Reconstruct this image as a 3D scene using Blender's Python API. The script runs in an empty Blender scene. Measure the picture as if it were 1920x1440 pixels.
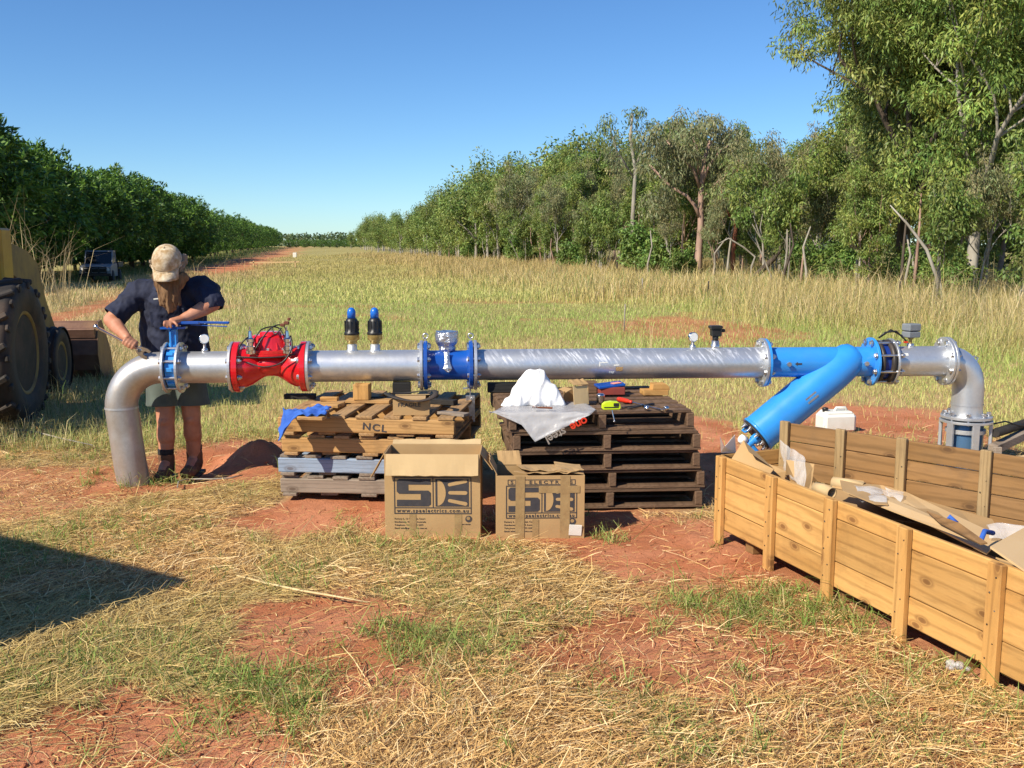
import bpy, bmesh, math, random
import numpy as np
from mathutils import Vector, Matrix, Euler, Quaternion, noise as mnoise

# ------------------------------------------------------------------ camera, sky, sun, exposure
SC = bpy.context.scene
COL = SC.collection
FPX = 1866.67; PITCH = math.atan(260 / FPX); EYE = 1.6
cam_d = bpy.data.cameras.new('camera'); cam = bpy.data.objects.new('camera', cam_d); COL.objects.link(cam)
cam_d.sensor_width = 36; cam_d.lens = 35.0; cam_d.clip_start = 0.05; cam_d.clip_end = 6000
cam.location = (0, 0, EYE); cam.rotation_euler = (math.pi / 2 - PITCH, 0, 0)
SC.camera = cam

SUN = Vector((0.75, 0.64, -0.80)).normalized()          # direction the light travels
elev = math.asin(-SUN.z)
world = bpy.data.worlds.new('World'); SC.world = world; world.use_nodes = True
nt = world.node_tree; nt.nodes.clear()
sky = nt.nodes.new('ShaderNodeTexSky'); sky.sky_type = 'NISHITA'; sky.sun_disc = False
sky.sun_elevation = elev
sky.sun_rotation = math.atan2(-SUN.x, -SUN.y)
sky.air_density = 0.85; sky.dust_density = 0.1; sky.ozone_density = 3.0; sky.altitude = 100
bg = nt.nodes.new('ShaderNodeBackground'); bg.inputs[1].default_value = 0.09
wo = nt.nodes.new('ShaderNodeOutputWorld')
hs = nt.nodes.new('ShaderNodeHueSaturation'); hs.inputs['Hue'].default_value = .503; hs.inputs['Saturation'].default_value = 1.12; hs.inputs['Value'].default_value = 1.0
ml = nt.nodes.new('ShaderNodeVectorMath'); ml.operation = 'MULTIPLY'; ml.inputs[1].default_value = (.78, 1.0, 1.16)
nt.links.new(sky.outputs[0], hs.inputs['Color']); nt.links.new(hs.outputs[0], ml.inputs[0]); nt.links.new(ml.outputs[0], bg.inputs[0]); nt.links.new(bg.outputs[0], wo.inputs[0])
sun_d = bpy.data.lights.new('sun', 'SUN'); sun_d.energy = 4.9; sun_d.angle = math.radians(0.53); sun_d.color = (1.0, 0.90, 0.73)
sun = bpy.data.objects.new('sun', sun_d); COL.objects.link(sun)
sun.rotation_euler = SUN.to_track_quat('-Z', 'Y').to_euler(); sun.location = (-20, -20, 30)
SC.view_settings.view_transform = 'Standard'; SC.view_settings.look = 'None'
SC.view_settings.exposure = 0.48; SC.view_settings.gamma = 1.0
SC.render.engine = 'CYCLES'
SC.cycles.max_bounces = 6; SC.cycles.diffuse_bounces = 3; SC.cycles.glossy_bounces = 3
SC.cycles.transmission_bounces = 4; SC.cycles.transparent_max_bounces = 8; SC.cycles.use_denoising = True

# ------------------------------------------------------------------ measuring helpers (used only to find world positions)
def ray(px, py):
    cx = (px - 960) / FPX; cy = (720 - py) / FPX
    return Vector((cx, math.cos(PITCH) + cy * math.sin(PITCH), -math.sin(PITCH) + cy * math.cos(PITCH)))
def gr(px, py, z=0.0):
    d = ray(px, py); t = (z - EYE) / d.z
    return Vector((0, 0, EYE)) + d * t
def at(px, py, Y):
    d = ray(px, py); return Vector((0, 0, EYE)) + d * (Y / d.y)
def V(*a): return Vector(a)
def R(d): return math.radians(d)

# ------------------------------------------------------------------ materials
def newmat(name):
    m = bpy.data.materials.new(name); m.use_nodes = True
    n = m.node_tree; n.nodes.clear()
    out = n.nodes.new('ShaderNodeOutputMaterial')
    return m, n, out
def N(n, t, **kw):
    x = n.nodes.new(t)
    for k, v in kw.items():
        if k.startswith('i_'):
            x.inputs[k[2:].replace('_', ' ')].default_value = v
        else: setattr(x, k, v)
    return x
def L(n, a, b): n.links.new(a, b)
def mixc(n, fac, a, b, mode='MIX'):
    x = n.nodes.new('ShaderNodeMix'); x.data_type = 'RGBA'; x.blend_type = mode
    for s, v in ((x.inputs[0], fac), (x.inputs[6], a), (x.inputs[7], b)):
        if hasattr(v, 'links'): n.links.new(v, s)
        elif isinstance(v, (int, float)): s.default_value = v if s.type == 'VALUE' else (v, v, v, 1)
        else: s.default_value = (*v[:3], 1)
    return x.outputs[2]
def coords(n, stretch=(1, 1, 1), rot=(0, 0, 0)):
    tc = n.nodes.new('ShaderNodeTexCoord'); mp = n.nodes.new('ShaderNodeMapping')
    mp.inputs['Scale'].default_value = stretch; mp.inputs['Rotation'].default_value = rot
    n.links.new(tc.outputs['Object'], mp.inputs[0]); return mp.outputs[0]
def noise_(n, vec, scale, detail=4, rough=.55, dist=0):
    t = n.nodes.new('ShaderNodeTexNoise'); t.inputs['Scale'].default_value = scale
    t.inputs['Detail'].default_value = detail; t.inputs['Roughness'].default_value = rough
    t.inputs['Distortion'].default_value = dist
    n.links.new(vec, t.inputs['Vector']); return t.outputs[0]
def ramp(n, fac, *stops):
    r = n.nodes.new('ShaderNodeValToRGB')
    el = r.color_ramp.elements
    while len(el) < len(stops): el.new(0.5)
    for e, (p, c) in zip(el, stops):
        e.position = p; e.color = (c, c, c, 1) if isinstance(c, (int, float)) else (*c[:3], 1)
    n.links.new(fac, r.inputs[0]); return r.outputs[0]
def island(n, lo, hi):
    g = n.nodes.new('ShaderNodeNewGeometry')
    mr = n.nodes.new('ShaderNodeMapRange'); mr.inputs[3].default_value = lo; mr.inputs[4].default_value = hi
    n.links.new(g.outputs['Random Per Island'], mr.inputs[0]); return mr.outputs[0]
def mulv(n, col, val):
    x = n.nodes.new('ShaderNodeVectorMath'); x.operation = 'SCALE'
    n.links.new(col, x.inputs[0]); n.links.new(val, x.inputs['Scale']); return x.outputs[0]
def bump_(n, h, strength, dist=0.01):
    b = n.nodes.new('ShaderNodeBump'); b.inputs['Strength'].default_value = strength; b.inputs['Distance'].default_value = dist
    n.links.new(h, b.inputs['Height']); return b.outputs[0]

def pm(name, c1, c2=None, scale=8, rough=.6, metal=0.0, bump=0.0, stretch=(1, 1, 1), isl=None, dirt=None, dirt_amt=.5, rough2=None, spec=.5, coat=0, transl=0):
    """general painted / cloth / metal surface: two-tone noise, dirt patches, bump"""
    m, n, out = newmat(name)
    co = coords(n, stretch)
    b = N(n, 'ShaderNodeBsdfPrincipled')
    b.inputs['Roughness'].default_value = rough; b.inputs['Metallic'].default_value = metal
    b.inputs['Specular IOR Level'].default_value = spec; b.inputs['Coat Weight'].default_value = coat
    nz = noise_(n, co, scale, 5)
    c2 = c2 or tuple(v * .75 for v in c1)
    col = mixc(n, ramp(n, nz, (.35, 0.0), (.65, 1.0)), c1, c2)
    if dirt:
        nd = noise_(n, co, scale * .35, 8, .7)
        col = mixc(n, ramp(n, nd, (.48, 0.0), (.72, dirt_amt)), col, dirt)
    if isl: col = mulv(n, col, island(n, *isl))
    L(n, col, b.inputs['Base Color'])
    if rough2 is not None:
        L(n, ramp(n, nz, (.3, rough), (.7, rough2)), b.inputs['Roughness'])
    if bump: L(n, bump_(n, noise_(n, co, scale * 3, 6, .6), bump), b.inputs['Normal'])
    sh = b.outputs[0]
    if transl:
        t = N(n, 'ShaderNodeBsdfTranslucent'); L(n, col, t.inputs[0])
        mx = N(n, 'ShaderNodeMixShader'); mx.inputs[0].default_value = transl
        L(n, sh, mx.inputs[1]); L(n, t.outputs[0], mx.inputs[2]); sh = mx.outputs[0]
    L(n, sh, out.inputs[0]); return m

def wood(name, c1, c2, dark, axis='x', knots=True, rough=.7, isl=(.75, 1.15), grime=.35, gcol=(.06, .05, .04), ring=9.0):
    m, n, out = newmat(name)
    st = {'x': (.12, 1, 1), 'y': (1, .12, 1), 'z': (1, 1, .12)}[axis]
    g = n.nodes.new('ShaderNodeNewGeometry'); tc = n.nodes.new('ShaderNodeTexCoord')
    sc = n.nodes.new('ShaderNodeVectorMath'); sc.operation = 'SCALE'; sc.inputs[0].default_value = (7.3, 5.1, 9.7)
    n.links.new(g.outputs['Random Per Island'], sc.inputs['Scale'])
    ad = n.nodes.new('ShaderNodeVectorMath'); ad.operation = 'ADD'
    n.links.new(tc.outputs['Object'], ad.inputs[0]); n.links.new(sc.outputs[0], ad.inputs[1])
    mp = n.nodes.new('ShaderNodeMapping'); mp.inputs['Scale'].default_value = st; n.links.new(ad.outputs[0], mp.inputs[0])
    co = mp.outputs[0]
    nz = noise_(n, co, 7, 3, .5, .6)
    w = n.nodes.new('ShaderNodeTexWave'); w.wave_type = 'RINGS'; w.rings_direction = axis.upper() if axis != 'x' else 'X'
    w.inputs['Scale'].default_value = ring * 1.7; w.inputs['Distortion'].default_value = 6.5; w.inputs['Detail'].default_value = 3
    w.inputs['Detail Scale'].default_value = 1.2
    n.links.new(co, w.inputs['Vector'])
    col = mixc(n, ramp(n, nz, (.3, 0.0), (.7, 1.0)), c1, c2)
    col = mixc(n, ramp(n, w.outputs[1], (.0, .55), (.10, .30), (.28, 0.0)), col, tuple(v * .62 for v in c2))
    fine = noise_(n, co, 60, 3, .6)
    col = mixc(n, ramp(n, fine, (.5, 0.0), (.8, .35)), col, dark)
    if knots:
        sp = n.nodes.new('ShaderNodeSeparateXYZ'); n.links.new(ad.outputs[0], sp.inputs[0]); cb = n.nodes.new('ShaderNodeCombineXYZ')
        mu = n.nodes.new('ShaderNodeMath'); mu.operation = 'MULTIPLY'; mu.inputs[1].default_value = .5; n.links.new(sp.outputs[{'x': 0, 'y': 1, 'z': 2}[axis]], mu.inputs[0])
        n.links.new(mu.outputs[0], cb.inputs[0]); n.links.new(sp.outputs[{'x': 2, 'y': 0, 'z': 0}[axis]], cb.inputs[1])
        v = n.nodes.new('ShaderNodeTexVoronoi'); v.voronoi_dimensions = '2D'; v.inputs['Scale'].default_value = 6.5
        n.links.new(cb.outputs[0], v.inputs['Vector'])
        col = mixc(n, ramp(n, v.outputs[0], (.035, 1.0), (.065, .85), (.08, .25), (.105, .6), (.16, 0.0)), col, tuple((p + q * .3) / 1.3 for p, q in zip(dark, c2)))
    nd = noise_(n, tc.outputs['Object'], 3.3, 8, .72)
    col = mixc(n, ramp(n, nd, (.5, 0.0), (.75, grime)), col, gcol)
    col = mulv(n, col, island(n, *isl))
    b = N(n, 'ShaderNodeBsdfPrincipled'); b.inputs['Roughness'].default_value = rough; b.inputs['Specular IOR Level'].default_value = .25
    L(n, col, b.inputs['Base Color']); L(n, bump_(n, fine, .35, .004), b.inputs['Normal'])
    L(n, b.outputs[0], out.inputs[0]); return m

def galv(name, scuff=False, dust=.35):
    m, n, out = newmat(name)
    co = coords(n)
    b = N(n, 'ShaderNodeBsdfPrincipled'); b.inputs['Metallic'].default_value = .78
    big = noise_(n, co, 5, 6, .6); fine = noise_(n, co, 34, 5, .6)
    v = n.nodes.new('ShaderNodeTexVoronoi'); v.inputs['Scale'].default_value = 60; n.links.new(co, v.inputs['Vector'])
    col = mixc(n, ramp(n, big, (.3, 0.0), (.7, 1.0)), (.72, .74, .77), (.50, .52, .55))
    col = mixc(n, ramp(n, v.outputs['Color'], (.2, 0.0), (.9, .22)), col, (.80, .82, .85))
    rg = ramp(n, big, (.3, .36), (.7, .52))
    if scuff:
        co2 = coords(n, (1, 1, 1), (0, R(-52), 0))
        mp = n.nodes.new('ShaderNodeMapping'); mp.inputs['Scale'].default_value = (1.1, 2, 11); n.links.new(co2, mp.inputs[0])
        s1 = noise_(n, mp.outputs[0], 4.6, 5, .7)
        gate = noise_(n, co, 3.1, 3, .5)
        mk = n.nodes.new('ShaderNodeMath'); mk.operation = 'MULTIPLY'
        L(n, ramp(n, s1, (.51, 0.0), (.58, 1.0)), mk.inputs[0]); L(n, ramp(n, gate, (.35, .2), (.52, 1.0)), mk.inputs[1])
        sx = n.nodes.new('ShaderNodeSeparateXYZ'); tc = n.nodes.new('ShaderNodeTexCoord'); L(n, tc.outputs['Object'], sx.inputs[0])
        up = n.nodes.new('ShaderNodeMapRange'); up.inputs[1].default_value = -.02; up.inputs[2].default_value = .05
        L(n, sx.outputs[2], up.inputs[0])
        mk2 = n.nodes.new('ShaderNodeMath'); mk2.operation = 'MULTIPLY'; L(n, mk.outputs[0], mk2.inputs[0]); L(n, up.outputs[0], mk2.inputs[1])
        col = mixc(n, mk2.outputs[0], col, (.86, .88, .92))
        rg = mixc(n, mk2.outputs[0], rg, (.62, .62, .62))
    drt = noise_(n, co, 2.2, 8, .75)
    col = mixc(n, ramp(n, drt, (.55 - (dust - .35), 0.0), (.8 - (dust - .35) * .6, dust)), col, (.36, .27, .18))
    L(n, col, b.inputs['Base Color']); L(n, rg, b.inputs['Roughness'])
    L(n, bump_(n, fine, .10, .006), b.inputs['Normal'])
    L(n, b.outputs[0], out.inputs[0]); return m

def attrmat(name, transl=.25, rough=.6, spec=.25, vmin=.75, vmax=1.2):
    """leaf / blade surface: colour from the 'col' attribute of each blade"""
    m, n, out = newmat(name)
    a = N(n, 'ShaderNodeAttribute', attribute_name='col')
    b = N(n, 'ShaderNodeBsdfPrincipled'); b.inputs['Roughness'].default_value = rough; b.inputs['Specular IOR Level'].default_value = spec
    col = a.outputs['Color']
    L(n, col, b.inputs['Base Color'])
    t = N(n, 'ShaderNodeBsdfTranslucent'); L(n, col, t.inputs[0])
    mx = N(n, 'ShaderNodeMixShader'); mx.inputs[0].default_value = transl
    L(n, b.outputs[0], mx.inputs[1]); L(n, t.outputs[0], mx.inputs[2]); L(n, mx.outputs[0], out.inputs[0]); return m

M = {}
M['galv'] = galv('galvanised steel'); M['galv_scuffed'] = galv('scuffed galvanised steel', True)
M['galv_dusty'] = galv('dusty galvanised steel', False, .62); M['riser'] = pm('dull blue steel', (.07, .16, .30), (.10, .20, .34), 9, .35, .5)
M['zinc'] = pm('zinc plated bolt', (.72, .72, .74), (.5, .5, .52), 40, .3, .9)
M['blue'] = pm('light blue epoxy', (.028, .26, .73), (.034, .29, .77), 6, .28, 0, .02, rough2=.36, coat=.3, dirt=(.25, .2, .15), dirt_amt=.12)
M['darkblue'] = pm('dark blue enamel', (.004, .07, .36), (.006, .085, .42), 6, .3, 0, .02, coat=.3, dirt=(.2, .15, .1), dirt_amt=.15)
M['navyband'] = pm('navy coupling', (.008, .03, .19), (.01, .04, .25), 8, .35)
M['red'] = pm('red enamel', (.60, .006, .014), (.68, .010, .018), 6, .22, 0, .02, coat=.4, dirt=(.2, .1, .06), dirt_amt=.12)
M['black'] = pm('black plastic', (.012, .012, .013), (.02, .02, .02), 20, .42)
M['rubber'] = pm('black rubber', (.018, .017, .016), (.04, .034, .03), 7, .75, 0, .2, dirt=(.16, .09, .05), dirt_amt=.5)
M['brass'] = pm('brass', (.44, .33, .12), (.36, .26, .09), 20, .38, .55)
M['capblue'] = pm('blue plastic cap', (.01, .12, .55), (.012, .14, .6), 9, .3, coat=.2)
M['foil'] = pm('silver foil tape', (.75, .75, .77), (.6, .6, .63), 20, .22, .9, .8)
M['grey'] = pm('grey plastic', (.20, .22, .24), (.17, .19, .21), 15, .45)
M['white'] = pm('white plastic', (.74, .74, .70), (.68, .68, .62), 6, .4, dirt=(.4, .25, .15), dirt_amt=.25)
M['cloth_white'] = pm('white cotton', (.84, .84, .84), (.80, .80, .82), 8, .9, 0, .2)
M['cloth_blue'] = pm('blue cloth', (.035, .13, .50), (.025, .09, .40), 9, .9, 0, .3)
M['chrome'] = pm('polished steel', (.75, .75, .76), (.6, .6, .62), 30, .18, 1.0)
M['glass'] = pm('gauge face', (.82, .83, .82), (.75, .76, .76), 30, .25)
M['card'] = pm('cardboard', (.44, .285, .13), (.40, .255, .115), 5, .85, 0, .12, dirt=(.22, .13, .06), dirt_amt=.35)
M['card_light'] = pm('cardboard inside', (.58, .42, .22), (.52, .37, .19), 5, .85, 0, .12, stretch=(1, 1, .2), dirt=(.35, .22, .1), dirt_amt=.3)
M['ink'] = pm('printing ink', (.035, .033, .04), (.05, .045, .05), 30, .8)
M['tape'] = pm('packing tape', (.36, .245, .115), (.29, .19, .09), 20, .3, 0, .15)
M['pine'] = wood('crate pine', (.62, .36, .125), (.50, .265, .08), (.15, .065, .025), 'x', True, isl=(.80, 1.12), grime=.45, gcol=(.2, .1, .04), ring=3.4)
M['pine_z'] = wood('crate pine post', (.64, .37, .13), (.53, .28, .085), (.15, .065, .025), 'z', True, isl=(.86, 1.12), grime=.22, gcol=(.2, .1, .04), ring=3.4)
M['pine_dull'] = wood('weathered crate pine', (.31, .175, .075), (.24, .13, .048), (.08, .04, .018), 'x', True, isl=(.82, 1.1), grime=.45, gcol=(.12, .08, .05), ring=3.4)
M['pine_dull_z'] = wood('weathered crate post', (.42, .30, .16), (.33, .22, .10), (.08, .05, .03), 'z', False, isl=(.85, 1.1), grime=.45, gcol=(.13, .10, .07))
M['ply'] = pm('smooth plywood sheet', (.60, .42, .22), (.56, .38, .19), 4, .6, 0, .04)
M['pal_new'] = wood('pallet timber', (.60, .36, .15), (.50, .28, .10), (.14, .07, .03), 'x', True, isl=(.8, 1.12), grime=.4)
M['pal_new_y'] = wood('pallet deck timber', (.55, .34, .16), (.45, .27, .12), (.14, .08, .04), 'y', True, isl=(.65, 1.15), grime=.5)
M['pal_grey'] = wood('weathered pallet timber', (.36, .30, .24), (.28, .22, .17), (.10, .07, .05), 'x', True, isl=(.85, 1.1), grime=.4)
M['pal_grey_y'] = wood('weathered pallet deck', (.34, .28, .22), (.26, .20, .15), (.10, .07, .05), 'y', True, isl=(.7, 1.1), grime=.4)
M['pal_blue'] = wood('blue painted pallet', (.33, .42, .55), (.26, .33, .44), (.12, .10, .10), 'x', True, isl=(.9, 1.1), grime=.4, gcol=(.2, .15, .1))
M['pal_dark'] = wood('dark hardwood pallet', (.23, .145, .09), (.165, .10, .062), (.03, .018, .012), 'x', True, isl=(.6, 1.35), grime=.4, gcol=(.16, .075, .035))
M['pal_dark_y'] = wood('dark hardwood stringer', (.24, .155, .10), (.17, .105, .065), (.03, .018, .012), 'y', True, isl=(.6, 1.35), grime=.4, gcol=(.16, .075, .035))
M['wood_dark'] = wood('charred black timber', (.03, .028, .027), (.02, .02, .02), (.01, .01, .01), 'x', False, isl=(.8, 1.3), grime=.3, gcol=(.1, .07, .05))
M['hose'] = M['rubber']
M['yellow'] = pm('machine yellow paint', (.52, .30, .02), (.42, .23, .02), 5, .45, 0, .08, dirt=(.10, .06, .03), dirt_amt=.75)
M['yellow_dull'] = pm('dull yellow steel', (.30, .20, .045), (.22, .14, .04), 5, .6, 0, .12, dirt=(.07, .045, .03), dirt_amt=.8)
M['rust_and_shade'] = pm('rusty bucket and shaded leg steel', (.24, .13, .09), (.16, .085, .06), 6, .55, .3, .25, dirt=(.34, .20, .08), dirt_amt=.5)
M['steel_dark'] = pm('greasy dark steel', (.04, .036, .034), (.07, .055, .045), 8, .5, .3, .2)
M['utewhite'] = pm('white vehicle paint', (.34, .35, .37), (.30, .31, .32), 4, .35, dirt=(.3, .18, .1), dirt_amt=.3)
M['window'] = pm('dark window glass', (.01, .012, .014), (.015, .016, .018), 4, .08)
M['skin'] = pm('skin', (.52, .25, .155), (.43, .18, .105), 14, .5, 0, .08, spec=.4)
M['shirt'] = pm('navy work shirt', (.014, .020, .052), (.008, .011, .028), 7, .85, 0, .3)
M['shorts'] = pm('grey green shorts', (.10, .125, .11), (.075, .095, .085), 9, .9, 0, .3)
M['beard'] = pm('long brown beard', (.24, .135, .062), (.12, .062, .03), 30, .85, 0, .9, stretch=(1, 1, .12))
M['hair'] = pm('grey hair', (.34, .27, .20), (.20, .15, .10), 30, .85, 0, .9, stretch=(1, 1, .15))
M['capcloth'] = pm('sun bleached cap', (.66, .57, .42), (.38, .25, .12), 26, .9, 0, .3, dirt=(.24, .13, .05), dirt_amt=1.0)
M['boot'] = pm('dusty leather boot', (.16, .075, .035), (.10, .045, .022), 14, .75, 0, .3, dirt=(.35, .15, .06), dirt_amt=.6)
M['sock'] = pm('dark sock', (.02, .018, .02), (.03, .026, .025), 30, .95, 0, .4)
M['orange'] = pm('red orange plastic', (.62, .04, .015), (.55, .03, .01), 9, .35)
M['lime'] = pm('fluorescent yellow plastic', (.62, .80, .02), (.55, .74, .02), 9, .35)
M['bark_pink'] = pm('pink gum bark', (.46, .31, .24), (.28, .17, .13), 3.2, .85, 0, .5, stretch=(1, 1, .35), dirt=(.10, .06, .05), dirt_amt=.6)
M['bark_pale'] = pm('pale gum bark', (.40, .37, .32), (.24, .21, .17), 3.2, .85, 0, .5, stretch=(1, 1, .35), dirt=(.10, .08, .06), dirt_amt=.6)
M['bark_dark'] = pm('dark bark', (.10, .075, .055), (.055, .04, .03), 4, .9, 0, .7, stretch=(1, 1, .35), isl=None)
M['bark_red'] = pm('red bark', (.26, .09, .045), (.14, .05, .03), 4, .9, 0, .6, stretch=(1, 1, .3))
M['leaf'] = attrmat('gum leaves', .22, .5, .35)
M['mango'] = attrmat('mango leaves', .12, .5, .35)
M['blade'] = attrmat('grass blades', .25, .65, .2)
M['straw'] = attrmat('straw strands', .10, .55, .3)

# ------------------------------------------------------------------ mesh building
class MB:
    def __init__(s): s.v = []; s.f = []; s.mi = []; s.sm = []
    def add(s, vs, fs, mi=0, smooth=False):
        o = len(s.v); s.v += [Vector(p) for p in vs]
        for f in fs: s.f.append([i + o for i in f]); s.mi.append(mi); s.sm.append(smooth)
        return s
    def box(s, c, d, rot=None, mi=0, bev=0.0, jit=0.0):
        """chamfered box: centre c, dimensions d, rot = Matrix/Euler"""
        hx, hy, hz = d[0] / 2, d[1] / 2, d[2] / 2
        b = min(bev, hx * .9, hy * .9, hz * .9)
        rm = rot.to_matrix() if isinstance(rot, Euler) else (rot if rot is not None else Matrix.Identity(3))
        c = Vector(c)
        if b <= 0:
            vs = [Vector((x * hx, y * hy, z * hz)) for x in (-1, 1) for y in (-1, 1) for z in (-1, 1)]
            fs = [(0, 1, 3, 2), (4, 6, 7, 5), (0, 4, 5, 1), (2, 3, 7, 6), (0, 2, 6, 4), (1, 5, 7, 3)]
        else:
            vs = []; idx = {}
            for x in (-1, 1):
                for y in (-1, 1):
                    for z in (-1, 1):
                        for a in range(3):
                            p = [x * hx, y * hy, z * hz]
                            for k in range(3):
                                if k != a: p[k] -= b * (x, y, z)[k]
                            idx[(x, y, z, a)] = len(vs); vs.append(Vector(p))
            fs = []
            S = (-1, 1)
            for a in range(3):
                o = [k for k in range(3) if k != a]
                for sg in S:
                    q = []
                    for (u, w) in ((-1, -1), (1, -1), (1, 1), (-1, 1)):
                        k = [0, 0, 0]; k[a] = sg; k[o[0]] = u; k[o[1]] = w; q.append(idx[(*k, a)])
                    fs.append(q)
            for a in range(3):          # edges parallel to axis a
                o = [k for k in range(3) if k != a]
                for u in S:
                    for w in S:
                        q = []
                        for (e, ax) in ((-1, o[0]), (1, o[0]), (1, o[1]), (-1, o[1])):
                            k = [0, 0, 0]; k[a] = e; k[o[0]] = u; k[o[1]] = w; q.append(idx[(*k, ax)])
                        fs.append(q)
            for x in S:
                for y in S:
                    for z in S: fs.append([idx[(x, y, z, a)] for a in range(3)])
        if jit: vs = [p + Vector((random.uniform(-jit, jit), random.uniform(-jit, jit), random.uniform(-jit, jit))) for p in vs]
        return s.add([rm @ p + c for p in vs], fs, mi)
    def bar(s, a, b, w, h, mi=0, bev=0.0, up=(0, 0, 1)):
        a, b = Vector(a), Vector(b); x = (b - a); ln = x.length; x.normalize()
        z = Vector(up); y = z.cross(x); 
        if y.length < 1e-4: y = Vector((0, 1, 0))
        y.normalize(); z = x.cross(y)
        return s.box((a + b) / 2, (ln, w, h), Matrix((x, y, z)).transposed(), mi, bev)
    def tube(s, pts, rad, n=12, mi=0, smooth=True, cap=True, closed=False):
        pts = [Vector(p) for p in pts]
        rs = rad if isinstance(rad, (list, tuple)) else [rad] * len(pts)
        k = len(pts); tang = []
        for i in range(k):
            if closed: t = pts[(i + 1) % k] - pts[i - 1]
            else: t = pts[min(i + 1, k - 1)] - pts[max(i - 1, 0)]
            if t.length < 1e-9: t = Vector((0, 0, 1))
            tang.append(t.normalized())
        ref = Vector((0, 0, 1)) if abs(tang[0].z) < .9 else Vector((1, 0, 0))
        u = tang[0].cross(ref).normalized(); vs = []; 
        for i in range(k):
            u = (u - tang[i] * u.dot(tang[i])).normalized(); w = tang[i].cross(u)
            for j in range(n):
                a = 2 * math.pi * j / n
                vs.append(pts[i] + (u * math.cos(a) + w * math.sin(a)) * rs[i])
        fs = []
        for i in range(k if closed else k - 1):
            i2 = (i + 1) % k
            for j in range(n):
                j2 = (j + 1) % n
                fs.append((i * n + j, i * n + j2, i2 * n + j2, i2 * n + j))
        s.add(vs, fs, mi, smooth)
        if cap and not closed:
            o = len(s.v) - len(vs)
            s.f.append([o + j for j in range(n)][::-1]); s.mi.append(mi); s.sm.append(False)
            s.f.append([o + (k - 1) * n + j for j in range(n)]); s.mi.append(mi); s.sm.append(False)
        return s
    def lathe(s, prof, origin=(0, 0, 0), axis=(0, 0, 1), n=24, mi=0, smooth=True, cap=True, sq=None):
        """prof: list of (r, h) along axis. Hard edges: repeat a point"""
        ax = Vector(axis).normalized(); o = Vector(origin)
        ref = Vector((0, 0, 1)) if abs(ax.z) < .9 else Vector((1, 0, 0))
        u = ax.cross(ref).normalized(); w = ax.cross(u); vs = []; 
        for r, h in prof:
            for j in range(n):
                a = 2 * math.pi * (j + .5) / n
                vs.append(o + ax * h + (u * math.cos(a) + w * math.sin(a)) * r)
        fs = []; sm = []
        for i in range(len(prof) - 1):
            if prof[i] == prof[i + 1]: continue
            for j in range(n):
                j2 = (j + 1) % n; fs.append((i * n + j, i * n + j2, (i + 1) * n + j2, (i + 1) * n + j))
        s.add(vs, fs, mi, smooth)
        if cap:
            b0 = len(s.v) - len(vs)
            for q, rev in ((0, True), (len(prof) - 1, False)):
                if prof[q][0] > 1e-4:
                    l = [b0 + q * n + j for j in range(n)]
                    s.f.append(l[::-1] if rev else l); s.mi.append(mi); s.sm.append(False)
        return s
    def cyl(s, a, b, r, n=16, mi=0, r2=None, smooth=True):
        a, b = Vector(a), Vector(b); h = (b - a).length; r2 = r if r2 is None else r2
        return s.lathe([(r, 0), (r, 0), (r2, h), (r2, h)], a, b - a, n, mi, smooth)
    def ring(s, c, axis, ro, ri, th, n=32, mi=0):
        """flat washer: outer ro, inner ri, thickness th, centred"""
        e = min(th * .12, .0025)
        return s.lathe([(ri, -th / 2), (ri, -th / 2), (ro - e, -th / 2), (ro, -th / 2 + e), (ro, -th / 2 + e), (ro, th / 2 - e), (ro, th / 2 - e), (ro - e, th / 2), (ri, th / 2), (ri, th / 2)], c, axis, n, mi, False, cap=False)
    def sphere(s, c, r, n=12, mi=0, sc=(1, 1, 1), rot=None):
        c = Vector(c); rm = rot.to_matrix() if isinstance(rot, Euler) else (rot or Matrix.Identity(3)); vs = []; fs = []; m = max(4, n // 2 + 1)
        for i in range(1, m):
            t = math.pi * i / m
            for j in range(n):
                a = 2 * math.pi * j / n
                vs.append(rm @ Vector((r * sc[0] * math.sin(t) * math.cos(a), r * sc[1] * math.sin(t) * math.sin(a), r * sc[2] * math.cos(t))) + c)
        top = len(vs); vs.append(rm @ Vector((0, 0, r * sc[2])) + c); vs.append(rm @ Vector((0, 0, -r * sc[2])) + c)
        for i in range(m - 2):
            for j in range(n):
                j2 = (j + 1) % n; fs.append((i * n + j, (i + 1) * n + j, (i + 1) * n + j2, i * n + j2))
        for j in range(n):
            j2 = (j + 1) % n; fs.append((top, j, j2)); fs.append((top + 1, (m - 2) * n + j2, (m - 2) * n + j))
        return s.add(vs, fs, mi, True)
    def caps(s, a, b, ra, rb, n=14, mi=0):
        """capsule with two radii"""
        a, b = Vector(a), Vector(b); d = b - a; h = d.length; pr = []
        for i in range(5): t = math.pi / 2 * i / 4; pr.append((max(ra * math.sin(t), 1e-4), -ra * math.cos(t)))
        for i in range(5): t = math.pi / 2 * i / 4; pr.append((max(rb * math.cos(t), 1e-4), h + rb * math.sin(t)))
        return s.lathe(pr, a, d, n, mi, True, cap=True)
    def prism(s, poly, origin, ux, uy, th, mi=0):
        """extrude polygon (2D list) in plane ux,uy by +-th/2 along the normal"""
        o = Vector(origin); ux = Vector(ux).normalized(); uy = Vector(uy); uy = (uy - ux * uy.dot(ux)).normalized(); nn = ux.cross(uy)
        k = len(poly); vs = [o + ux * x + uy * y - nn * th / 2 for x, y in poly] + [o + ux * x + uy * y + nn * th / 2 for x, y in poly]
        fs = [list(range(k))[::-1], list(range(k, 2 * k))] + [(i, (i + 1) % k, k + (i + 1) % k, k + i) for i in range(k)]
        return s.add(vs, fs, mi)
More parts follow.
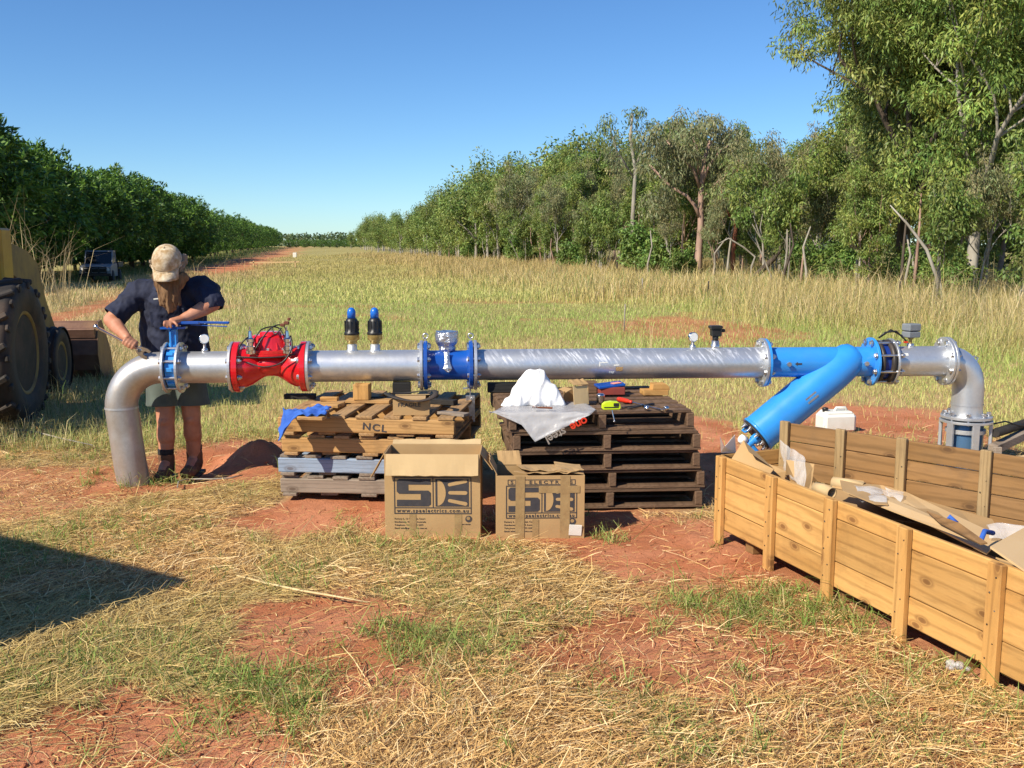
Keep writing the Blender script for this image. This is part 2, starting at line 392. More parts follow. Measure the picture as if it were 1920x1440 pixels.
    def mesh(s, name, mats, offset=Vector((0, 0, 0))):
        me = bpy.data.meshes.new(name)
        me.from_pydata([p - offset for p in s.v], [], s.f)
        for m in (mats if isinstance(mats, (list, tuple)) else [mats]): me.materials.append(m)
        me.polygons.foreach_set('material_index', s.mi); me.polygons.foreach_set('use_smooth', s.sm)
        me.update(); 
        bm = bmesh.new(); bm.from_mesh(me); bmesh.ops.recalc_face_normals(bm, faces=bm.faces); bm.to_mesh(me); bm.free()
        return me
    def build(s, name, mats, parent=None, offset=None):
        """parts of an unrotated thing: vertices in world space minus the thing's place (offset=None), or given in the thing's own space (offset='local')"""
        off = Vector((0, 0, 0))
        if parent is not None and offset != 'local':
            p = parent
            while p is not None: off += p.location; p = p.parent
        o = bpy.data.objects.new(name, s.mesh(name, mats, off)); COL.objects.link(o)
        if parent is not None: o.parent = parent
        return o

def tag(o, label=None, cat=None, group=None, kind=None):
    if label: o['label'] = label
    if cat: o['category'] = cat
    if group: o['group'] = group
    if kind: o['kind'] = kind
    return o
def empty(name, loc=(0, 0, 0), rz=0, parent=None, rot=None):
    o = bpy.data.objects.new(name, None); COL.objects.link(o); o.location = loc; o.rotation_euler = rot or (0, 0, rz)
    o.empty_display_size = .1
    if parent is not None: o.parent = parent
    return o
def solo(mb, name, mats, label, cat, group=None):
    """a thing that is one mesh: origin moved to its base"""
    xs = [p for p in mb.v]; c = sum(xs, Vector()) / len(xs); c.z = min(p.z for p in xs)
    o = bpy.data.objects.new(name, mb.mesh(name, mats, c)); COL.objects.link(o); o.location = c
    return tag(o, label, cat, group)
def copy_tree(o, parent=None):
    c = o.copy(); COL.objects.link(c); c.parent = parent
    for ch in [k for k in o.children]: copy_tree(ch, c)
    return c

def raw_mesh(name, verts, quads=None, tris=None, cols=None, mats=(), smooth=False, mi=None):
    """fast numpy mesh; cols = per-vertex RGB"""
    me = bpy.data.meshes.new(name)
    nq = 0 if quads is None else len(quads); ntt = 0 if tris is None else len(tris)
    me.vertices.add(len(verts)); me.vertices.foreach_set('co', np.asarray(verts, np.float32).ravel())
    loops = np.concatenate([a.ravel() for a in (quads, tris) if a is not None]).astype(np.int32)
    me.loops.add(len(loops)); me.loops.foreach_set('vertex_index', loops)
    tot = np.concatenate([np.full(nq, 4), np.full(ntt, 3)]).astype(np.int32)
    st = np.concatenate([[0], np.cumsum(tot)[:-1]]).astype(np.int32)
    me.polygons.add(nq + ntt); me.polygons.foreach_set('loop_start', st)
    try: me.polygons.foreach_set('loop_total', tot)
    except Exception: pass
    if smooth: me.polygons.foreach_set('use_smooth', np.ones(nq + ntt, bool))
    for m in mats: me.materials.append(m)
    if cols is not None:
        a = me.attributes.new('col', 'FLOAT_COLOR', 'POINT')
        c4 = np.ones((len(verts), 4), np.float32); c4[:, :3] = cols; a.data.foreach_set('color', c4.ravel())
    me.update(calc_edges=True); me.validate(); return me

rng = np.random.default_rng(7); random.seed(7)
def vnoise(x, y, s, seed=0):
    """cheap smooth value noise in [0,1], numpy"""
    x = np.asarray(x, float) * s + seed * 17.3; y = np.asarray(y, float) * s - seed * 9.1
    xi = np.floor(x).astype(np.int64); yi = np.floor(y).astype(np.int64); fx = x - xi; fy = y - yi
    fx = fx * fx * (3 - 2 * fx); fy = fy * fy * (3 - 2 * fy)
    def h(i, j):
        k = (i * 374761393 + j * 668265263 + seed * 1442695) & 0xffffffff
        k = ((k ^ (k >> 13)) * 1274126177) & 0xffffffff
        return ((k ^ (k >> 16)) & 0xffff) / 65535.0
    return (h(xi, yi) * (1 - fx) + h(xi + 1, yi) * fx) * (1 - fy) + (h(xi, yi + 1) * (1 - fx) + h(xi + 1, yi + 1) * fx) * fy
def fbm(x, y, s, seed=0, o=4):
    t = 0; a = .5; w = 0
    for i in range(o): t = t + a * vnoise(x, y, s * 2 ** i, seed + i); w += a; a *= .5
    return t / w
def sstep(a, b, x): t = np.clip((x - a) / (b - a), 0, 1); return t * t * (3 - 2 * t)
# ------------------------------------------------------------------ the ground
def road_x(Y): return -7.0 - .196 * Y
def forest_x(Y): return 16.0 - .208 * Y
def orchard_x(Y): return -14.6 - .196 * Y

SOIL = []      # bare red patches: px centre, top, bottom, half width (measured on the photograph, laid out on the ground), strength
for cx, y0, y1, hw, st in [(640, 1128, 1330, 200, 1), (1250, 1150, 1290, 215, .95), (200, 1310, 1560, 330, 1), (1230, 975, 1075, 190, 1), (610, 930, 995, 130, 1),
                           (180, 912, 955, 55, .8), (1650, 1335, 1520, 330, .8), (1660, 766, 830, 150, 1), (1350, 780, 960, 80, 1), (1310, 600, 640, 110, .75),
                           (1560, 1020, 1250, 260, .85), (330, 855, 925, 105, .95), (450, 832, 900, 110, 1), (130, 890, 960, 130, .7), (880, 930, 1010, 280, .8), (30, 880, 905, 60, .8), (1140, 1330, 1440, 120, .35)]:
    c = gr(cx, (y0 + y1) / 2); a = gr(cx, y1); b = gr(cx, y0)
    SOIL.append((c.x, (a.y + b.y) / 2, hw * c.y / FPX * 1.5, max((b.y - a.y) / 2, .05) * 1.42, st))
def soil_mask(x, y):
    m = np.zeros_like(x)
    w = (fbm(x, y, 1.7, 3, 5) - .5) * 1.25 + (fbm(x, y, 9, 5, 3) - .5) * .5
    for cx, cy, rx, ry, st in SOIL:
        d = np.sqrt(((x - cx) / rx) ** 2 + ((y - cy) / ry) ** 2) + w * (.75 if ry > .12 else .4)
        m = np.maximum(m, st * (1 - sstep(.72, 1.12, d)))
    # the red dirt track beside the orchard: two wheel ruts
    dx = x - road_x(y); wob = (fbm(x, y, .12, 8, 3) - .5) * 1.3
    rt = .95 * np.maximum(1 - sstep(.3, .7, abs(dx + wob - 1.3)), 1 - sstep(.3, .7, abs(dx + wob + 1.4)))
    rt = np.maximum(rt, (y > 60) * (1 - sstep(2.0, 3.2, abs(dx + wob))))
    m = np.maximum(m, rt * (y > 18))
    m = np.maximum(m, .45 * (fbm(x, y, .35, 11, 4) > .66) * (y > 9) * (y < 40))
    return np.clip(m, 0, 1)
def ground_z(x, y):
    x = np.asarray(x, float); y = np.asarray(y, float)
    z = (fbm(x, y, .9, 21, 4) - .5) * .05 + (fbm(x, y, 6, 23, 4) - .5) * .022
    # even ground where the pallets, boxes and the long crate stand
    flat = 1 - np.maximum.reduce([np.exp(-(((x - .55) / .9) ** 4 + ((y - 6.3) / .8) ** 4)), np.exp(-(((x + .85) / .8) ** 4 + ((y - 6.4) / .7) ** 4)), np.exp(-(((x + .15) / .75) ** 4 + ((y - 5.45) / .3) ** 4)),
                                  np.exp(-(((x - 1.75) / .8) ** 4 + ((y - 4.4) / 1.5) ** 4))])
    z = z * (.25 + .75 * flat)
    z = z - .11 * np.exp(-(((x + 2.33) / .36) ** 2 + ((y - 7.02) / .34) ** 2))
    z = z + (.14 + .10 * (fbm(x, y, 11, 33, 4) - .5)) * np.exp(-(((x + 1.92) / .24) ** 2 + ((y - 7.34) / .20) ** 2)) * (.7 + .6 * fbm(x, y, 7, 31, 3))
    z = z + .05 * np.exp(-(((x + 2.75) / .3) ** 2 + ((y - 6.9) / .25) ** 2))
    z = z + (fbm(x, y, .05, 27, 3) - .5) * .5 * sstep(14, 60, y) + .9 * sstep(120, 420, y)
    z = z - .5 * sstep(1.0, 5.0, road_x(y) - x) * sstep(24, 52, y) * (1 - sstep(90, 180, y))
    return z
def gz(x, y): return float(ground_z(np.array([x]), np.array([y]))[0])

def axis_pts(a, b, step, lo, hi, g):
    c = list(np.arange(a, b + 1e-6, step)); s = step
    v = b
    while v < hi: s *= g; v += s; c.append(v)
    s = step; v = a; pre = []
    while v > lo: s *= g; v -= s; pre.append(v)
    return np.array(pre[::-1] + c)
xs = axis_pts(-5.5, 5.5, .035, -1500, 1500, 1.09); ys = axis_pts(2.2, 9.5, .035, -60, 2600, 1.055)
GX, GY = np.meshgrid(xs, ys); gxf, gyf = GX.ravel(), GY.ravel()
SM = soil_mask(gxf, gyf); GZ = ground_z(gxf, gyf)
clod = (fbm(gxf, gyf, 22, 41, 3) - .5) * .016 * SM * (gyf < 12)
soilc = np.array([.58, .24, .125]); soil2 = np.array([.48, .175, .080]); und = np.array([.50, .33, .165]); undg = np.array([.36, .32, .12])
n1 = fbm(gxf, gyf, .8, 51, 5)[:, None]; n2 = fbm(gxf, gyf, .5, 61, 4)[:, None]; n3 = sstep(.35, .65, fbm(gxf, gyf, 3.5, 71, 4))[:, None]
sc_ = soilc * (1 - n3) + soil2 * n3; sc_ = sc_ * (.8 + .4 * n1)
far = sstep(8, 25, gyf)[:, None]
uc = (und * (1 - far) + undg * far); uc = uc * (.75 + .5 * n2)
GC = sc_ * SM[:, None] + uc * (1 - SM[:, None])
nx, ny = len(xs), len(ys); I = np.arange(nx * ny).reshape(ny, nx)
quads = np.stack([I[:-1, :-1], I[:-1, 1:], I[1:, 1:], I[1:, :-1]], -1).reshape(-1, 4)
m, n, out = newmat('red earth')
a = N(n, 'ShaderNodeAttribute', attribute_name='col'); co = coords(n)
b = N(n, 'ShaderNodeBsdfPrincipled'); b.inputs['Roughness'].default_value = .95; b.inputs['Specular IOR Level'].default_value = .15
nf = noise_(n, co, 26, 8, .7); nb = noise_(n, co, 120, 4, .7)
cc = mixc(n, ramp(n, nf, (.38, .0), (.75, .30)), a.outputs['Color'], (.16, .05, .025))
cc = mixc(n, ramp(n, nb, (.62, .0), (.75, .5)), cc, (.52, .30, .17))
L(n, cc, b.inputs['Base Color'])
mxh = N(n, 'ShaderNodeMath'); mxh.operation = 'ADD'; L(n, nf, mxh.inputs[0]); L(n, nb, mxh.inputs[1])
L(n, bump_(n, mxh.outputs[0], .7, .015), b.inputs['Normal']); L(n, b.outputs[0], out.inputs[0]); M['soil'] = m
me = raw_mesh('ground', np.stack([gxf, gyf, GZ + clod], 1), quads, None, GC, [M['soil']], True)
tag(bpy.data.objects.new('ground', me), None, None, None, 'structure'); COL.objects.link(bpy.data.objects['ground'])

# ------------------------------------------------------------------ grass, straw
def strands(name, p0, p1, p2, w, wv, col, mat, label, cat, tipw=.15):
    n_ = len(p0); wv = wv * (w / 2)[:, None]
    v = np.empty((n_, 6, 3)); v[:, 0] = p0 - wv; v[:, 1] = p0 + wv; v[:, 2] = p1 + wv * .85; v[:, 3] = p1 - wv * .85; v[:, 4] = p2 + wv * tipw; v[:, 5] = p2 - wv * tipw
    i = np.arange(n_)[:, None] * 6
    q = np.concatenate([i + np.array([[0, 1, 2, 3]]), i + np.array([[3, 2, 4, 5]])], 0)
    me = raw_mesh(name, v.reshape(-1, 3), q, None, np.repeat(col, 6, 0), [mat], False)
    o = bpy.data.objects.new(name, me); COL.objects.link(o)
    return tag(o, label, cat, None, 'stuff')
BLOCK = [(-1.45, .0, 5.98, 7.0), (-.1, 1.15, 5.85, 7.05), (-.72, -.14, 5.32, 5.62), (-.12, .42, 5.27, 5.62)]   # nothing grows through what stands on the ground
def keep(x, y, margin=0.0):
    k = np.ones(len(x), bool)
    for a0, a1, b0, b1 in BLOCK: k &= ~((x > a0 - margin) & (x < a1 + margin) & (y > b0 - margin) & (y < b1 + margin))
    # inside the long crate
    t = (x - 1.12) * .337 + (y - 5.27) * -.941; s = (x - 1.12) * .941 + (y - 5.27) * .337
    k &= ~((t > -.02) & (s > -.01) & (s < .38 + .42 * np.clip(t, 0, 9)))
    return k
def pick(n_, y0, y1, pw=1.0, fov=.56, mar=.9):
    u = rng.random(n_)
    if pw == 1.0: Y = y0 * (y1 / y0) ** u
    else: q = 1 - pw; Y = (y0 ** q + u * (y1 ** q - y0 ** q)) ** (1 / q)
    X = (rng.random(n_) * 2 - 1) * (fov * Y + mar); return X, Y
def dirs(n_): a = rng.random(n_) * 2 * np.pi; return np.stack([np.cos(a), np.sin(a), np.zeros(n_)], 1)

def straw_cols(x, y, n_):
    t = rng.random((n_, 1)); g = sstep(.45, .62, fbm(x, y, 1.1, 81, 4))[:, None]
    c = np.array([.76, .57, .29]) * t + np.array([.54, .36, .16]) * (1 - t)
    pale = rng.random((n_, 1)) < .22; c = np.where(pale, np.array([.85, .72, .47]), c)
    br = rng.random((n_, 1)) < .15; c = np.where(br, np.array([.24, .14, .07]), c)
    olive = np.array([.42, .42, .18]); leftg = sstep(-.3, 1.2, -x)[:, None] * .4
    c = c * (1 - .6 * np.clip(g * (.35 + leftg), 0, 1)) + olive * .6 * np.clip(g * (.35 + leftg), 0, 1)
    return c * np.array([1.04, .92, .74]) * (.75 + .5 * rng.random((n_, 1)))
# litter of cut dry grass lying on the earth
n_ = 440000; x, y = pick(n_, 2.5, 8.6, 1.6, .56, .35)
s = soil_mask(x, y); den = .45 + .75 * fbm(x, y, 2.2, 91, 4)
k = keep(x, y, .02) & (rng.random(n_) < np.clip((1 - .955 * s) * den * 1.15, .03, 1)); x, y = x[k], y[k]; n_ = len(x)
az = rng.normal(0, .75, n_) + (fbm(x, y, .7, 101, 3) - .5) * 5; az = np.where(rng.random(n_) < .3, rng.random(n_) * 6.28, az)
d = np.stack([np.cos(az), np.sin(az), np.zeros(n_)], 1); wv = np.stack([-np.sin(az), np.cos(az), np.zeros(n_)], 1)
ln = np.exp(rng.normal(np.log(.058), .52, n_)).clip(.015, .30)
pile = fbm(x, y, 3.1, 111, 3) * .05
z0 = ground_z(x, y) + rng.random(n_) ** 2 * pile + .002
p0 = np.stack([x, y, z0], 1); lift = rng.normal(.05, .16, n_)
p2 = p0 + d * ln[:, None]; p2[:, 2] += ln * lift; p2[:, 2] = np.maximum(p2[:, 2], ground_z(p2[:, 0], p2[:, 1]) + .002)
kk = keep(p2[:, 0], p2[:, 1], .0)
p1 = (p0 + p2) / 2 + wv * (rng.normal(0, .08, n_) * ln)[:, None]; p1[:, 2] += rng.random(n_) * .09 * ln
wv2 = wv.copy(); wv2[:, 2] = rng.normal(0, .6, n_); wv2 /= np.linalg.norm(wv2, axis=1)[:, None]
col = straw_cols(x, y, n_); w = rng.uniform(.0014, .0042, n_)
strands('straw_litter', p0[kk], p1[kk], p2[kk], w[kk], wv2[kk], col[kk], M['straw'], 'cut dry straw strewn over the red earth in front of the pipe', 'straw', .5)

def blades(name, x, y, h, w, col, lean, label, cat, mat=None, z=None):
    n_ = len(x); z = ground_z(x, y) - .004 if z is None else z
    p0 = np.stack([x, y, z], 1); d = dirs(n_); wv = dirs(n_)
    l = np.abs(rng.normal(lean, lean * .5, n_))
    k_ute = ~((y > 40) & (y < 62) & (abs(x / y + .405) < .017)); h = np.where(k_ute, h, h * .35)
    p1 = p0 + d * (l * h * .32)[:, None]; p1[:, 2] += h * .62
    p2 = p0 + d * (l * h)[:, None]; p2[:, 2] += h * np.clip(1 - .42 * l, .25, 1)
    return strands(name, p0, p1, p2, w, wv, col, mat or M['blade'], label, cat, .12)
# short green and yellowing tufts in the foreground
nt_ = 9000; tx, ty = pick(nt_, 2.6, 8.8, 1.4, .56, .3)
gm = fbm(tx, ty, .9, 121, 4); s = soil_mask(tx, ty)
k = keep(tx, ty, .04) & (rng.random(nt_) < np.clip((gm - .46) * 5.5, .05, .8) * (1 - .96 * s)); tx, ty = tx[k], ty[k]
extra = []      # the tufts that stand out in the photograph
for px, py, sp, cnt in [(800, 1215, .17, 30), (860, 1235, .12, 18), (760, 1195, .10, 10), (430, 1290, .16, 24), (500, 1320, .14, 20), (470, 1300, .14, 14), (250, 905, .16, 22), (330, 900, .1, 8), (800, 1010, .26, 26), (960, 1020, .16, 8),
                        (560, 1080, .2, 18), (200, 1010, .3, 26), (1400, 1140, .22, 34), (1480, 1165, .2, 26), (1350, 1130, .2, 20), (1600, 1150, .12, 14), (1120, 1010, .08, 8), (1780, 1270, .1, 5), (380, 1390, .1, 6), (60, 1040, .3, 30)]:
    g = gr(px, py)
    for q in range(cnt): extra.append((g.x + random.gauss(0, sp), g.y + random.gauss(0, sp * .8)))
ex = np.array(extra); kx = keep(ex[:, 0], ex[:, 1], .04); ex = ex[kx]
big = np.concatenate([np.zeros(len(tx)), np.ones(len(ex))]); tx = np.concatenate([tx, ex[:, 0]]); ty = np.concatenate([ty, ex[:, 1]])
per = 15; n_ = len(tx) * per
x = np.repeat(tx, per) + rng.normal(0, .022, n_); y = np.repeat(ty, per) + rng.normal(0, .022, n_); bg_ = np.repeat(big, per)
gcol = np.repeat(rng.random(len(tx)), per)[:, None]
c = np.array([.19, .30, .055]) * (1 - gcol) + np.array([.36, .42, .13]) * gcol
dry = rng.random((n_, 1)) < (.30 - .14 * bg_[:, None]); c = np.where(dry, np.array([.55, .43, .2]), c); c = c * (.7 + .6 * rng.random((n_, 1)))
h = np.exp(rng.normal(np.log(.044), .45, n_)) * (1 + .6 * bg_)
blades('grass_tufts', x, y, h.clip(.015, .2), rng.uniform(.0018, .0055, n_), c, 1.35, 'short green and yellowing grass tufts between the straw', 'grass')
# open field behind the pipe
n_ = 330000; x, y = pick(n_, 7.6, 34, 1.25, .56, 1.2)
s = soil_mask(x, y); den = .35 + .9 * fbm(x, y, .8, 131, 4); e = forest_x(y) - x
k = keep(x, y) & (rng.random(n_) < np.clip((1 - .96 * s) * den * 1.2, .02, 1)); x, y, e = x[k], y[k], e[k]; n_ = len(x)
k = ~((y > 6.9) & (y < 7.7) & (x > -3.2) & (x < -1.4)); x, y, e = x[k], y[k], e[k]; n_ = len(x)
tall = (1 - sstep(4.5, 8.0, e + (fbm(x, y, .3, 141, 3) - .5) * 4)); left = (1 - sstep(-1.5, 1.5, x + .235 * y + 1.2 + (fbm(x, y, .35, 151, 3) - .5) * 3))
fresh = sstep(.40, .62, fbm(x, y, .33, 161, 4))
def field_cols(x, y, tall, left, fresh, n_):
    t = lambda a: np.asarray(a)[:, None]
    c = np.array([.57, .57, .20]) * (1 - t(fresh)) + np.array([.42, .53, .145]) * t(fresh)
    c = c * (1 - t(left)) + np.array([.66, .51, .26]) * t(left)
    c = c * (1 - t(tall) * .85) + np.array([.58, .44, .19]) * t(tall) * .85
    pale = rng.random((n_, 1)) < .09 + .25 * t(np.maximum(tall, left)); c = np.where(pale, np.array([.64, .52, .29]), c)
    grn = rng.random((n_, 1)) < .15; c = np.where(grn, np.array([.17, .27, .07]), c)
    return c * (.7 + .6 * rng.random((n_, 1)))
h = np.exp(rng.normal(np.log(.052), .42, n_)) * (1 + .35 * fresh + .9 * left) + tall * np.exp(rng.normal(np.log(.42), .4, n_)) * (.4 + sstep(10, 20, y) * .6)
h = h * (.8 + .6 * fbm(x, y, 1.4, 171, 3))
blades('field_grass', x, y, h, .0028 * (y / 7) ** .75 * rng.uniform(.6, 1.4, n_), field_cols(x, y, tall, left, fresh, n_), .6, 'low yellow green grass of the open field behind the pipe', 'grass')
# farther field, tall dry grass along the woodland edge
n_ = 300000; x, y = pick(n_, 28, 170, 1.35, .58, 3)
e = forest_x(y) - x; s = soil_mask(x, y); k = (rng.random(n_) < 1 - .97 * s) & (e > -14) & (x > orchard_x(y) - 2); x, y, e = x[k], y[k], e[k]; n_ = len(x)
wv_ = (fbm(x, y, .12, 141, 3) - .5) * 6
tall = (1 - sstep(6.5, 11, e + wv_)); left = (1 - sstep(-2, 3, x + .235 * y + 1.2 + wv_)); fresh = sstep(.42, .6, fbm(x, y, .1, 161, 4)) * (1 - sstep(45, 70, y))
c = field_cols(x, y, tall, left, fresh, n_)
brn = (sstep(38, 55, y) * .5)[:, None]; c = c * (1 - brn) + np.array([.46, .33, .15]) * brn * (.75 + .5 * rng.random((n_, 1)))
h = np.exp(rng.normal(np.log(.11), .35, n_)) * (1 + .8 * left) + tall * np.exp(rng.normal(np.log(.42), .35, n_))
blades('tall_dry_grass', x, y, h, .0125 * (y / 30) ** .8 * rng.uniform(.6, 1.4, n_), c, .4, 'tall tawny dry grass along the foot of the woodland', 'grass')
# clods and grit on the bare earth
n_ = 11000; x, y = pick(n_, 2.5, 9.5, 1.6, .56, .3); s = soil_mask(x, y); k = (s > .35) & keep(x, y, .01); x, y = x[k], y[k]; n_ = len(x)
r_ = np.exp(rng.normal(np.log(.0042), .5, n_)).clip(.0015, .02); o6 = np.array([[1, 0, 0], [-1, 0, 0], [0, 1, 0], [0, -1, 0], [0, 0, .7], [0, 0, -.7]])
v = np.stack([x, y, ground_z(x, y) + r_ * .35], 1)[:, None] + o6[None] * r_[:, None, None] * rng.uniform(.6, 1.3, (n_, 6, 1)); t8 = np.array([[0, 2, 4], [2, 1, 4], [1, 3, 4], [3, 0, 4], [2, 0, 5], [1, 2, 5], [3, 1, 5], [0, 3, 5]])
me = raw_mesh('earth_clods', v.reshape(-1, 3), None, (np.arange(n_)[:, None, None] * 6 + t8[None]).reshape(-1, 3), np.repeat(np.array([.54, .20, .10]) * rng.uniform(.6, 1.25, (n_, 1)), 6, 0), [M['soil']])
o = bpy.data.objects.new('earth_clods', me); COL.objects.link(o); tag(o, 'small clods and grit of red earth on the bare patches', 'clods', None, 'stuff')
# long pale canes of grass, leaning
cx_, cy_, hh = [], [], []
for px, D, sp, cnt, ht in [(40, 26, .35, 34, 3.0), (95, 27, .45, 26, 2.3), (118, 27, .22, 20, 2.2), (70, 26, .3, 14, 1.9), (440, 22, .4, 22, 1.0), (30, 24, .5, 24, 2.2), (400, 30, .6, 16, 1.7),
                          (1745, 20.5, .5, 46, 1.55), (1700, 22, .8, 30, 1.3), (1890, 18, .7, 44, 1.2), (1830, 18, .7, 40, 1.2), (1625, 24, .6, 26, 1.2), (1560, 26, 1.0, 26, 1.0), (1480, 27, 1., 26, .9), (1330, 30, .7, 12, 1.2), (1205, 30, .5, 12, 1.2), (1175, 14, .25, 3, .6), (1520, 20, 1.2, 22, .8)]:
    g = at(px, 600, D)
    for q in range(cnt): cx_.append(g.x + random.gauss(0, sp)); cy_.append(D + random.gauss(0, sp)); hh.append(ht * random.uniform(.5, 1.1))
x = np.array(cx_); y = np.array(cy_); h = np.array(hh); n_ = len(x)
blades('cane_grass', x, y, h, rng.uniform(.008, .016, n_), np.array([.58, .47, .26]) * (.65 + .6 * rng.random((n_, 1))), .38, 'long pale leaning stalks of cane grass', 'grass')
# rank grass and weeds round the foot of the orchard
n_ = 34000; y = 26 * (330 / 26) ** rng.random(n_); x = orchard_x(y) + rng.normal(.6, 1.7, n_)
c = np.array([.10, .15, .04]) * (1 + rng.random((n_, 1))); c = np.where(rng.random((n_, 1)) < .3, np.array([.42, .33, .16]), c)
blades('orchard_undergrowth', x, y, rng.uniform(.15, .7, n_), .012 * (y / 30) ** .8, c, .5, 'dark weeds and rank grass under the orchard trees', 'grass')
# ------------------------------------------------------------------ trees
def leaf_mesh(name, C, rad, per, ln, wd, droop, cols, mat, shell=.5, squash=.8):
    """hanging leaves gathered in clumps round the centres C"""
    C = np.asarray(C); k = len(C); n_ = k * per
    c = np.repeat(C, per, 0); r = np.repeat(np.asarray(rad), per)
    d = rng.normal(size=(n_, 3)); d /= np.linalg.norm(d, axis=1)[:, None]
    rr = rng.random(n_) ** shell * r; p = c + d * rr[:, None] * np.array([1, 1, squash])
    dr = rng.normal(size=(n_, 3)) * (1 - droop) + np.array([0, 0, -droop * 1.6]) + d * .35; dr /= np.linalg.norm(dr, axis=1)[:, None]
    sd = np.cross(dr, rng.normal(size=(n_, 3))); sd /= np.linalg.norm(sd, axis=1)[:, None]
    L_ = ln * rng.uniform(.6, 1.35, n_); W = wd * rng.uniform(.7, 1.3, n_)
    v = np.empty((n_, 4, 3)); v[:, 0] = p; v[:, 1] = p + dr * (L_ * .4)[:, None] + sd * (W / 2)[:, None]; v[:, 2] = p + dr * L_[:, None]; v[:, 3] = p + dr * (L_ * .4)[:, None] - sd * (W / 2)[:, None]
    cc = np.repeat(cols, per, 0) * rng.uniform(.65, 1.35, (n_, 1)); cc[:, 0] *= rng.uniform(.85, 1.2, n_)
    q = np.arange(n_ * 4).reshape(-1, 4)
    return raw_mesh(name, v.reshape(-1, 3), q, None, np.repeat(cc, 4, 0), [mat])

def gum(seed, H, spread, base, kids, ln, wd, per, rad, droop, c1, c2, bark, r0=.14, lean=.1, depth=3, multi=1, fill=0, top=0):
    rs = random.Random(seed); mb = MB(); ends = []
    def grow(p, d, Lg, r, dep):
        pts = [p.copy()]; rr = [r]; q = p.copy(); dd = d.copy(); segs = 5
        for i in range(segs):
            wob = .055 if dep == depth else .16; dd = (dd + Vector((rs.gauss(0, wob), rs.gauss(0, wob), rs.gauss(.05, .08)))).normalized()
            q = q + dd * (Lg / segs); pts.append(q.copy()); rr.append(max(r * (1 - .5 * (i + 1) / segs), .008))
        mb.tube(pts, rr, 7 if dep > 1 else 5, cap=False)
        if dep == 0: ends.append((q.copy(), 1.0)); ends.append((pts[3].copy(), .75)); return
        if dep == 1: ends.append((q.copy(), .9))
        nk = kids[depth - dep] if depth - dep < len(kids) else 3
        for j in range(nk):
            f = rs.uniform(.45, 1.0) if dep < depth else rs.uniform(.62, 1.0)
            if j == 0: f = 1.0
            ii = min(int(f * segs), segs); b = pts[ii]
            az = 2 * math.pi * (j / nk) + rs.uniform(-.6, .6) + seed; up = rs.uniform(.15, .9) if j else 1.0
            side = Vector((math.cos(az), math.sin(az), 0)) * spread * (1 if j else .18)
            nd = (dd * .45 + side + Vector((0, 0, up))).normalized()
            grow(b, nd, Lg * rs.uniform(.5, .78), max(rr[ii] * .68, .012), dep - 1)
    for k in range(multi):
        grow(Vector((rs.uniform(-.2, .2) * (multi > 1), rs.uniform(-.2, .2) * (multi > 1), -.3)), Vector((rs.gauss(0, lean), rs.gauss(0, lean), 1)).normalized(), H * base, r0, depth)
    zt = max(e[0].z for e in ends) + rad * .5; k = H / zt
    for i in range(len(mb.v)): mb.v[i] = mb.v[i] * k
    C = np.array([tuple(e[0] * k) for e in ends]); rd = np.array([e[1] for e in ends]) * rad
    if fill:   # lower hanging sprays
        ex = []
        for i in range(fill):
            a = rs.uniform(0, 6.28); q = rs.uniform(.15, 1) * spread * H * .26; ex.append((math.cos(a) * q, math.sin(a) * q, rs.uniform(.22, .6) * H))
        for i in range(top):   # sprays filling the rounded lobes of the crown
            v_ = Vector((rs.gauss(0, 1), rs.gauss(0, 1), rs.gauss(0, 1))).normalized(); lob = 1 + .22 * mnoise.noise(v_ * 2.3 + Vector((seed, 0, 0))); q = rs.uniform(.45, 1.0) ** .6 * lob
            ex.append((v_.x * q * H * .285, v_.y * q * H * .285, H * .69 + v_.z * q * H * .30))
        C = np.concatenate([C, np.array(ex)]); rd = np.concatenate([rd, np.full(len(ex), rad * .9)])
    t = rng.random((len(C), 1)); cols = np.array(c1) * t + np.array(c2) * (1 - t)
    cols = cols * rng.uniform(.68, 1.3, (len(C), 1)); cols[:, 0] *= rng.uniform(.85, 1.15, len(C))
    tm = mb.mesh('trunk', [bark]); lm = leaf_mesh('crown', C, rd * rng.uniform(.8, 1.2, len(C)), per, ln, wd, droop, cols, M['leaf'])
    return tm, lm
def plant(kind, meshes, x, y, s, rz, label, cat, group, sz=None, sink=.05):
    o = empty(kind, (x, y, gz(x, y) - sink), rz); o.scale = (s, s, sz or s)
    for nm, me in zip(('trunk', 'crown'), meshes):
        c = bpy.data.objects.new(nm, me); COL.objects.link(c); c.parent = o
    return tag(o, label, cat, group)

G1, G2 = (.15, .215, .045), (.24, .30, .075)
P_dense = [gum(s, 9, .62, .34, (5, 4, 3), .21, .065, 92, .52, .5, G1, G2, M[b], .10, .03, 3, 1, 26) for s, b in ((1, 'bark_pink'), (2, 'bark_pale'), (3, 'bark_dark'))]
P_sparse = [gum(s, 9, .72, .42, (4, 3, 3), .2, .05, 85, .5, .6, (.20, .225, .095), (.26, .27, .13), M[b], .09, .03, 3) for s, b in ((11, 'bark_pale'), (12, 'bark_pink'))]
P_slim = [gum(s, 6, .4, .5, (3, 3), .22, .07, 100, .55, .5, G1, (.20, .27, .07), M['bark_pale'], .05, .12, 2, 2, 6) for s in (21, 22)]
P_shrub = [gum(s, 2.6, .8, .3, (4, 3), .17, .075, 130, .42, .3, (.14, .23, .05), (.22, .32, .08), M['bark_dark'], .035, .3, 2, 3, 8) for s in (31, 32)]
P_far = [gum(s, 9, .7, .34, (4, 3), .30, .125, 105, 1.15, .4, G1, G2, M['bark_pale'], .12, .07, 2, 1, 9) for s in (41, 42, 43)]

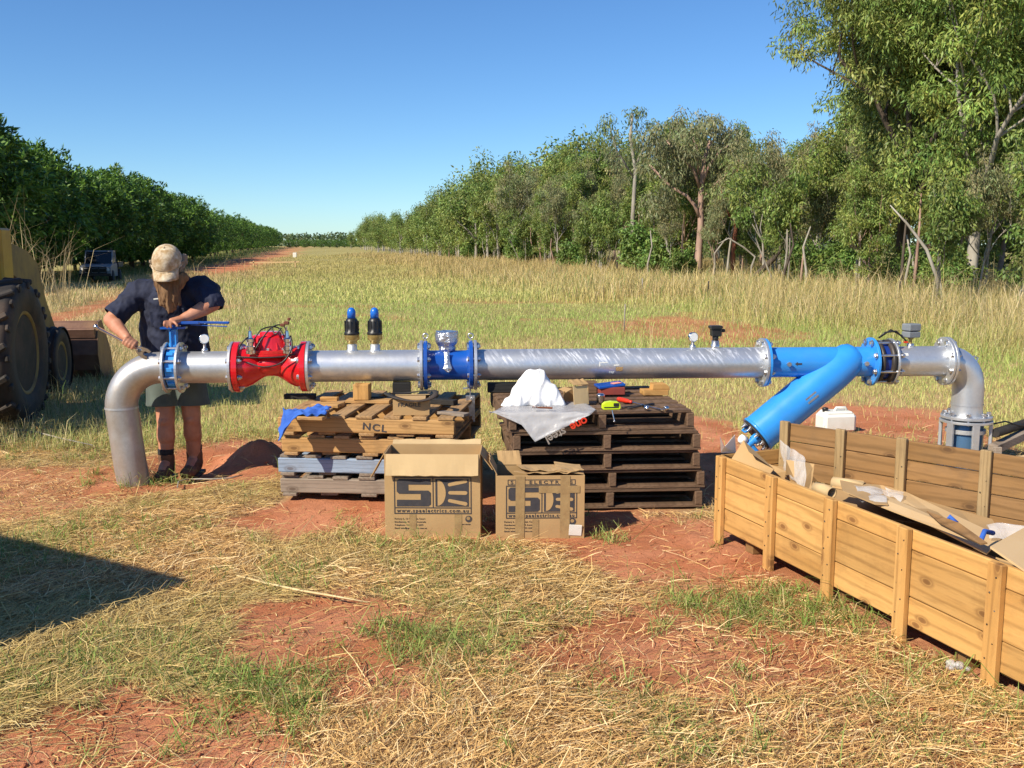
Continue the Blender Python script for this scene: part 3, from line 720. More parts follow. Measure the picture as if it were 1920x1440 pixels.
SKY = [(640, 436), (660, 425), (680, 405), (700, 402), (760, 388), (830, 348), (880, 318), (905, 275), (950, 280), (985, 285), (1040, 268), (1080, 245), (1115, 225), (1230, 228), (1300, 215), (1410, 232), (1440, 255), (1500, 228), (1560, 222), (1600, 160), (1700, 110), (1950, 100)]
def skyline(px): return float(np.interp(px, [a for a, _ in SKY], [b for _, b in SKY]))
rs = random.Random(5)
KINDS = {'d': ('gum_tree', P_dense), 's': ('gum_tree', P_sparse), 'y': ('young_gum', P_slim), 'f': ('gum_tree', P_far)}
LMK = [(672, "the far end of the track"), (704, "the right air valve"), (795, "the flow meter's left flange"), (838, "the taped meter head"), (886, "the flow meter's right flange"), (950, "the left end of the long pipe"), (1000, "the white cloth"), (1060, "the small opened carton"), (1112, "the dark support block"), (1148, "the yellow tape measure"),
       (1190, "the red screwdriver"), (1240, "the pale support blocks"), (1298, "the long pipe's gauge"), (1340, "the black sensor"), (1390, "the right end of the long pipe"), (1435, "the strainer's left flange"), (1487, "the strainer's arrow mark"), (1560, "the strainer's fork"), (1640, "the navy coupling"), (1706, "the grey box"), (1770, "the last pipe flange"), (1820, "the bolted pipe base"), (1900, "the right edge of the picture")]
LML = [(25, "the loader arm"), (75, "the rear loader wheel"), (110, "the front loader wheel"), (150, "the left half of the bucket"), (195, "the parked truck"), (255, "the man's lower sleeve"), (315, "the man's cap"), (385, "the short pipe's gauge"), (430, "the lever's end"), (470, "the left pilot valve"), (505, "the red bonnet"), (530, "the red valve's right end")]
def near_of(px, lm): return min(lm, key=lambda q: abs(q[0] - px))[1]
def forest_tree(x, y, k, hmul, label=None, group=None, cat='tree'):
    px = 960 + FPX * x / (y * math.cos(PITCH)); d = y
    H = (460 - skyline(px)) * d / FPX + 1.6
    name, P = KINDS[k]; me = rs.choice(P); base = 6.0 if k == 'y' else 9.0
    s = max(H * hmul / base, .45)
    return plant(name, me, x, y, s, rs.uniform(0, 6.28), label, cat, group)
zones = [(34, 'green gum tree near the right edge of the picture, in the nearest stretch of woodland', 'gum trees of the near woodland'),
         (48, 'green gum tree behind the pink barked gum, in the middle of the woodland', 'gum trees of the mid woodland'),
         (75, 'grey green gum tree in the stretch of woodland behind the blue flow meter', 'gum trees behind the flow meter'),
         (400, 'small distant gum tree in the tapering far end of the woodland', 'gum trees of the far woodland')]
def zone(y):
    for z, l, g in zones:
        if y < z: return l, g
for r, (off, stp, hm) in enumerate([(0.4, 3.2, (.62, .92)), (3.2, 3.0, (.70, 1.0)), (6.6, 3.4, (.72, 1.08)), (11, 4.6, (.86, 1.0)), (17, 6.5, (.8, .95)), (25, 5.0, (.7, .9))]):
    Y = 21.0 + r * .9
    while Y < (300 if r < 2 else 190 if r < 3 else 110):
        x = forest_x(Y) + off + rs.gauss(0, .7); y = Y + rs.gauss(0, .6)
        px = 960 + FPX * x / y
        if px < 2080 and not (r == 0 and any(abs(px - q) < 22 for q in (1310, 1690, 1375))):
            far_ = y > 85; near0 = r == 0 and y < 60
            k = 'f' if far_ else rs.choice('dssdy' if near0 else 'ddss' if r < 3 else 'dd')
            hmul = rs.uniform(*hm) * (rs.uniform(.55, .85) if near0 and k != 'd' else 1)
            if near0 and k == 'd': hmul *= rs.uniform(.72, .98)
            l0, g = zone(y); size_ = 'tall' if hmul > .97 else 'low' if hmul < .82 else 'middling'; l = '%s %s gum, %s woodland row, above %s' % (size_, {'d': 'dense green', 's': 'thin grey green', 'y': 'slender', 'f': 'distant'}[k], ['front', 'second', 'third', 'fourth', 'fifth', 'rearmost'][r], near_of(px, LMK)); forest_tree(x, y, k, min(hmul, 1.08), l, g)
        Y += stp * rs.uniform(.8, 1.25) * (1 + max(0, Y - 50) / 90)
# saplings and shrubs at the woodland's foot
Y = 21.0
while Y < 120:
    for q in range(1):
        x = forest_x(Y) + rs.uniform(-1.0, 3.5); y = Y + rs.uniform(-1, 1)
        if 960 + FPX * x / y < 2050:
            if rs.random() < .5: plant('young_gum', rs.choice(P_slim), x, y, rs.uniform(.45, .8), rs.uniform(0, 6), 'slender young gum at the woodland edge, above ' + near_of(960 + FPX * x / y, LMK), 'sapling', 'young gums along the woodland edge')
            else: plant('shrub', rs.choice(P_shrub), x, y, rs.uniform(.6, 1.1), rs.uniform(0, 6), 'leafy shrub at the foot of the woodland, above ' + near_of(960 + FPX * x / y, LMK), 'shrub', 'shrubs along the woodland edge')
    Y += 2.0 * rs.uniform(.8, 1.3) * (1 + max(0, Y - 40) / 60)
# bare thin trunks seen between the grass and the crowns
def stem(name, pts, r, mat, label, cat, group=None):
    o = MB().tube(pts, r, 7).build(name, mat); return tag(o, label, cat, group)
for i in range(105):
    Y = 24 * (110 / 24) ** rs.random(); x = forest_x(Y) + rs.uniform(-.7, 4.0); px = 960 + FPX * x / Y
    if px > 1990 or ((1290 < px < 1470 or px > 1620) and i % 4): continue
    h = rs.uniform(1.6, 3.1); z = gz(x, Y); lx = rs.gauss(0, .10)
    pts = [(x, Y, z - .2), (x + lx * .3 + rs.gauss(0, .05), Y, z + h * .35), (x + lx * .6 + rs.gauss(0, .1), Y, z + h * .7), (x + lx, Y, z + h)]
    o = MB().tube(pts, [.055, .045, .035, .02], 6).build('bare_trunk', rs.choice([M['bark_pale'], M['bark_pale'], M['bark_dark'], M['bark_pink']]))
    tag(o, '%s bare trunk at the woodland edge, above %s' % ('tall thin' if h > 3.3 else 'short thin' if h < 2.6 else 'thin', near_of(px, LMK)), 'tree trunk', 'thin bare trunks in the woodland')

# --- trees that stand out
H_big = gum(77, 12.6, .66, .34, (6, 5, 3), .17, .045, 190, .62, .50, (.17, .23, .055), (.27, .32, .09), M['bark_dark'], .20, .02, 3, 1, 60, 190)
H_big2 = gum(78, 12.0, .66, .36, (6, 5, 3), .17, .048, 180, .62, .48, (.16, .23, .045), (.26, .33, .08), M['bark_pale'], .15, .02, 3, 1, 70, 150)
g = at(1690, 500, 30); plant('gum_tree', H_big, g.x + .2, 30, 1.0, 2.2, 'tallest gum tree, its spreading crown cut off by the top of the picture', 'tree', None)
g = at(1822, 500, 27.5); plant('gum_tree', H_big2, g.x, 27.5, 1.0, .4, 'tall gum with a straight grey trunk beside the right edge of the picture', 'tree', None)
g = at(1925, 500, 31); plant('gum_tree', H_big2, g.x, 31, 1.02, 3.4, 'tall gum whose crown fills the upper right corner of the picture', 'tree', None)
g = at(1760, 500, 34); plant('gum_tree', H_big, g.x, 34, .93, 4.4, 'tall gum standing behind the two tallest gums', 'tree', None)
# pink barked gum with a fork, built limb by limb
def feature(px, D, sticks, mat, H, label, cat, tufts, col, lean=0):
    x = at(px, 500, D).x; z = gz(x, D); o = empty('gum_tree', (x, D, z)); mb = MB(); C = []
    for pts, r in sticks:
        P = [V(x + a, D + b, z + c) for a, b, c in pts]; mb.tube(P, [r * (1 - .55 * i / (len(P) - 1)) for i in range(len(P))], 9)
    mb.build('trunk', mat, o)
    for (a, b, c, r_) in tufts: C.append((a, b, c, r_))
    C = np.array(C); lm = leaf_mesh('crown', C[:, :3], C[:, 3], 130, .2, .05, .62, np.tile(np.array([col]), (len(C), 1)) * rng.uniform(.75, 1.3, (len(C), 1)), M['leaf'])
    c = bpy.data.objects.new('crown', lm); COL.objects.link(c); c.parent = o
    return tag(o, label, cat)
tf = []
r2 = random.Random(3)
for i in range(92):
    a = r2.uniform(-2.5, 2.1); hgt = r2.uniform(3.4, 6.9) if i % 2 else r2.uniform(5.3, 7.1); 
    if abs(a) < .35 and hgt < 4.4: continue
    if hgt > 6.4 and r2.random() < .25: continue
    tf.append((a, r2.uniform(.2, 2.2) if abs(a) < .7 and hgt < 5 else r2.uniform(-1.2, 1.6), hgt - abs(a) * .25, r2.uniform(.4, .68)))
feature(1310, 43, [([(0, 0, -.3), (-.02, 0, 1.2), (.05, 0, 2.4), (.02, 0, 3.6), (.05, 0, 4.4), (.12, 0, 5.2), (.4, .2, 6.0)], .17), ([(.04, 0, 2.7), (-.25, -.1, 3.3), (-.6, -.1, 3.7), (-1.3, 0, 4.1), (-2.2, 0, 5.0)], .09),
                   ([(.02, 0, 3.9), (-.35, -.2, 4.8), (-.9, -.2, 5.3), (-1.5, 0, 6.0)], .08), ([(.05, 0, 4.2), (.3, -.1, 4.9), (.8, 0, 5.6), (1.5, 0, 6.0)], .08), ([(.02, 0, 3.4), (.5, 0, 4.1), (1.3, 0, 4.8)], .06), ([(-.1, 0, 4.6), (-.2, 0, 5.7), (-.5, 0, 6.4)], .05)],
        M['bark_pink'], 7.6, 'gum with smooth pink forked trunk and thin grey green crown, above the long pipe', 'tree', tf, (.19, .205, .10))
feature(1375, 42, [([(0, 0, -.3), (-.03, 0, 1.2), (.06, 0, 2.4), (0, 0, 3.6), (.1, 0, 5.2)], .12), ([(0, 0, 2.4), (-.4, 0, 3.2), (-.7, 0, 4.2)], .05)], M['bark_red'], 6,
        'gum with a reddish brown flaking trunk just right of the pink barked gum', 'tree', [(r2.uniform(-1.2, 1.2), r2.uniform(-.6, 1), r2.uniform(3.2, 5.9), r2.uniform(.4, .6)) for i in range(18)], (.17, .215, .07))
feature(1185, 52, [([(0, 0, -.3), (0, 0, 3), (.1, 0, 5.4), (-.2, 0, 7), (-.1, 0, 8.2)], .13), ([(.1, 0, 5.6), (.7, 0, 6.9), (1.1, 0, 7.5)], .06), ([(0, 0, 5), (-.9, 0, 6.4), (-1.3, 0, 7.7)], .06)], M['bark_pale'], 8.7,
        'gum whose separate rounded tufts of foliage rise against the sky', 'tree', [(-.1, 0, 8.2, .55), (.15, 0, 7.7, .6), (1.1, 0, 7.4, .45), (.9, 0, 7.7, .4), (-1.3, 0, 7.9, .5), (-1.35, 0, 7.2, .6), (-1.1, 0, 6.6, .6), (.3, 0, 8.3, .4), (-.5, 0, 6.2, .7), (.5, 0, 6.0, .7), (-1.6, 0, 7.6, .4)], (.16, .21, .07))
# dead pale crooked stems in front of the woodland
g = at(1338, 500, 40).x; z = gz(g, 40)
stem('dead_tree', [(g, 40, z - .2), (g + .05, 40, z + .9), (g + .02, 40, z + 1.3), (g + .35, 40, z + 1.75), (g + .5, 40, z + 1.95)], [.05, .045, .04, .03, .012], M['bark_pale'], 'crooked bare dead stem between the pink and the red barked gums', 'dead tree')
g = at(1408, 500, 39).x; z = gz(g, 39)
stem('dead_tree', [(g, 39, z - .2), (g + .02, 39, z + .8), (g + .15, 39, z + 1.2), (g - .3, 39, z + 1.55), (g - .9, 39, z + 1.9), (g - 1.3, 39, z + 1.7)], [.05, .045, .04, .035, .03, .012], M['bark_pale'], 'bare dead stem bending over to the left, right of the red barked gum', 'dead tree')
g = at(1440, 500, 38).x; z = gz(g, 38)
stem('dead_tree', [(g - .5, 38, z + .4), (g + .2, 38, z + 1.1), (g + .8, 38.2, z + 1.9), (g + 1.9, 38.4, z + 2.7), (g + 2.6, 38.4, z + 3.0)], [.12, .11, .09, .05, .02], M['bark_dark'], 'dark fallen limb leaning up to the right among the shrubs', 'dead tree')
g = at(1755, 500, 24).x; z = gz(g, 24)
stem('dead_tree', [(g + .1, 24, z - .2), (g + .05, 24, z + .8), (g - .25, 24, z + 1.5), (g - .7, 24.1, z + 2.1), (g - 1.1, 24.2, z + 2.55)], [.045, .045, .04, .03, .012], M['bark_pale'], 'long thin dead branch leaning left across the tallest gum trunk', 'dead tree')

# --- the mango orchard on the left
def mango(seed, n_ros, dark=False):
    rs_ = random.Random(seed); mb = MB()
    mb.tube([(0, 0, -.3), (.04, 0, .6), (0, .05, 1.3)], [.17, .14, .13], 8)
    for k in range(7):
        a = k * .9 + rs_.random(); e = V(math.cos(a), math.sin(a), 0)
        mb.tube([V(0, 0, 1.0), e * .7 + V(0, 0, 1.8), e * 1.5 + V(0, 0, 2.7 + rs_.random()), e * 2.0 + V(0, 0, 3.6 + rs_.random())], [.09, .07, .045, .02], 6, cap=False)
    d = rng.normal(size=(n_ros, 3)); d /= np.linalg.norm(d, axis=1)[:, None]
    lump = np.array([1 + .26 * mnoise.noise(Vector(q * 2.1 + seed * 3)) + .26 * mnoise.noise(Vector(q * 4.9 + seed)) for q in d])
    r = lump * (1 - .25 * rng.random(n_ros) ** 2.2)
    C = d * r[:, None] * np.array([2.75, 2.75, 2.55]) + np.array([0, 0, 3.35]); low = C[:, 2] < 1.0; C[low, 2] = 1.0 + rng.random(low.sum()) * .5
    per = 11; n_ = n_ros * per; c = np.repeat(C, per, 0); od = np.repeat(d, per, 0)
    dr = rng.normal(size=(n_, 3)) * .75 + od * .55 + np.array([0, 0, -.25]); dr /= np.linalg.norm(dr, axis=1)[:, None]
    sd = np.cross(dr, od + rng.normal(size=(n_, 3)) * .5); sd /= np.linalg.norm(sd, axis=1)[:, None]
    L_ = .27 * rng.uniform(.7, 1.3, n_); W = .085 * rng.uniform(.8, 1.2, n_); p = c + rng.normal(0, .05, (n_, 3))
    v = np.empty((n_, 4, 3)); v[:, 0] = p; v[:, 1] = p + dr * (L_ * .5)[:, None] + sd * (W / 2)[:, None]; v[:, 2] = p + dr * L_[:, None]; v[:, 3] = p + dr * (L_ * .5)[:, None] - sd * (W / 2)[:, None]
    t = np.repeat(np.clip(rng.random((n_ros, 1)) ** 1.5 * (.35 + 1.3 * np.clip((r[:, None] - .78) * 2.6, 0, 1)), 0, 1), per, 0); cc = np.array([.05, .12, .018]) * (1 - t) + np.array([.16, .29, .04]) * t; cc = cc * rng.uniform(.7, 1.3, (n_, 1))  # outer lobes get a lit green, recessed leaves a shaded one, as leaf colour
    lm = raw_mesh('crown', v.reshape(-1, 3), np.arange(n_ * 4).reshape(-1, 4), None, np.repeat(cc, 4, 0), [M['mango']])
    return mb.mesh('trunk', [M['bark_dark']]), lm
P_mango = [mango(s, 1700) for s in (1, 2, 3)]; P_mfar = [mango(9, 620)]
Y = 33.0; i = 0
while Y < 345:
    nearm = Y < 120
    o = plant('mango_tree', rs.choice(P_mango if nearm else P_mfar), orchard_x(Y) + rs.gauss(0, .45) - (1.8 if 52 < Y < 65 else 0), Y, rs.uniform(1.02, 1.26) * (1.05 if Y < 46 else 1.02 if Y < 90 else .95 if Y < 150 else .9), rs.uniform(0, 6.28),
              ('near green' if Y < 70 else 'dark green' if Y < 140 else 'small far') + ' mango tree, front orchard row, above ' + near_of(960 + FPX * orchard_x(Y) / Y, LML),
              'tree', 'near mango trees' if Y < 70 else 'middle mango trees' if Y < 140 else 'far mango trees')
    Y += rs.uniform(5.0, 5.9) if Y < 140 else rs.uniform(6, 7)
Y = 38.0
while Y < 120:
    plant('mango_tree', rs.choice(P_mango), orchard_x(Y) - 6.3 + rs.gauss(0, .35), Y, rs.uniform(1.0, 1.1), rs.uniform(0, 6.28), 'mango tree of the second orchard row, above ' + near_of(960 + FPX * (orchard_x(Y) - 6.3) / Y, LML), 'tree', 'mango trees of the second row')
    Y += rs.uniform(4.4, 5.4)
# young orchard rows straight ahead, at the end of the track
for i, px in enumerate([543, 556, 572, 590, 603, 618, 632, 646, 660, 675]):
    D = 330 + (i % 2) * 14; g = at(px, 462, D)
    plant('mango_tree', P_mfar[0], g.x, D, .62, rs.uniform(0, 6), 'low round orchard bush past the track end, above ' + ['the lever tip', 'the red valve', 'the red valve right end', 'the red valve right flange', 'the second spool left end', 'the second spool left half', 'the spool near the air valves', 'the left air valve edge', 'the left air valve', 'the gap between air valves'][i], 'tree', 'orchard bushes beyond the end of the track', sz=.50, sink=.2)
# far woodland along the horizon: one mass
n_ = 5200; C = np.stack([rng.uniform(-420, 60, n_), rng.uniform(560, 640, n_), np.zeros(n_)], 1); C[:, 2] = ground_z(C[:, 0], C[:, 1]) + rng.random(n_) * (5 + 3 * fbm(C[:, 0], C[:, 1], .03, 5, 3))
lm = leaf_mesh('far_woodland', C, np.full(n_, 2.0), 5, 1.6, 1.1, .2, np.tile(np.array([[.10, .15, .06]]), (n_, 1)), M['leaf'])
o = bpy.data.objects.new('far_woodland', lm); COL.objects.link(o); tag(o, 'far off dark green woodland closing the view at the horizon', 'woodland', None, 'stuff')
# deeper woodland behind the rows of single trees: one mass of foliage
n_ = 4200; Yd = 14 * (150 / 14) ** rng.random(n_); C = np.stack([forest_x(Yd) + 31 + rng.uniform(0, 9, n_), Yd, rng.random(n_) * 6.5], 1); C[:, 2] += ground_z(C[:, 0], C[:, 1])
lm = leaf_mesh('deep_woodland', C, np.full(n_, 1.1), 26, .42, .17, .3, np.tile(np.array([[.12, .17, .05]]), (n_, 1)) * rng.uniform(.7, 1.3, (n_, 1)), M['leaf'])
o = bpy.data.objects.new('deep_woodland', lm); COL.objects.link(o); tag(o, 'deep green foliage glimpsed between the trunks of the woodland', 'woodland', None, 'stuff')
# ------------------------------------------------------------------ the pipeline (one bolted assembly)
PA = at(330, 684, 6.62); PB = at(1700, 689, 6.98); PB.z = PA.z = .79
axd = (PB - PA); axd.z = 0; yaw = math.atan2(axd.y, axd.x)
PIPE = empty('pipeline', PA, yaw)
tag(PIPE, 'long galvanised pipe assembly with blue and red valves, lying across the pallet stacks', 'pipeline')
ca, sa = math.cos(yaw), math.sin(yaw)
def PX(px):
    """distance along the pipe axis at which the picture column px meets it"""
    d = ray(px, 684); return (PA.x * d.y - PA.y * d.x) / (d.x * sa - d.y * ca)
def W2L(p):
    q = Vector(p) - PA; return Vector((q.x * ca + q.y * sa, -q.x * sa + q.y * ca, q.z))
RP = .106       # pipe radius
RF = .170       # flange radius
X = (1, 0, 0)
def sect(name, parent=None, label=None):
    o = empty(name, (0, 0, 0), 0, parent or PIPE)
    if label: o['label'] = label
    return o
def hexnut(mb, c, axis, r=.017, h=.014): mb.lathe([(r * .9, 0), (r, .002), (r, h - .002), (r * .9, h)], Vector(c), axis, 6, 0, False)
BOLT = {}
def bolt_mesh(ln):
    k = round(ln, 3)
    if k not in BOLT:
        mb = MB(); mb.cyl((-ln / 2 - .012, 0, 0), (ln / 2 + .022, 0, 0), .0095, 8)
        hexnut(mb, (-ln / 2 - .014, 0, 0), X); hexnut(mb, (ln / 2, 0, 0), X)
        mb.cyl((-ln / 2, 0, 0), (-ln / 2 + .003, 0, 0), .022, 12); mb.cyl((ln / 2 - .003, 0, 0), (ln / 2, 0, 0), .022, 12)
        BOLT[k] = mb.mesh('bolt', [M['zinc']])
    return BOLT[k]
def bolts(parent, x, ln, n_=8, rad=.1435, axis='x', ph=.5, z=0, y=0):
    me = bolt_mesh(ln)
    for k in range(n_):
        a = 2 * math.pi * (k + ph) / n_
        o = bpy.data.objects.new('bolt', me); COL.objects.link(o); o.parent = parent
        if axis == 'x': o.location = (x, y + math.cos(a) * rad, z + math.sin(a) * rad); o.rotation_euler = (a, 0, 0)
        else: o.location = (x + math.cos(a) * rad, y + math.sin(a) * rad, z); o.rotation_euler = (0, math.pi / 2, 0)
def flange(parent, x, th, mat, ro=RF, ri=.09, name='flange'):
    mb = MB(); mb.ring((x, 0, 0), X, ro, ri, th, 48); return mb.build(name, mat, parent, 'local')
def pipe_run(mb, x0, x1, r=RP, n=48): mb.lathe([(r, x0), (r, x1)], (0, 0, 0), X, n, 0, True, cap=False)
def gauge(parent, x, name='pressure_gauge', h=.0):
    o = sect(name, parent); mb = MB()
    mb.lathe([(.022, RP - .012), (.022, RP + .012), (.017, RP + .02), (.010, RP + .024), (.010, RP + .055)], (x, 0, 0), (0, 0, 1), 12); mb.build('stem', M['zinc'], o, 'local')
    mb = MB(); c = V(x, 0, RP + .085 + h); mb.lathe([(.030, -.012), (.034, -.010), (.034, .012), (.030, .016)], c, (.25, -1, .1), 20); mb.build('case', M['chrome'], o, 'local')
    mb = MB(); mb.lathe([(.028, .0165), (.028, .0185)], c, (.25, -1, .1), 20); mb.build('dial', M['glass'], o, 'local')
# left elbow
XB = PX(327)
e = sect('pipe_elbow', label='left end elbow turning down into the ground'); mb = MB(); xe = PX(300); Rb = .265; pts = [V(XB - .03, 0, 0), V(xe, 0, 0)]
for k in range(1, 13): t = math.pi / 2 * k / 12; pts.append(V(xe - Rb * math.sin(t), 0, -Rb + Rb * math.cos(t)))
pts += [V(xe - Rb + .03, 0, -.60), V(xe - Rb + .085, 0, -1.05)]
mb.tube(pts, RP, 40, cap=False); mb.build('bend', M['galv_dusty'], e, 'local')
mb = MB(); mb.tube([V(xe - Rb, 0, -Rb - .008), V(xe - Rb, 0, -Rb + .006)], RP + .003, 40, cap=False); mb.build('weld_seam', M['galv'], e, 'local')
flange(e, XB - .045, .016, M['galv'])
# butterfly valve
b = sect('butterfly_valve'); mb = MB(); mb.ring((XB, 0, 0), X, .135, .1, .062, 40)
for k in range(8):
    a = 2 * math.pi * k / 8; mb.box((XB, math.cos(a) * .140, math.sin(a) * .140), (.045, .02, .03), Matrix.Rotation(a, 3, 'X') @ Matrix.Rotation(0, 3, 'Z'), 0, .004)
mb.build('body', M['blue'], b, 'local')
mb = MB(); mb.lathe([(.034, .12), (.034, .15), (.024, .17), (.024, .235), (.032, .25), (.032, .26)], (XB, 0, 0), (0, 0, 1), 16); mb.box((XB - .008, 0, .19), (.014, .08, .12), None, 0, .003); mb.box((XB + .02, 0, .2), (.014, .05, .11), None, 0, .003)
mb.build('neck', M['blue'], b, 'local')
mb = MB(); mb.prism([(-.07, -.05), (.05, -.06), (.09, -.03), (.09, .03), (.05, .06), (-.07, .05)], (XB + .0, 0, .267), (1, 0, 0), (0, 1, 0), .012); mb.build('notch_plate', M['darkblue'], b, 'local')
hexm = MB(); 
for q in (-.035, .035): hexnut(hexm, (XB + q, -.03, .273), (0, 0, 1), .011, .01); hexnut(hexm, (XB + q, .03, .273), (0, 0, 1), .011, .01)
hexm.build('nut', M['zinc'], b, 'local')
mb = MB(); mb.bar((XB - .03, 0, .298), (XB + .18, -.005, .300), .036, .02, 0, .004); mb.bar((XB + .15, -.005, .302), (XB + .375, -.01, .298), .026, .016, 0, .004); mb.bar((XB + .12, -.005, .286), (XB + .36, -.01, .272), .008, .006, 0, .001)
mb.cyl((XB, 0, .262), (XB, 0, .312), .02, 12); mb.build('lever', M['darkblue'], b, 'local')
bolts(b, XB, .11, 8)
# short spool with a gauge
xr0 = PX(441); xr1 = PX(577)
s = sect('pipe_spool', label='short galvanised length with a gauge, between the blue valve and the red valve'); mb = MB(); pipe_run(mb, XB + .03, xr0 - .02); mb.build('pipe', M['galv'], s, 'local')
flange(s, XB + .045, .016, M['galv']); flange(s, xr0 - .014, .018, M['galv']); gauge(s, PX(385))
# red control valve
r = sect('control_valve', label='red hydraulic control valve with black tubes on its domed bonnet'); L0, L1 = xr0 + .001, xr1; Lm = (L0 + L1) / 2; hw = (L1 - L0) / 2
mb = MB(); pr = [(.100, -hw + .02), (.150, -hw + .024), (.142, -hw + .05), (.134, -hw + .085), (.118, -hw + .12), (.09, -hw + .16), (.068, -hw + .195), (.062, 0), (.068, hw - .195), (.09, hw - .16), (.118, hw - .12), (.134, hw - .085), (.142, hw - .05), (.150, hw - .024), (.100, hw - .02)]
mb.lathe([(q[0], q[1] + Lm) for q in pr], (0, 0, 0), X, 40); mb.sphere((Lm, 0, .02), .135, 24, sc=(.9, .85, .62)); mb.build('body', M['red'], r, 'local')
for x_ in (L0 + .020, L1 - .020): flange(r, x_, .038, M['red'])
def oval(mb, cx, cz, rx, ry, h, n=36, mi=0, top=1.0):
    k = n; vs = []
    for zz, sc in ((0, 1), (h * .85, (1 + top) / 2 if top < 1 else 1), (h, top * .97)): vs += [V(cx + rx * sc * math.cos(2 * math.pi * j / k), ry * sc * math.sin(2 * math.pi * j / k), cz + zz) for j in range(k)]
    fs = [(i * k + j, i * k + (j + 1) % k, (i + 1) * k + (j + 1) % k, (i + 1) * k + j) for i in range(2) for j in range(k)] + [list(range(2 * k, 3 * k)), list(range(k))[::-1]]
    mb.add(vs, fs, mi)
mb = MB(); oval(mb, Lm, .075, .185, .135, .022); oval(mb, Lm, .099, .182, .132, .022); oval(mb, Lm, .121, .15, .108, .095, top=.74); oval(mb, Lm, .21, .075, .06, .028, top=.8)
for k in range(5): mb.bar((Lm - .12 + k * .06, -.11, .123), (Lm - .09 + k * .045, -.07, .20), .010, .012, 0, .002)
mb.build('bonnet', M['red'], r, 'local')
mb = MB()
for k in range(10): a = 2 * math.pi * (k + .5) / 10; hexnut(mb, (Lm + .165 * math.cos(a), .117 * math.sin(a), .12), (0, 0, 1), .013, .016)
mb.build('bonnet_nuts', M['zinc'], r, 'local')
for q in (-.112, .128):
    mb = MB(); mb.lathe([(.018, .0), (.018, .02), (.028, .025), (.028, .05), (.020, .055), (.020, .075), (.027, .08), (.027, .1), (.016, .108), (.012, .15), (.005, .155), (.005, .18)], (Lm + q, -.13, .10), (0, 0, 1), 14, smooth=False); mb.box((Lm + q, -.125, .115), (.06, .03, .03), None, 0, .005); mb.build('pilot_valve', M['chrome'], r, 'local')
for w_, pts in enumerate([[(-.17, -.12, .06), (-.19, -.14, .12), (-.15, -.15, .19), (-.11, -.13, .22)], [(-.20, -.15, .085), (-.05, -.17, .08), (.1, -.17, .085), (.18, -.15, .10)], [(-.08, -.14, .13), (-.03, -.12, .21), (.03, -.08, .275), (.09, -.06, .285), (.12, -.08, .24)],
                          [(-.14, -.15, .05), (-.02, -.185, .02), (.1, -.18, .05), (.16, -.16, .14), (.15, -.12, .22)], [(-.1, -.13, .17), (-.04, -.1, .26), (.06, -.07, .27), (.11, -.1, .20)], [(.02, -.08, .275), (.05, -.12, .23), (.09, -.11, .27)]]):
    P = [V(Lm + a_, b_, c_) for a_, b_, c_ in pts]; Q = []
    for i in range(len(P) - 1):
        p_0 = P[max(i - 1, 0)]; p_3 = P[min(i + 2, len(P) - 1)]
        for t in (0, .25, .5, .75): Q.append(.5 * ((2 * P[i]) + (-p_0 + P[i + 1]) * t + (2 * p_0 - 5 * P[i] + 4 * P[i + 1] - p_3) * t * t + (-p_0 + 3 * P[i] - 3 * P[i + 1] + p_3) * t ** 3))
    Q.append(P[-1]); mb = MB(); mb.tube(Q, .0048, 8); mb.build('tube', M['black'], r, 'local')
mb = MB(); mb.box((Lm + .12, -.08, .30), (.035, .03, .022), None, 0, .004); mb.box((Lm + .135, -.07, .325), (.02, .02, .02), None, 0, .004); mb.box((Lm + .09, -.06, .285), (.03, .02, .02), None, 0, .004); mb.build('fitting', M['bark_red'], r, 'local')
bolts(r, xr0 + .012, .068, 8); bolts(r, xr1 - .010, .068, 8)
# spool with the two air valves
xm0 = PX(795); xm1 = PX(886)
s = sect('pipe_spool', label='galvanised length carrying the two blue capped air valves'); mb = MB(); pipe_run(mb, xr1, xm0); mb.build('pipe', M['galv'], s, 'local')
flange(s, xr1 + .011, .020, M['galv']); flange(s, xm0 - .016, .020, M['galv'])
for px in (661, 704):
    a = sect('air_valve'); x_ = PX(px)
    mb = MB(); mb.lathe([(.036, RP - .02), (.036, RP + .008), (.032, RP + .012), (.032, RP + .038)], (x_, 0, 0), (0, 0, 1), 20); mb.build('socket', M['galv'], a, 'local')
    mb = MB(); mb.lathe([(.026, RP + .038), (.026, RP + .047)], (x_, 0, 0), (0, 0, 1), 16); mb.build('thread_tape', M['white'], a, 'local')
    mb = MB(); mb.lathe([(.030, .152), (.033, .156), (.033, .170), (.046, .178), (.050, .184), (.050, .212), (.050, .212), (.046, .214)], (x_, 0, 0), (0, 0, 1), 20); mb.build('base', M['brass'], a, 'local')
    mb = MB(); mb.lathe([(.052, .213), (.052, .228), (.046, .232), (.045, .26), (.043, .30), (.036, .318), (.030, .324)], (x_, 0, 0), (0, 0, 1), 24)
    for k in range(12): t = math.pi * 2 * k / 12; mb.box((x_ + .0455 * math.cos(t), .0455 * math.sin(t), .272), (.006, .006, .07), Matrix.Rotation(t, 3, 'Z'), 0, .001)
    mb.build('body', M['black'], a, 'local')
    mb = MB(); mb.lathe([(.0285, .322), (.0285, .362), (.026, .376), (.019, .388), (.010, .394), (.001, .396)], (x_, 0, 0), (0, 0, 1), 20); mb.build('cap', M['capblue'], a, 'local')
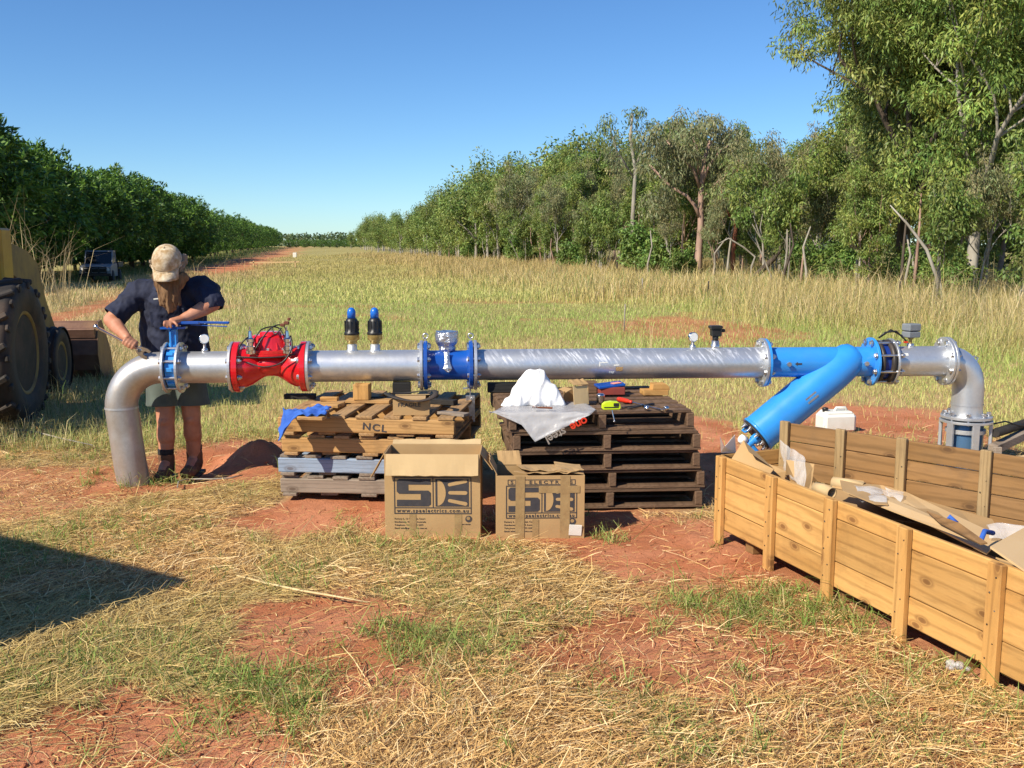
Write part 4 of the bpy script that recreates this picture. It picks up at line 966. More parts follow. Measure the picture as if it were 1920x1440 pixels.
# flow meter
f = sect('flow_meter', label='dark blue flow meter with its head wrapped in silver tape'); mb = MB(); xc = (xm0 + xm1) / 2; h2 = (xm1 - xm0) / 2
mb.lathe([(.118, -h2 + .02), (.108, -h2 + .03), (.101, -h2 + .045), (.101, h2 - .045), (.108, h2 - .03), (.118, h2 - .02)], (xc, 0, 0), X, 40, cap=False); mb.build('body', M['darkblue'], f, 'local')
for x_ in (xm0 + .012, xm1 - .012):
    flange(f, x_, .026, M['darkblue'], RF - .003)
    mb = MB(); mb.cyl((x_, 0, RF - .008), (x_, 0, RF + .015), .006, 8); mb.tube([V(x_ + .017 * math.cos(t), 0, RF + .03 + .017 * math.sin(t)) for t in [2 * math.pi * k / 14 for k in range(14)]], .0045, 8, closed=True); mb.build('lifting_eye', M['zinc'], f, 'local')
mb = MB(); xh = PX(838); bpts = [(.05, .095), (.062, .115), (.060, .13), (.072, .150), (.080, .165), (.080, .20), (.078, .225), (.074, .232), (.03, .236)]
mb.lathe(bpts, (xh, 0, 0), (0, 0, 1), 14, smooth=False, cap=True)
for i, p in enumerate(mb.v): mb.v[i] = p + V(random.uniform(-.004, .004), random.uniform(-.004, .004), random.uniform(-.004, .004))
mb.build('meter_head', M['foil'], f, 'local')
mb = MB(); st = [V(xh - .0, -.085, .10), V(xh, -.100, .07), V(xh + .002, -.112, .03), V(xh + .004, -.118, -.01), V(xh + .008, -.117, -.035)]; wd = [.018, .016, .018, .030, .008]
vs = []
for p, w_ in zip(st, wd): vs += [p + V(-w_, 0, 0), p + V(0, -.006, 0), p + V(w_, 0, 0), p + V(0, .003, 0)]
mb.add(vs, [(i * 4 + j, i * 4 + (j + 1) % 4, (i + 1) * 4 + (j + 1) % 4, (i + 1) * 4 + j) for i in range(4) for j in range(4)] + [(0, 1, 2, 3), (16, 17, 18, 19)]); mb.build('loose_tape', M['foil'], f, 'local')
bolts(f, xm0 - .001, .055, 8); bolts(f, xm1 + .003, .055, 8)
mb = MB(); xk = xm1 - .012; mb.bar((xk - .055, -.05, -.155), (xk + .01, -.05, -.150), .03, .006, 0, .001); mb.cyl((xk - .006, -.05, -.21), (xk - .006, -.05, -.15), .005, 8); mb.build('hanger', M['zinc'], f, 'local')
mb = MB(); mb.box((xk - .006, -.05, -.295), (.062, .014, .185), None, 0, .003); mb.box((xk - .033, -.057, -.295), (.005, .02, .18), None); mb.box((xk + .021, -.057, -.295), (.005, .02, .18), None)
hexnut(mb, (xk + .004, -.058, -.225), (0, -1, 0), .011, .008); mb.build('hanging_bracket', M['zinc'], f, 'local')
# the long pipe
xs0 = PX(1431); s = sect('pipe_spool', label='longest galvanised length, scuffed with white diagonal streaks'); mb = MB(); pipe_run(mb, xm1, xs0); mb.build('pipe', M['galv_scuffed'], s, 'local')
flange(s, xm1 + .018, .020, M['galv']); flange(s, xs0 - .012, .020, M['galv'])
gauge(s, PX(1298), h=-.01)
x_ = PX(1340); q = sect('level_sensor'); mb = MB(); mb.lathe([(.030, RP - .015), (.030, RP + .02), (.025, RP + .024), (.025, RP + .05)], (x_, 0, 0), (0, 0, 1), 16); mb.build('stem', M['zinc'], q, 'local')
mb = MB(); mb.lathe([(.020, .15), (.022, .19)], (x_, 0, 0), (0, 0, 1), 16); mb.box((x_ + .002, 0, .215), (.072, .06, .06), None, 0, .008); mb.box((x_ - .004, -.01, .25), (.088, .07, .022), None, 0, .006); mb.box((x_ + .05, 0, .225), (.03, .025, .022), None, 0, .004); mb.build('head', M['black'], q, 'local')
# remains of stickers on the long pipe: thin curved patches
def patch(parent, name, mat, x0, x1, a0, a1, r=RP + .0012, jag=0):
    mb = MB(); vs = []; k = 8
    for i in range(k + 1):
        for j in range(7):
            a = R(a0 + (a1 - a0) * j / 6); xx = x0 + (x1 - x0) * i / k; jj = random.uniform(-jag, jag)
            vs.append(V(xx + jj, -math.cos(a) * r, math.sin(a) * r + jj * .7))
    mb.add(vs, [(i * 7 + j, i * 7 + j + 1, (i + 1) * 7 + j + 1, (i + 1) * 7 + j) for i in range(k) for j in range(6)]); return mb.build(name, mat, parent, 'local')
for p0_, p1_, a0, a1, mt in [(1119, 1135, 10, 13, 'white'), (1119, 1121, -3, 10, 'white'), (1146, 1156, -1, 4, 'white'), (1150, 1163, -22, -5, 'card'), (1138, 1147, -30, -22, 'white')]:
    patch(s, 'sticker_remnant', M[mt], PX(p0_), PX(p1_), a0, a1, jag=.003)
# blue strainer with the slanting branch
xs1 = PX(1632); y_ = sect('strainer', label='light blue strainer with a fat branch slanting down to the left'); mb = MB(); pipe_run(mb, xs0, xs1, .105); mb.build('body', M['blue'], y_, 'local')
flange(y_, xs0 + .008, .016, M['blue'], RF - .002); flange(y_, xs1 - .004, .020, M['blue'], RF)
D0 = V(PX(1583), -.012, .0); De = W2L(at(1421, 816, 6.83)); De.y = -.05; dv = (De - D0).normalized(); ln = (De - D0).length
mb = MB(); mb.lathe([(.001, -.115), (.05, -.112), (.09, -.092), (.112, -.055), (.122, -.01), (.130, .06), (.134, .12), (.134, ln - .02), (.134, ln - .02), (.139, ln - .018), (.139, ln)], D0, dv, 48); mb.build('branch', M['blue'], y_, 'local')
mb = MB(); mb.lathe([(.125, ln), (.125, ln + .012), (.125, ln + .012), (.07, ln + .014), (.03, ln + .02)], D0, dv, 36); mb.build('end_cover', M['steel_dark'], y_, 'local')
pu = dv.cross(V(0, 1, 0)).normalized(); pv = dv.cross(pu)
if pu.z < 0: pu = -pu
if pv.y > 0: pv = -pv
E0 = D0 + dv * (ln + .012)
for k in range(10):
    a = 2 * math.pi * k / 10; mb = MB(); c = E0 + (pu * math.cos(a) + pv * math.sin(a)) * .108; mb.cyl(c, c + dv * .03, .008, 8); hexnut(mb, c, dv, .015, .013); mb.build('bolt', M['zinc'], y_, 'local')
c = E0 + pu * .085 + pv * .02; mb = MB(); mb.tube([c - pv * .035, c - pv * .035 + dv * .05, c + pv * .035 + dv * .05, c + pv * .035], .008, 8); mb.build('handle', M['blue'], y_, 'local')
c = E0 + pv * .05; mb = MB(); mb.cyl(c, c + dv * .045, .035, 16); mb.cyl(c + dv * .045, c + dv * .10, .026, 16); mb.cyl(c - pu * .0 + dv * .075, c + dv * .075 - pu * .10, .02, 12); mb.build('drain_fitting', M['blue'], y_, 'local')
c = c + dv * .105; mb = MB(); mb.lathe([(.034, -.005), (.037, .01), (.034, .03), (.02, .05)], c, dv, 12); mb.lathe([(.028, 0), (.032, .03), (.027, .05)], c + pu * .03 - dv * .02, (pu * .9 + dv * .4), 10)
for i, p in enumerate(mb.v): mb.v[i] = p + V(random.uniform(-.003, .003), random.uniform(-.003, .003), random.uniform(-.003, .003))
mb.build('white_wrap', M['cloth_white'], y_, 'local')
mb = MB(); c = D0 + dv * (ln * .46) + pv * .1345 + pu * .0; mb.add([c + dv * a_ + pu * b_ + pv * (.0008 - (b_ + .0) ** 2 / .268) for a_, b_ in [(-.045, -.022), (.045, -.022), (.045, .022), (-.045, .022)]], [(0, 1, 2, 3)]); mb.build('name_plate', M['zinc'], y_, 'local')
for px_, pz in ((1468, 686), (1611, 691)):
    x_ = PX(px_); zz = 0.0; mb = MB(); mb.cyl((x_, -.095, zz), (x_, -.135, zz), .012, 10); hexnut(mb, (x_, -.122, zz), (0, -1, 0), .018, .012); mb.build('plug', M['zinc'], y_, 'local')
mb = MB(); xa = PX(1487); rr = .1065
def cyl_pt(x_, z_): return V(x_, -math.sqrt(rr * rr - z_ * z_), z_)
mb.add([cyl_pt(xa + a_, b_) for a_, b_ in [(-.025, 0), (-.006, .014), (-.006, .006), (.025, .006), (.025, -.006), (-.006, -.006), (-.006, -.014)]], [(0, 1, 2, 3, 4, 5, 6)]); mb.build('arrow_mark', M['ink'], y_, 'local')
bolts(y_, xs0 - .001, .045, 8)
# coupling
xc1 = PX(1668); k_ = sect('coupling', label='navy expansion coupling held by long threaded rods'); mb = MB(); mb.lathe([(.118, xs1 + .006), (.126, xs1 + .03), (.126, xc1 - .03), (.118, xc1 - .01)], (0, 0, 0), X, 40, cap=False); mb.build('sleeve', M['navyband'], k_, 'local')
mb = MB(); mb.lathe([(.128, xs1 + .022), (.150, xs1 + .026), (.150, xs1 + .046), (.128, xs1 + .05)], (0, 0, 0), X, 40, cap=False); mb.lathe([(.128, xc1 - .045), (.155, xc1 - .04), (.155, xc1 - .018), (.128, xc1 - .014)], (0, 0, 0), X, 40, cap=False); mb.build('clamp_ring', M['steel_dark'], k_, 'local')
bolts(k_, (xs1 + xc1) / 2, xc1 - xs1 + .045, 8, .147); flange(k_, xc1, .014, M['galv'], .163)
for w_, pts in enumerate([[(-.09, 0, .165), (-.05, -.01, .205), (.03, -.01, .215), (.09, -.01, .16), (.11, -.02, .135)], [(-.07, .02, .17), (.0, .01, .222), (.08, .0, .18)]]):
    mb = MB(); mb.tube([V(xc1 + a_, b_, c_) for a_, b_, c_ in pts], .006, 8); mb.build('cable', M['black'], k_, 'local')
mb = MB(); mb.box((xc1 + .10, -.02, .137), (.03, .014, .012), None, 0, .002); mb.build('red_tag', M['orange'], k_, 'local')
# last spool with the grey control box
xe0 = PX(1772); s = sect('pipe_spool', label='short galvanised length under the grey box'); mb = MB(); pipe_run(mb, xc1, xe0); mb.build('pipe', M['galv'], s, 'local')
flange(s, xe0 - .012, .018, M['galv']); x_ = PX(1705); q = sect('pressure_switch')
mb = MB(); mb.lathe([(.024, RP - .015), (.024, RP + .018), (.012, RP + .022)], (x_, 0, 0), (0, 0, 1), 12); mb.build('socket', M['zinc'], q, 'local')
mb = MB(); mb.cyl((x_, 0, .125), (x_, 0, .165), .011, 10); mb.cyl((x_, 0, .155), (x_, 0, .165), .02, 6); mb.build('stem', M['brass'], q, 'local')
mb = MB(); rz = Matrix.Rotation(R(18), 3, 'Z'); mb.box((x_, 0, .19), (.105, .08, .042), rz, 0, .006); mb.box((x_, 0, .24), (.108, .083, .052), rz, 0, .008); mb.build('housing', M['grey'], q, 'local')
patch(s, 'sticker_remnant', M['white'], PX(1684), PX(1691), 28, 38)
# right elbow down to the bolted base
e = sect('pipe_elbow', label='right end elbow bending down to the bolted base'); flange(e, xe0 + .010, .018, M['galv']); mb = MB(); xv = PX(1818); Rb = xv - xe0 - .02; pts = [V(xe0 + .01, 0, 0), V(xe0 + .02, 0, 0)]
for k in range(1, 13): t = math.pi / 2 * k / 12; pts.append(V(xe0 + .02 + Rb * math.sin(t), 0, -Rb * 1.25 + Rb * 1.25 * math.cos(t)))
pts.append(V(xv, 0, -.40)); mb.tube(pts, RP, 40, cap=False); mb.build('bend', M['galv'], e, 'local')
zb = -.40; mb = MB(); mb.tube([V(xv, 0, -.315), V(xv, 0, -.305)], RP + .004, 40, cap=False); mb.build('weld_seam', M['galv'], e, 'local')
mb = MB(); mb.tube([V(xv - .005, -.02, -.05), V(xv + .03, -.02, -.02), V(xv + .045, -.02, .02), V(xv + .02, -.02, .035), V(xv + .0, -.02, .0)], .007, 8); mb.build('lifting_lug', M['zinc'], e, 'local')
mb = MB(); mb.ring((xv, 0, zb), (0, 0, 1), .172, .09, .02, 48); mb.build('flange', M['galv'], e, 'local')
bolts(e, xe0 - .001, .045, 8); bolts(e, xv, .05, 8, .145, 'z', z=zb)
bs = sect('pipe_base', label='bolted base with four posts round a blue joint'); mb = MB(); mb.lathe([(.106, -.42), (.115, -.45), (.115, -.78)], (xv, 0, 0), (0, 0, 1), 36, cap=False); mb.build('riser', M['riser'], bs, 'local')
for z_, ro_, ri_, t_ in ((-.43, .178, .11, .018), (-.76, .178, .09, .03), (-.50, .135, .11, .03)): mb = MB(); mb.ring((xv, 0, z_), (0, 0, 1), ro_, ri_, t_, 48); mb.build('flange', M['galv'], bs, 'local')
for k in range(6):
    a = R(-35 + k * 60); mb = MB(); mb.box((xv + .165 * math.cos(a), .165 * math.sin(a), -.59), (.022, .05, .31), Matrix.Rotation(a, 3, 'Z'), 0, .003); mb.build('post', M['galv'], bs, 'local')

# ------------------------------------------------------------------ pallets
def pallet(kind, mx, my, n_top=7, n_bot=5, W=1.165, D=1.08, bh=.020, sh=.088, notch=False, label=''):
    """stringers along local x (seen broadside from -y), deck boards along y"""
    t = empty(kind)
    z1 = bh; 
    for j, yy in enumerate((-D / 2 + .024, 0, D / 2 - .024)):
        mb = MB(); mb.box((0, yy, z1 + sh / 2), (W, .045, sh), None, 0, .004, .0012); mb.build('stringer', mx, t, 'local')
    for zc, cnt in ((bh / 2, n_bot), (bh * 1.5 + sh, n_top)):
        for k in range(cnt):
            xx = -W / 2 + .055 + (W - .11) * k / (cnt - 1); w = (.098 if cnt > 5 else .10) + random.uniform(-.012, .012)
            mb = MB(); mb.box((xx + random.uniform(-.006, .006), random.uniform(-.008, .008), zc), (w, D + random.uniform(-.03, .02), bh - .0015), Euler((random.uniform(-.002, .002), 0, random.uniform(-.008, .008))), 0, .003, .001); mb.build('deck_board', my, t, 'local')
    return t
PH = .128
# left stack: broadside stringers
p_new = pallet('wooden_pallet', M['pal_new'], M['pal_new_y'], W=1.12); p_new['category'] = 'pallet'
def put(o, x, y, z, rz, label, group, name=None):
    o.location = (x, y, z); o.rotation_euler = (0, 0, rz); o.scale = (1, 1, 1); tag(o, label, 'pallet', group); return o
zg = .035
spec = [(3, -.862, 6.63, R(-4.5), 'grey weathered pallet at the bottom of the left stack', ('pal_grey', 'pal_grey_y')), (2, -.870, 6.63, R(-4.8), 'pallet with pale blue paint, second from the bottom of the left stack', ('pal_blue', 'pal_grey_y')),
        (1, -.835, 6.62, R(-5.8), 'fresh tan pallet with the rounded notch, second from the top of the left stack', ('pal_new', 'pal_new_y')), (0, -.845, 6.60, R(-6.8), 'orange tan pallet lettered on its front, on top of the left stack', ('pal_new', 'pal_new_y'))]
LP = []
for i, (k, x_, y__, rz, lb, (ma, mb_)) in enumerate(spec):
    o = p_new if i == 0 else copy_tree(p_new)
    for ch in o.children:
        ch.data = ch.data.copy(); ch.data.materials.clear(); ch.data.materials.append(M[ma] if ch.name.startswith('stringer') else M[mb_])
        for v in ch.data.vertices: v.co.x += 0
    put(o, x_, y__, zg + i * (PH + .003) - (.0), rz, lb, 'pallets of the left stack'); LP.append(o)
for o in LP: o['group'] = 'pallets of the left stack'
# right stack: deck board edges to the front, three stringer ends
p_dark = pallet('wooden_pallet', M['pal_dark'], M['pal_dark_y'], 7, 5, 1.08, 1.14, .021, .092)
for ch in p_dark.children: ch.data.materials.clear(); ch.data.materials.append(M['pal_dark'])
RP_ = []; PD = .134
names = ['bottom', 'second from the bottom', 'middle', 'second from the top', 'top']
for i in range(5):
    o = p_dark if i == 0 else copy_tree(p_dark)
    jx = [0.02, .03, -.005, .0, -.06][i]; jy = [.0, .01, .0, -.005, .02][i]; ja = [0, .4, .8, -.3, 3.2][i]
    put(o, .54 + jx, 6.43 + jy, .012 + i * .119, R(90 + 4.0 + ja), 'dark brown hardwood pallet, %s one of the right stack' % names[i], 'pallets of the right stack'); o.scale = (1, 1, .119 / .134 * .995); RP_.append(o)

def text_mesh(txt, size, mat, parent, loc, rot, name='lettering', sx=1.0, bold=0.0, spacing=1.0, ext=.0006, align='LEFT', fit=None):
    cu = bpy.data.curves.new(name, 'FONT'); cu.body = txt; cu.size = size; cu.extrude = ext; cu.offset = bold; cu.space_character = spacing; cu.align_x = align; cu.resolution_u = 3
    tmp = bpy.data.objects.new('tmp', cu); COL.objects.link(tmp); dg = bpy.context.evaluated_depsgraph_get()
    me = bpy.data.meshes.new_from_object(tmp.evaluated_get(dg)); bpy.data.objects.remove(tmp); me.name = name
    me.materials.clear(); me.materials.append(mat); o = bpy.data.objects.new(name, me); COL.objects.link(o)
    o.location = loc; o.rotation_euler = rot; o.scale = (sx, 1, 1)
    if fit:
        xs_f = [v.co.x for v in me.vertices]; o.scale = (fit / (max(xs_f) - min(xs_f)), 1, 1)
    if parent is not None: o.parent = parent
    return o
FRONT = (math.pi / 2, 0, 0)     # text standing upright, read from -y
fr = -1.08 / 2 + .024 - .0225
text_mesh('NCL', .062, M['ink'], LP[3], (-.02, fr - .0018, .045), (math.pi / 2, R(6), 0), sx=1.15, bold=.0012, spacing=1.2)

# ------------------------------------------------------------------ cardboard boxes
def carton(label, origin, rz, W, D, H, th=.005, tag_='box'):
    t = empty('cardboard_box', origin, rz); tag(t, label, tag_)
    mb = MB(); mb.box((W / 2, th / 2, H / 2), (W, th, H), None, 0, .001); mb.build('front_wall', M['card'], t, 'local')
    mb = MB(); mb.box((W / 2, D - th / 2, H / 2), (W, th, H), None, 0, .001); mb.build('back_wall', M['card'], t, 'local')
    for xx in (th / 2, W - th / 2): mb = MB(); mb.box((xx, D / 2, H / 2), (th, D - 2 * th, H), None, 0, .001); mb.build('side_wall', M['card'], t, 'local')
    mb = MB(); mb.box((W / 2, D / 2, .004), (W - 2 * th, D - 2 * th, .005)); mb.build('base', M['card'], t, 'local')
    return t
def flap(t, a, b, out, ln, th=.004, mat='card_light', waves=0, mat2=None):
    """flap hinged on the edge a-b, hanging along vector out"""
    a, b, out = Vector(a), Vector(b), Vector(out).normalized(); e = (b - a); nn = e.normalized().cross(out).normalized(); mb = MB(); k = 14; m_ = 4; vs = []; rs_ = random.Random(int(ln * 9999) + waves)
    tp = [rs_.uniform(-.006, .006) for _ in range(k + 1)]
    for i in range(k + 1):
        for j in range(m_ + 1):
            q = a + e * (i / k) + out * ln * (j / m_) * (1 + tp[i] * 3) + nn * (waves * .0028 * (math.sin(i * 1.3 + j * .4 + ln * 40) + 1.4 * mnoise.noise(V(i * .5, j * .3, ln * 30))) * (j / m_)); vs.append(q)
    n1_ = len(vs); vs2 = [v + nn * th for v in vs]; f = lambda i, j: i * (m_ + 1) + j; fs = []
    for i in range(k):
        for j in range(m_): fs.append((f(i, j), f(i + 1, j), f(i + 1, j + 1), f(i, j + 1))); fs.append((n1_ + f(i, j), n1_ + f(i, j + 1), n1_ + f(i + 1, j + 1), n1_ + f(i + 1, j)))
    for i in range(k): fs.append((f(i, 0), n1_ + f(i, 0), n1_ + f(i + 1, 0), f(i + 1, 0))); fs.append((f(i, m_), f(i + 1, m_), n1_ + f(i + 1, m_), n1_ + f(i, m_)))
    for j in range(m_): fs.append((f(0, j), f(0, j + 1), n1_ + f(0, j + 1), n1_ + f(0, j))); fs.append((f(k, j), n1_ + f(k, j), n1_ + f(k, j + 1), f(k, j + 1)))
    mb.add(vs + vs2, fs); return mb.build('flap', M[mat], t, 'local')
def logo(t, x0, z0, w, h, y=-.0012, slant=0.0):
    """framed emblem: block S on the left, half disc and three rays on the right, web address in the strip below"""
    mb = MB(); th = .0012
    def rect(a, b, c, d): mb.box((x0 + (a + c) / 2 * w, y, z0 + (b + d) / 2 * h), ((c - a) * w, th, (d - b) * h))
    lw = .012; lh = lw * w / h
    rect(0, 0, 1, lh); rect(0, 1 - lh, 1, 1); rect(0, lh, lw, 1 - lh); rect(1 - lw, lh, 1, 1 - lh); rect(lw, .155, 1 - lw, .155 + lh); rect(.498, .155 + lh, .498 + lw, 1 - lh)
    # S : two dark slabs joined, built from blocks
    a0, a1, b0, b1 = .035, .475, .205, .945; hgt = b1 - b0; q = lambda f_: b0 + f_ * hgt
    def poly(pts): mb.prism([(px_ * w, pz_ * h) for px_, pz_ in pts], (x0, y, z0), (1, 0, 0), (0, 0, 1), th)
    c = .03
    poly([(a0 + c, q(1)), (a0, q(1) - c * 2), (a0, q(.46) + c * 2), (a0 + c, q(.46)), (a1 - .12, q(.46)), (a1 - .12, q(.58)), (a0 + .15, q(.58)), (a0 + .15, q(.80)), (a1, q(.80)), (a1, q(1))])
    poly([(a0, q(0)), (a0, q(.22)), (a1 - .14, q(.22)), (a1 - .14, q(.36)), (a0 + .0, q(.36)), (a0, q(.455)), (a1 - .118, q(.455)), (a1 - .118, q(.575)), (a1 - c, q(.575)), (a1, q(.575) - c * 2), (a1, q(.0) + c * 2), (a1 - c, q(0))]) if False else \
    poly([(a0, q(0)), (a0, q(.24)), (a1 - .13, q(.24)), (a1 - .13, q(.455)), (a1 - .119, q(.455)), (a1 - .119, q(.58)), (a1 - c, q(.58)), (a1, q(.58) - c * 2), (a1, q(.0) + c * 2), (a1 - c, q(0))])
    # right: dark field cut by a half disc and three tapered bars
    rx0, rx1 = .535, .965
    rect(rx0, b0, rx1, b1); mb.build('emblem', M['ink'], t, 'local'); mb = MB(); y = y - .0010; th = .0008
    pts = [(rx0 + .022 + .115 * math.sin(math.pi * k / 12), q(.5) + .47 * hgt * math.cos(math.pi * k / 12)) for k in range(13)]
    ext = [(rx0 + .022, q(1))] + [p for p in pts] + [(rx0 + .022, q(0))]
    right = [(p[0] + .028, p[1]) for p in pts]
    xx = rx0 + .022
    for k in range(0):    # dark crescent between half disc and the bars
        (ax, az), (bx, bz) = pts[k], pts[k + 1]
        poly([(ax + .008, az), (max(ax, .0) + .055 + .02 * math.sin(math.pi * k / 12), az), (bx + .055 + .02 * math.sin(math.pi * (k + 1) / 12), bz), (bx + .008, bz)])
    xs_ = rx0 + .18
    poly([(rx0 + .028, q(.97)), (rx0 + .028, q(.03))] + [(rx0 + .028 + .105 * math.sin(math.pi * k / 14), q(.5) - .47 * hgt * math.cos(math.pi * k / 14)) for k in range(15)])
    def pill(xa_, za_, xb_, zb_, ra_, rb_):
        P_ = [(xa_ - ra_ * .8 * math.sin(math.pi * k / 8), za_ + ra_ * 1.5 * math.cos(math.pi * k / 8)) for k in range(9)] + [(xb_ + rb_ * .8 * math.sin(math.pi * k / 8), zb_ - rb_ * 1.5 * math.cos(math.pi * k / 8)) for k in range(9)]
        poly(P_)
    pill(rx0 + .185, q(.80), rx1 - .045, q(.93), .030, .034); pill(rx0 + .190, q(.505), rx1 - .045, q(.50), .030, .034); pill(rx0 + .185, q(.215), rx1 - .045, q(.10), .030, .034)
    mb.build('emblem_cutout', M['card'], t, 'local'); y = y + .0010
    text_mesh('www.spaelectrics.com.au', h * .135, M['ink'], t, (x0 + w * .5, y, z0 + h * .045), FRONT, 'web_address', bold=.0007, spacing=1.3, align='CENTER', ext=.0005, fit=w * .93)
def small_print(t, x0, z0, W):
    for i, s_ in enumerate(['Factory 6, 12 Columbia Court', 'Dandenong, Vic 3175 Australia', 'Telephone +61 3 9793 2299', 'Email info@spaelectrics.com.au']):
        text_mesh(s_, .0125, M['ink'], t, (x0, -.0012, z0 - i * .0178), FRONT, 'small_print', spacing=1.1)
    mb = MB(); mb.lathe([(.019, 0), (.019, .0012)], (W - .065, -.0002, z0 + .004), (0, -1, 0), 20); mb.build('round_stamp', M['ink'], t, 'local')
    mb = MB(); mb.lathe([(.010, 0), (.010, .0010)], (W - .067, -.0016, z0 + .008), (0, -1, 0), 14); mb.build('stamp_centre', M['tape'], t, 'local')
    text_mesh('FRESH WATER', .009, M['ink'], t, (W - .115, -.0012, z0 - .03), FRONT, 'small_print', fit=.06)
def tape_strip(t, x0, x1, z0, z1, y=-.0018, name='tape_strip', skew=0):
    mb = MB(); mb.prism([(x0, z0), (x1, z0), (x1 + skew, z1), (x0 + skew, z1)], (0, y, 0), (1, 0, 0), (0, 0, 1), .0006); mb.build(name, M['tape'], t, 'local')
g0 = gr(722, 1006); z0 = gz(-.42, 5.35)
BW, BD, BH = .528, .27, .488
B1 = carton('open cardboard carton on the ground, its front flap folded down over a large printed emblem', (g0.x + .002, g0.y, z0 - .02), R(-1), BW, BD, BH)
logo(B1, .052, .152, .427, .208); small_print(B1, .052, .120, BW)
tape_strip(B1, .135, .172, 0, .150); tape_strip(B1, .385, .425, 0, .150)
flap(B1, (.01, -.001, BH), (BW - .01, -.001, BH), (0, -.30, -1), .118, waves=1); flap(B1, (.01, BD, BH), (BW - .01, BD, BH), (0, .75, .30), .05, waves=1)
flap(B1, (-.001, .03, BH), (-.001, BD - .03, BH), (-.52, -.2, -.95), .155, mat='card', waves=1); flap(B1, (BW + .001, .02, BH), (BW + .001, BD - .02, BH), (.55, 0, -.75), .11, mat='card', waves=1)
g0 = gr(930, 1010); B2W = .487; B2H = .375
B2 = carton('taped up cardboard carton with a crumpled top, standing right of the open carton', (g0.x, g0.y, z0 - .02), R(1.5), B2W, .28, B2H)
logo(B2, .055, .135, .39, .185); small_print(B2, .045, .112, B2W)
mbx = MB(); mbx.box((.055 + .195, -.0012, .352), (.37, .0012, .0035)); mbx.box((.055 + .195, -.0012, .325), (.37, .0012, .0035)); mbx.box((.066, -.0012, .3385), (.0035, .0012, .0235)); mbx.box((.434, -.0012, .3385), (.0035, .0012, .0235)); mbx.build('frame_line', M['ink'], B2, 'local')
text_mesh('SPA ELECTRICS', .024, M['ink'], B2, (.25, -.0012, .330), FRONT, 'lettering', spacing=1.55, align='CENTER', bold=.0004, fit=.34)
tape_strip(B2, .105, .155, .0, .372, -.0026, skew=.004); tape_strip(B2, .352, .405, .0, .374, -.0026, skew=.002); tape_strip(B2, .20, .235, .0, .13, -.0022); tape_strip(B2, .235, .46, .278, .318, -.0030)
flap(B2, (.005, 0.02, B2H), (.005, .26, B2H), (-.25, 0, .5), .09, waves=2, mat='card'); flap(B2, (.02, .275, B2H), (.15, .275, B2H), (-.1, .3, .6), .085, waves=1, mat='card')
flap(B2, (.12, .28, B2H), (.46, .28, B2H), (.1, -1, .10), .25, waves=2, mat='card'); flap(B2, (.10, .10, B2H + .005), (.42, .10, B2H + .005), (.2, -1, .12), .09, waves=3, mat='card')
flap(B2, (B2W - .004, .02, B2H), (B2W - .004, .25, B2H), (-1, 0, .12), .15, waves=2, mat='card')
mb = MB(); mb.box((.035, .0, 0), (.07, .004, .062), Euler((R(6), R(3), 0)), 0, .001)
o = mb.build('paper_label', M['white'], B2, 'local'); o.location = (B2W - .085, -.005, .068)

# ------------------------------------------------------------------ the long timber crate
CR = empty('timber_crate', (1.135, 5.28, 0)); tag(CR, 'long open pine crate of horizontal boards, running out of the picture at lower right', 'crate')
def wall(p0, d, length, z0, z1, nb, th, mat, post_d, pmat, outn, post_pos, pw=.065, pth=.034, zpost=(0, .5), name='side_wall', gap=.004, taper=None):
    """boards along d from p0 (local to the crate), posts on the outn side"""
    ang = math.atan2(d.y, d.x); w = empty(name, p0, ang, CR); loc = Matrix.Rotation(-ang, 3, 'Z'); side = (loc @ outn).y; sg = 1 if side > 0 else -1
    fr_ = [.30, .49, .21] if nb == 3 else [1 / nb] * nb
    mb = MB(); zz = z0
    for k in range(nb):
        hh = (z1 - z0) * fr_[k]; q0 = 0.0          # boards are butted behind the posts
        cuts = [0] + [pp for pp in post_pos[2::2]] + [length] if post_pos else [0, length]
        for c0_, c1_ in zip(cuts, cuts[1:]):
            if c1_ - c0_ > .05: mb.box(((c0_ + c1_) / 2, 0, zz + hh / 2), (c1_ - c0_ - .002, th, hh - gap), Euler((0, random.uniform(-.0012, .0012), 0)), 0, .003, .0012)
        zz += hh
    mb.build('boards', mat, w, 'local')
    for pp in post_pos:
        mb = MB(); mb.box((pp, sg * (th / 2 + pth / 2 + .0015), (zpost[0] + zpost[1]) / 2), (pw, pth, zpost[1] - zpost[0]), None, 0, .003); mb.build('post', pmat, w, 'local')
        mb = MB(); yn = sg * (th / 2 + pth + .0017)
        for q in range(6): mb.cyl((pp + (q % 2 - .5) * pw * .45 + random.uniform(-.004, .004), yn - .001, zpost[0] + .12 + q * .062 + random.uniform(-.006, .006)), (pp + (q % 2 - .5) * pw * .45, yn + sg * .0008, zpost[0] + .12 + q * .062), .0032, 6)
        mb.build('nail_heads', M['steel_dark'], w, 'local')
    return w
dn = V(1.75 - 1.15, 3.51 - 5.29, 0).normalized(); on = V(-.945, -.33, 0)
wall(V(.0, 0, 0), dn, 4.3, .075, .475, 3, .022, M['pine'], dn, M['pine_z'], on, [.035, .515, .985, 1.465, 1.945, 2.43, 2.9, 3.4, 3.9, 4.25], zpost=(0, .478), pw=.066, pth=.027)
df = V(.686, -.728, 0); f0 = V(.375, .19, 0)
wall(f0, df, 3.6, .12, .625, 5, .02, M['pine_dull'], df, M['pine_dull_z'], V(-.728, -.686, 0), [.03, .365, .70, 1.115, 1.55, 2.0, 2.5, 3.0], zpost=(.06, .636), pw=.052, pth=.027)
de = (f0 - V(.0, .02, 0)).normalized()
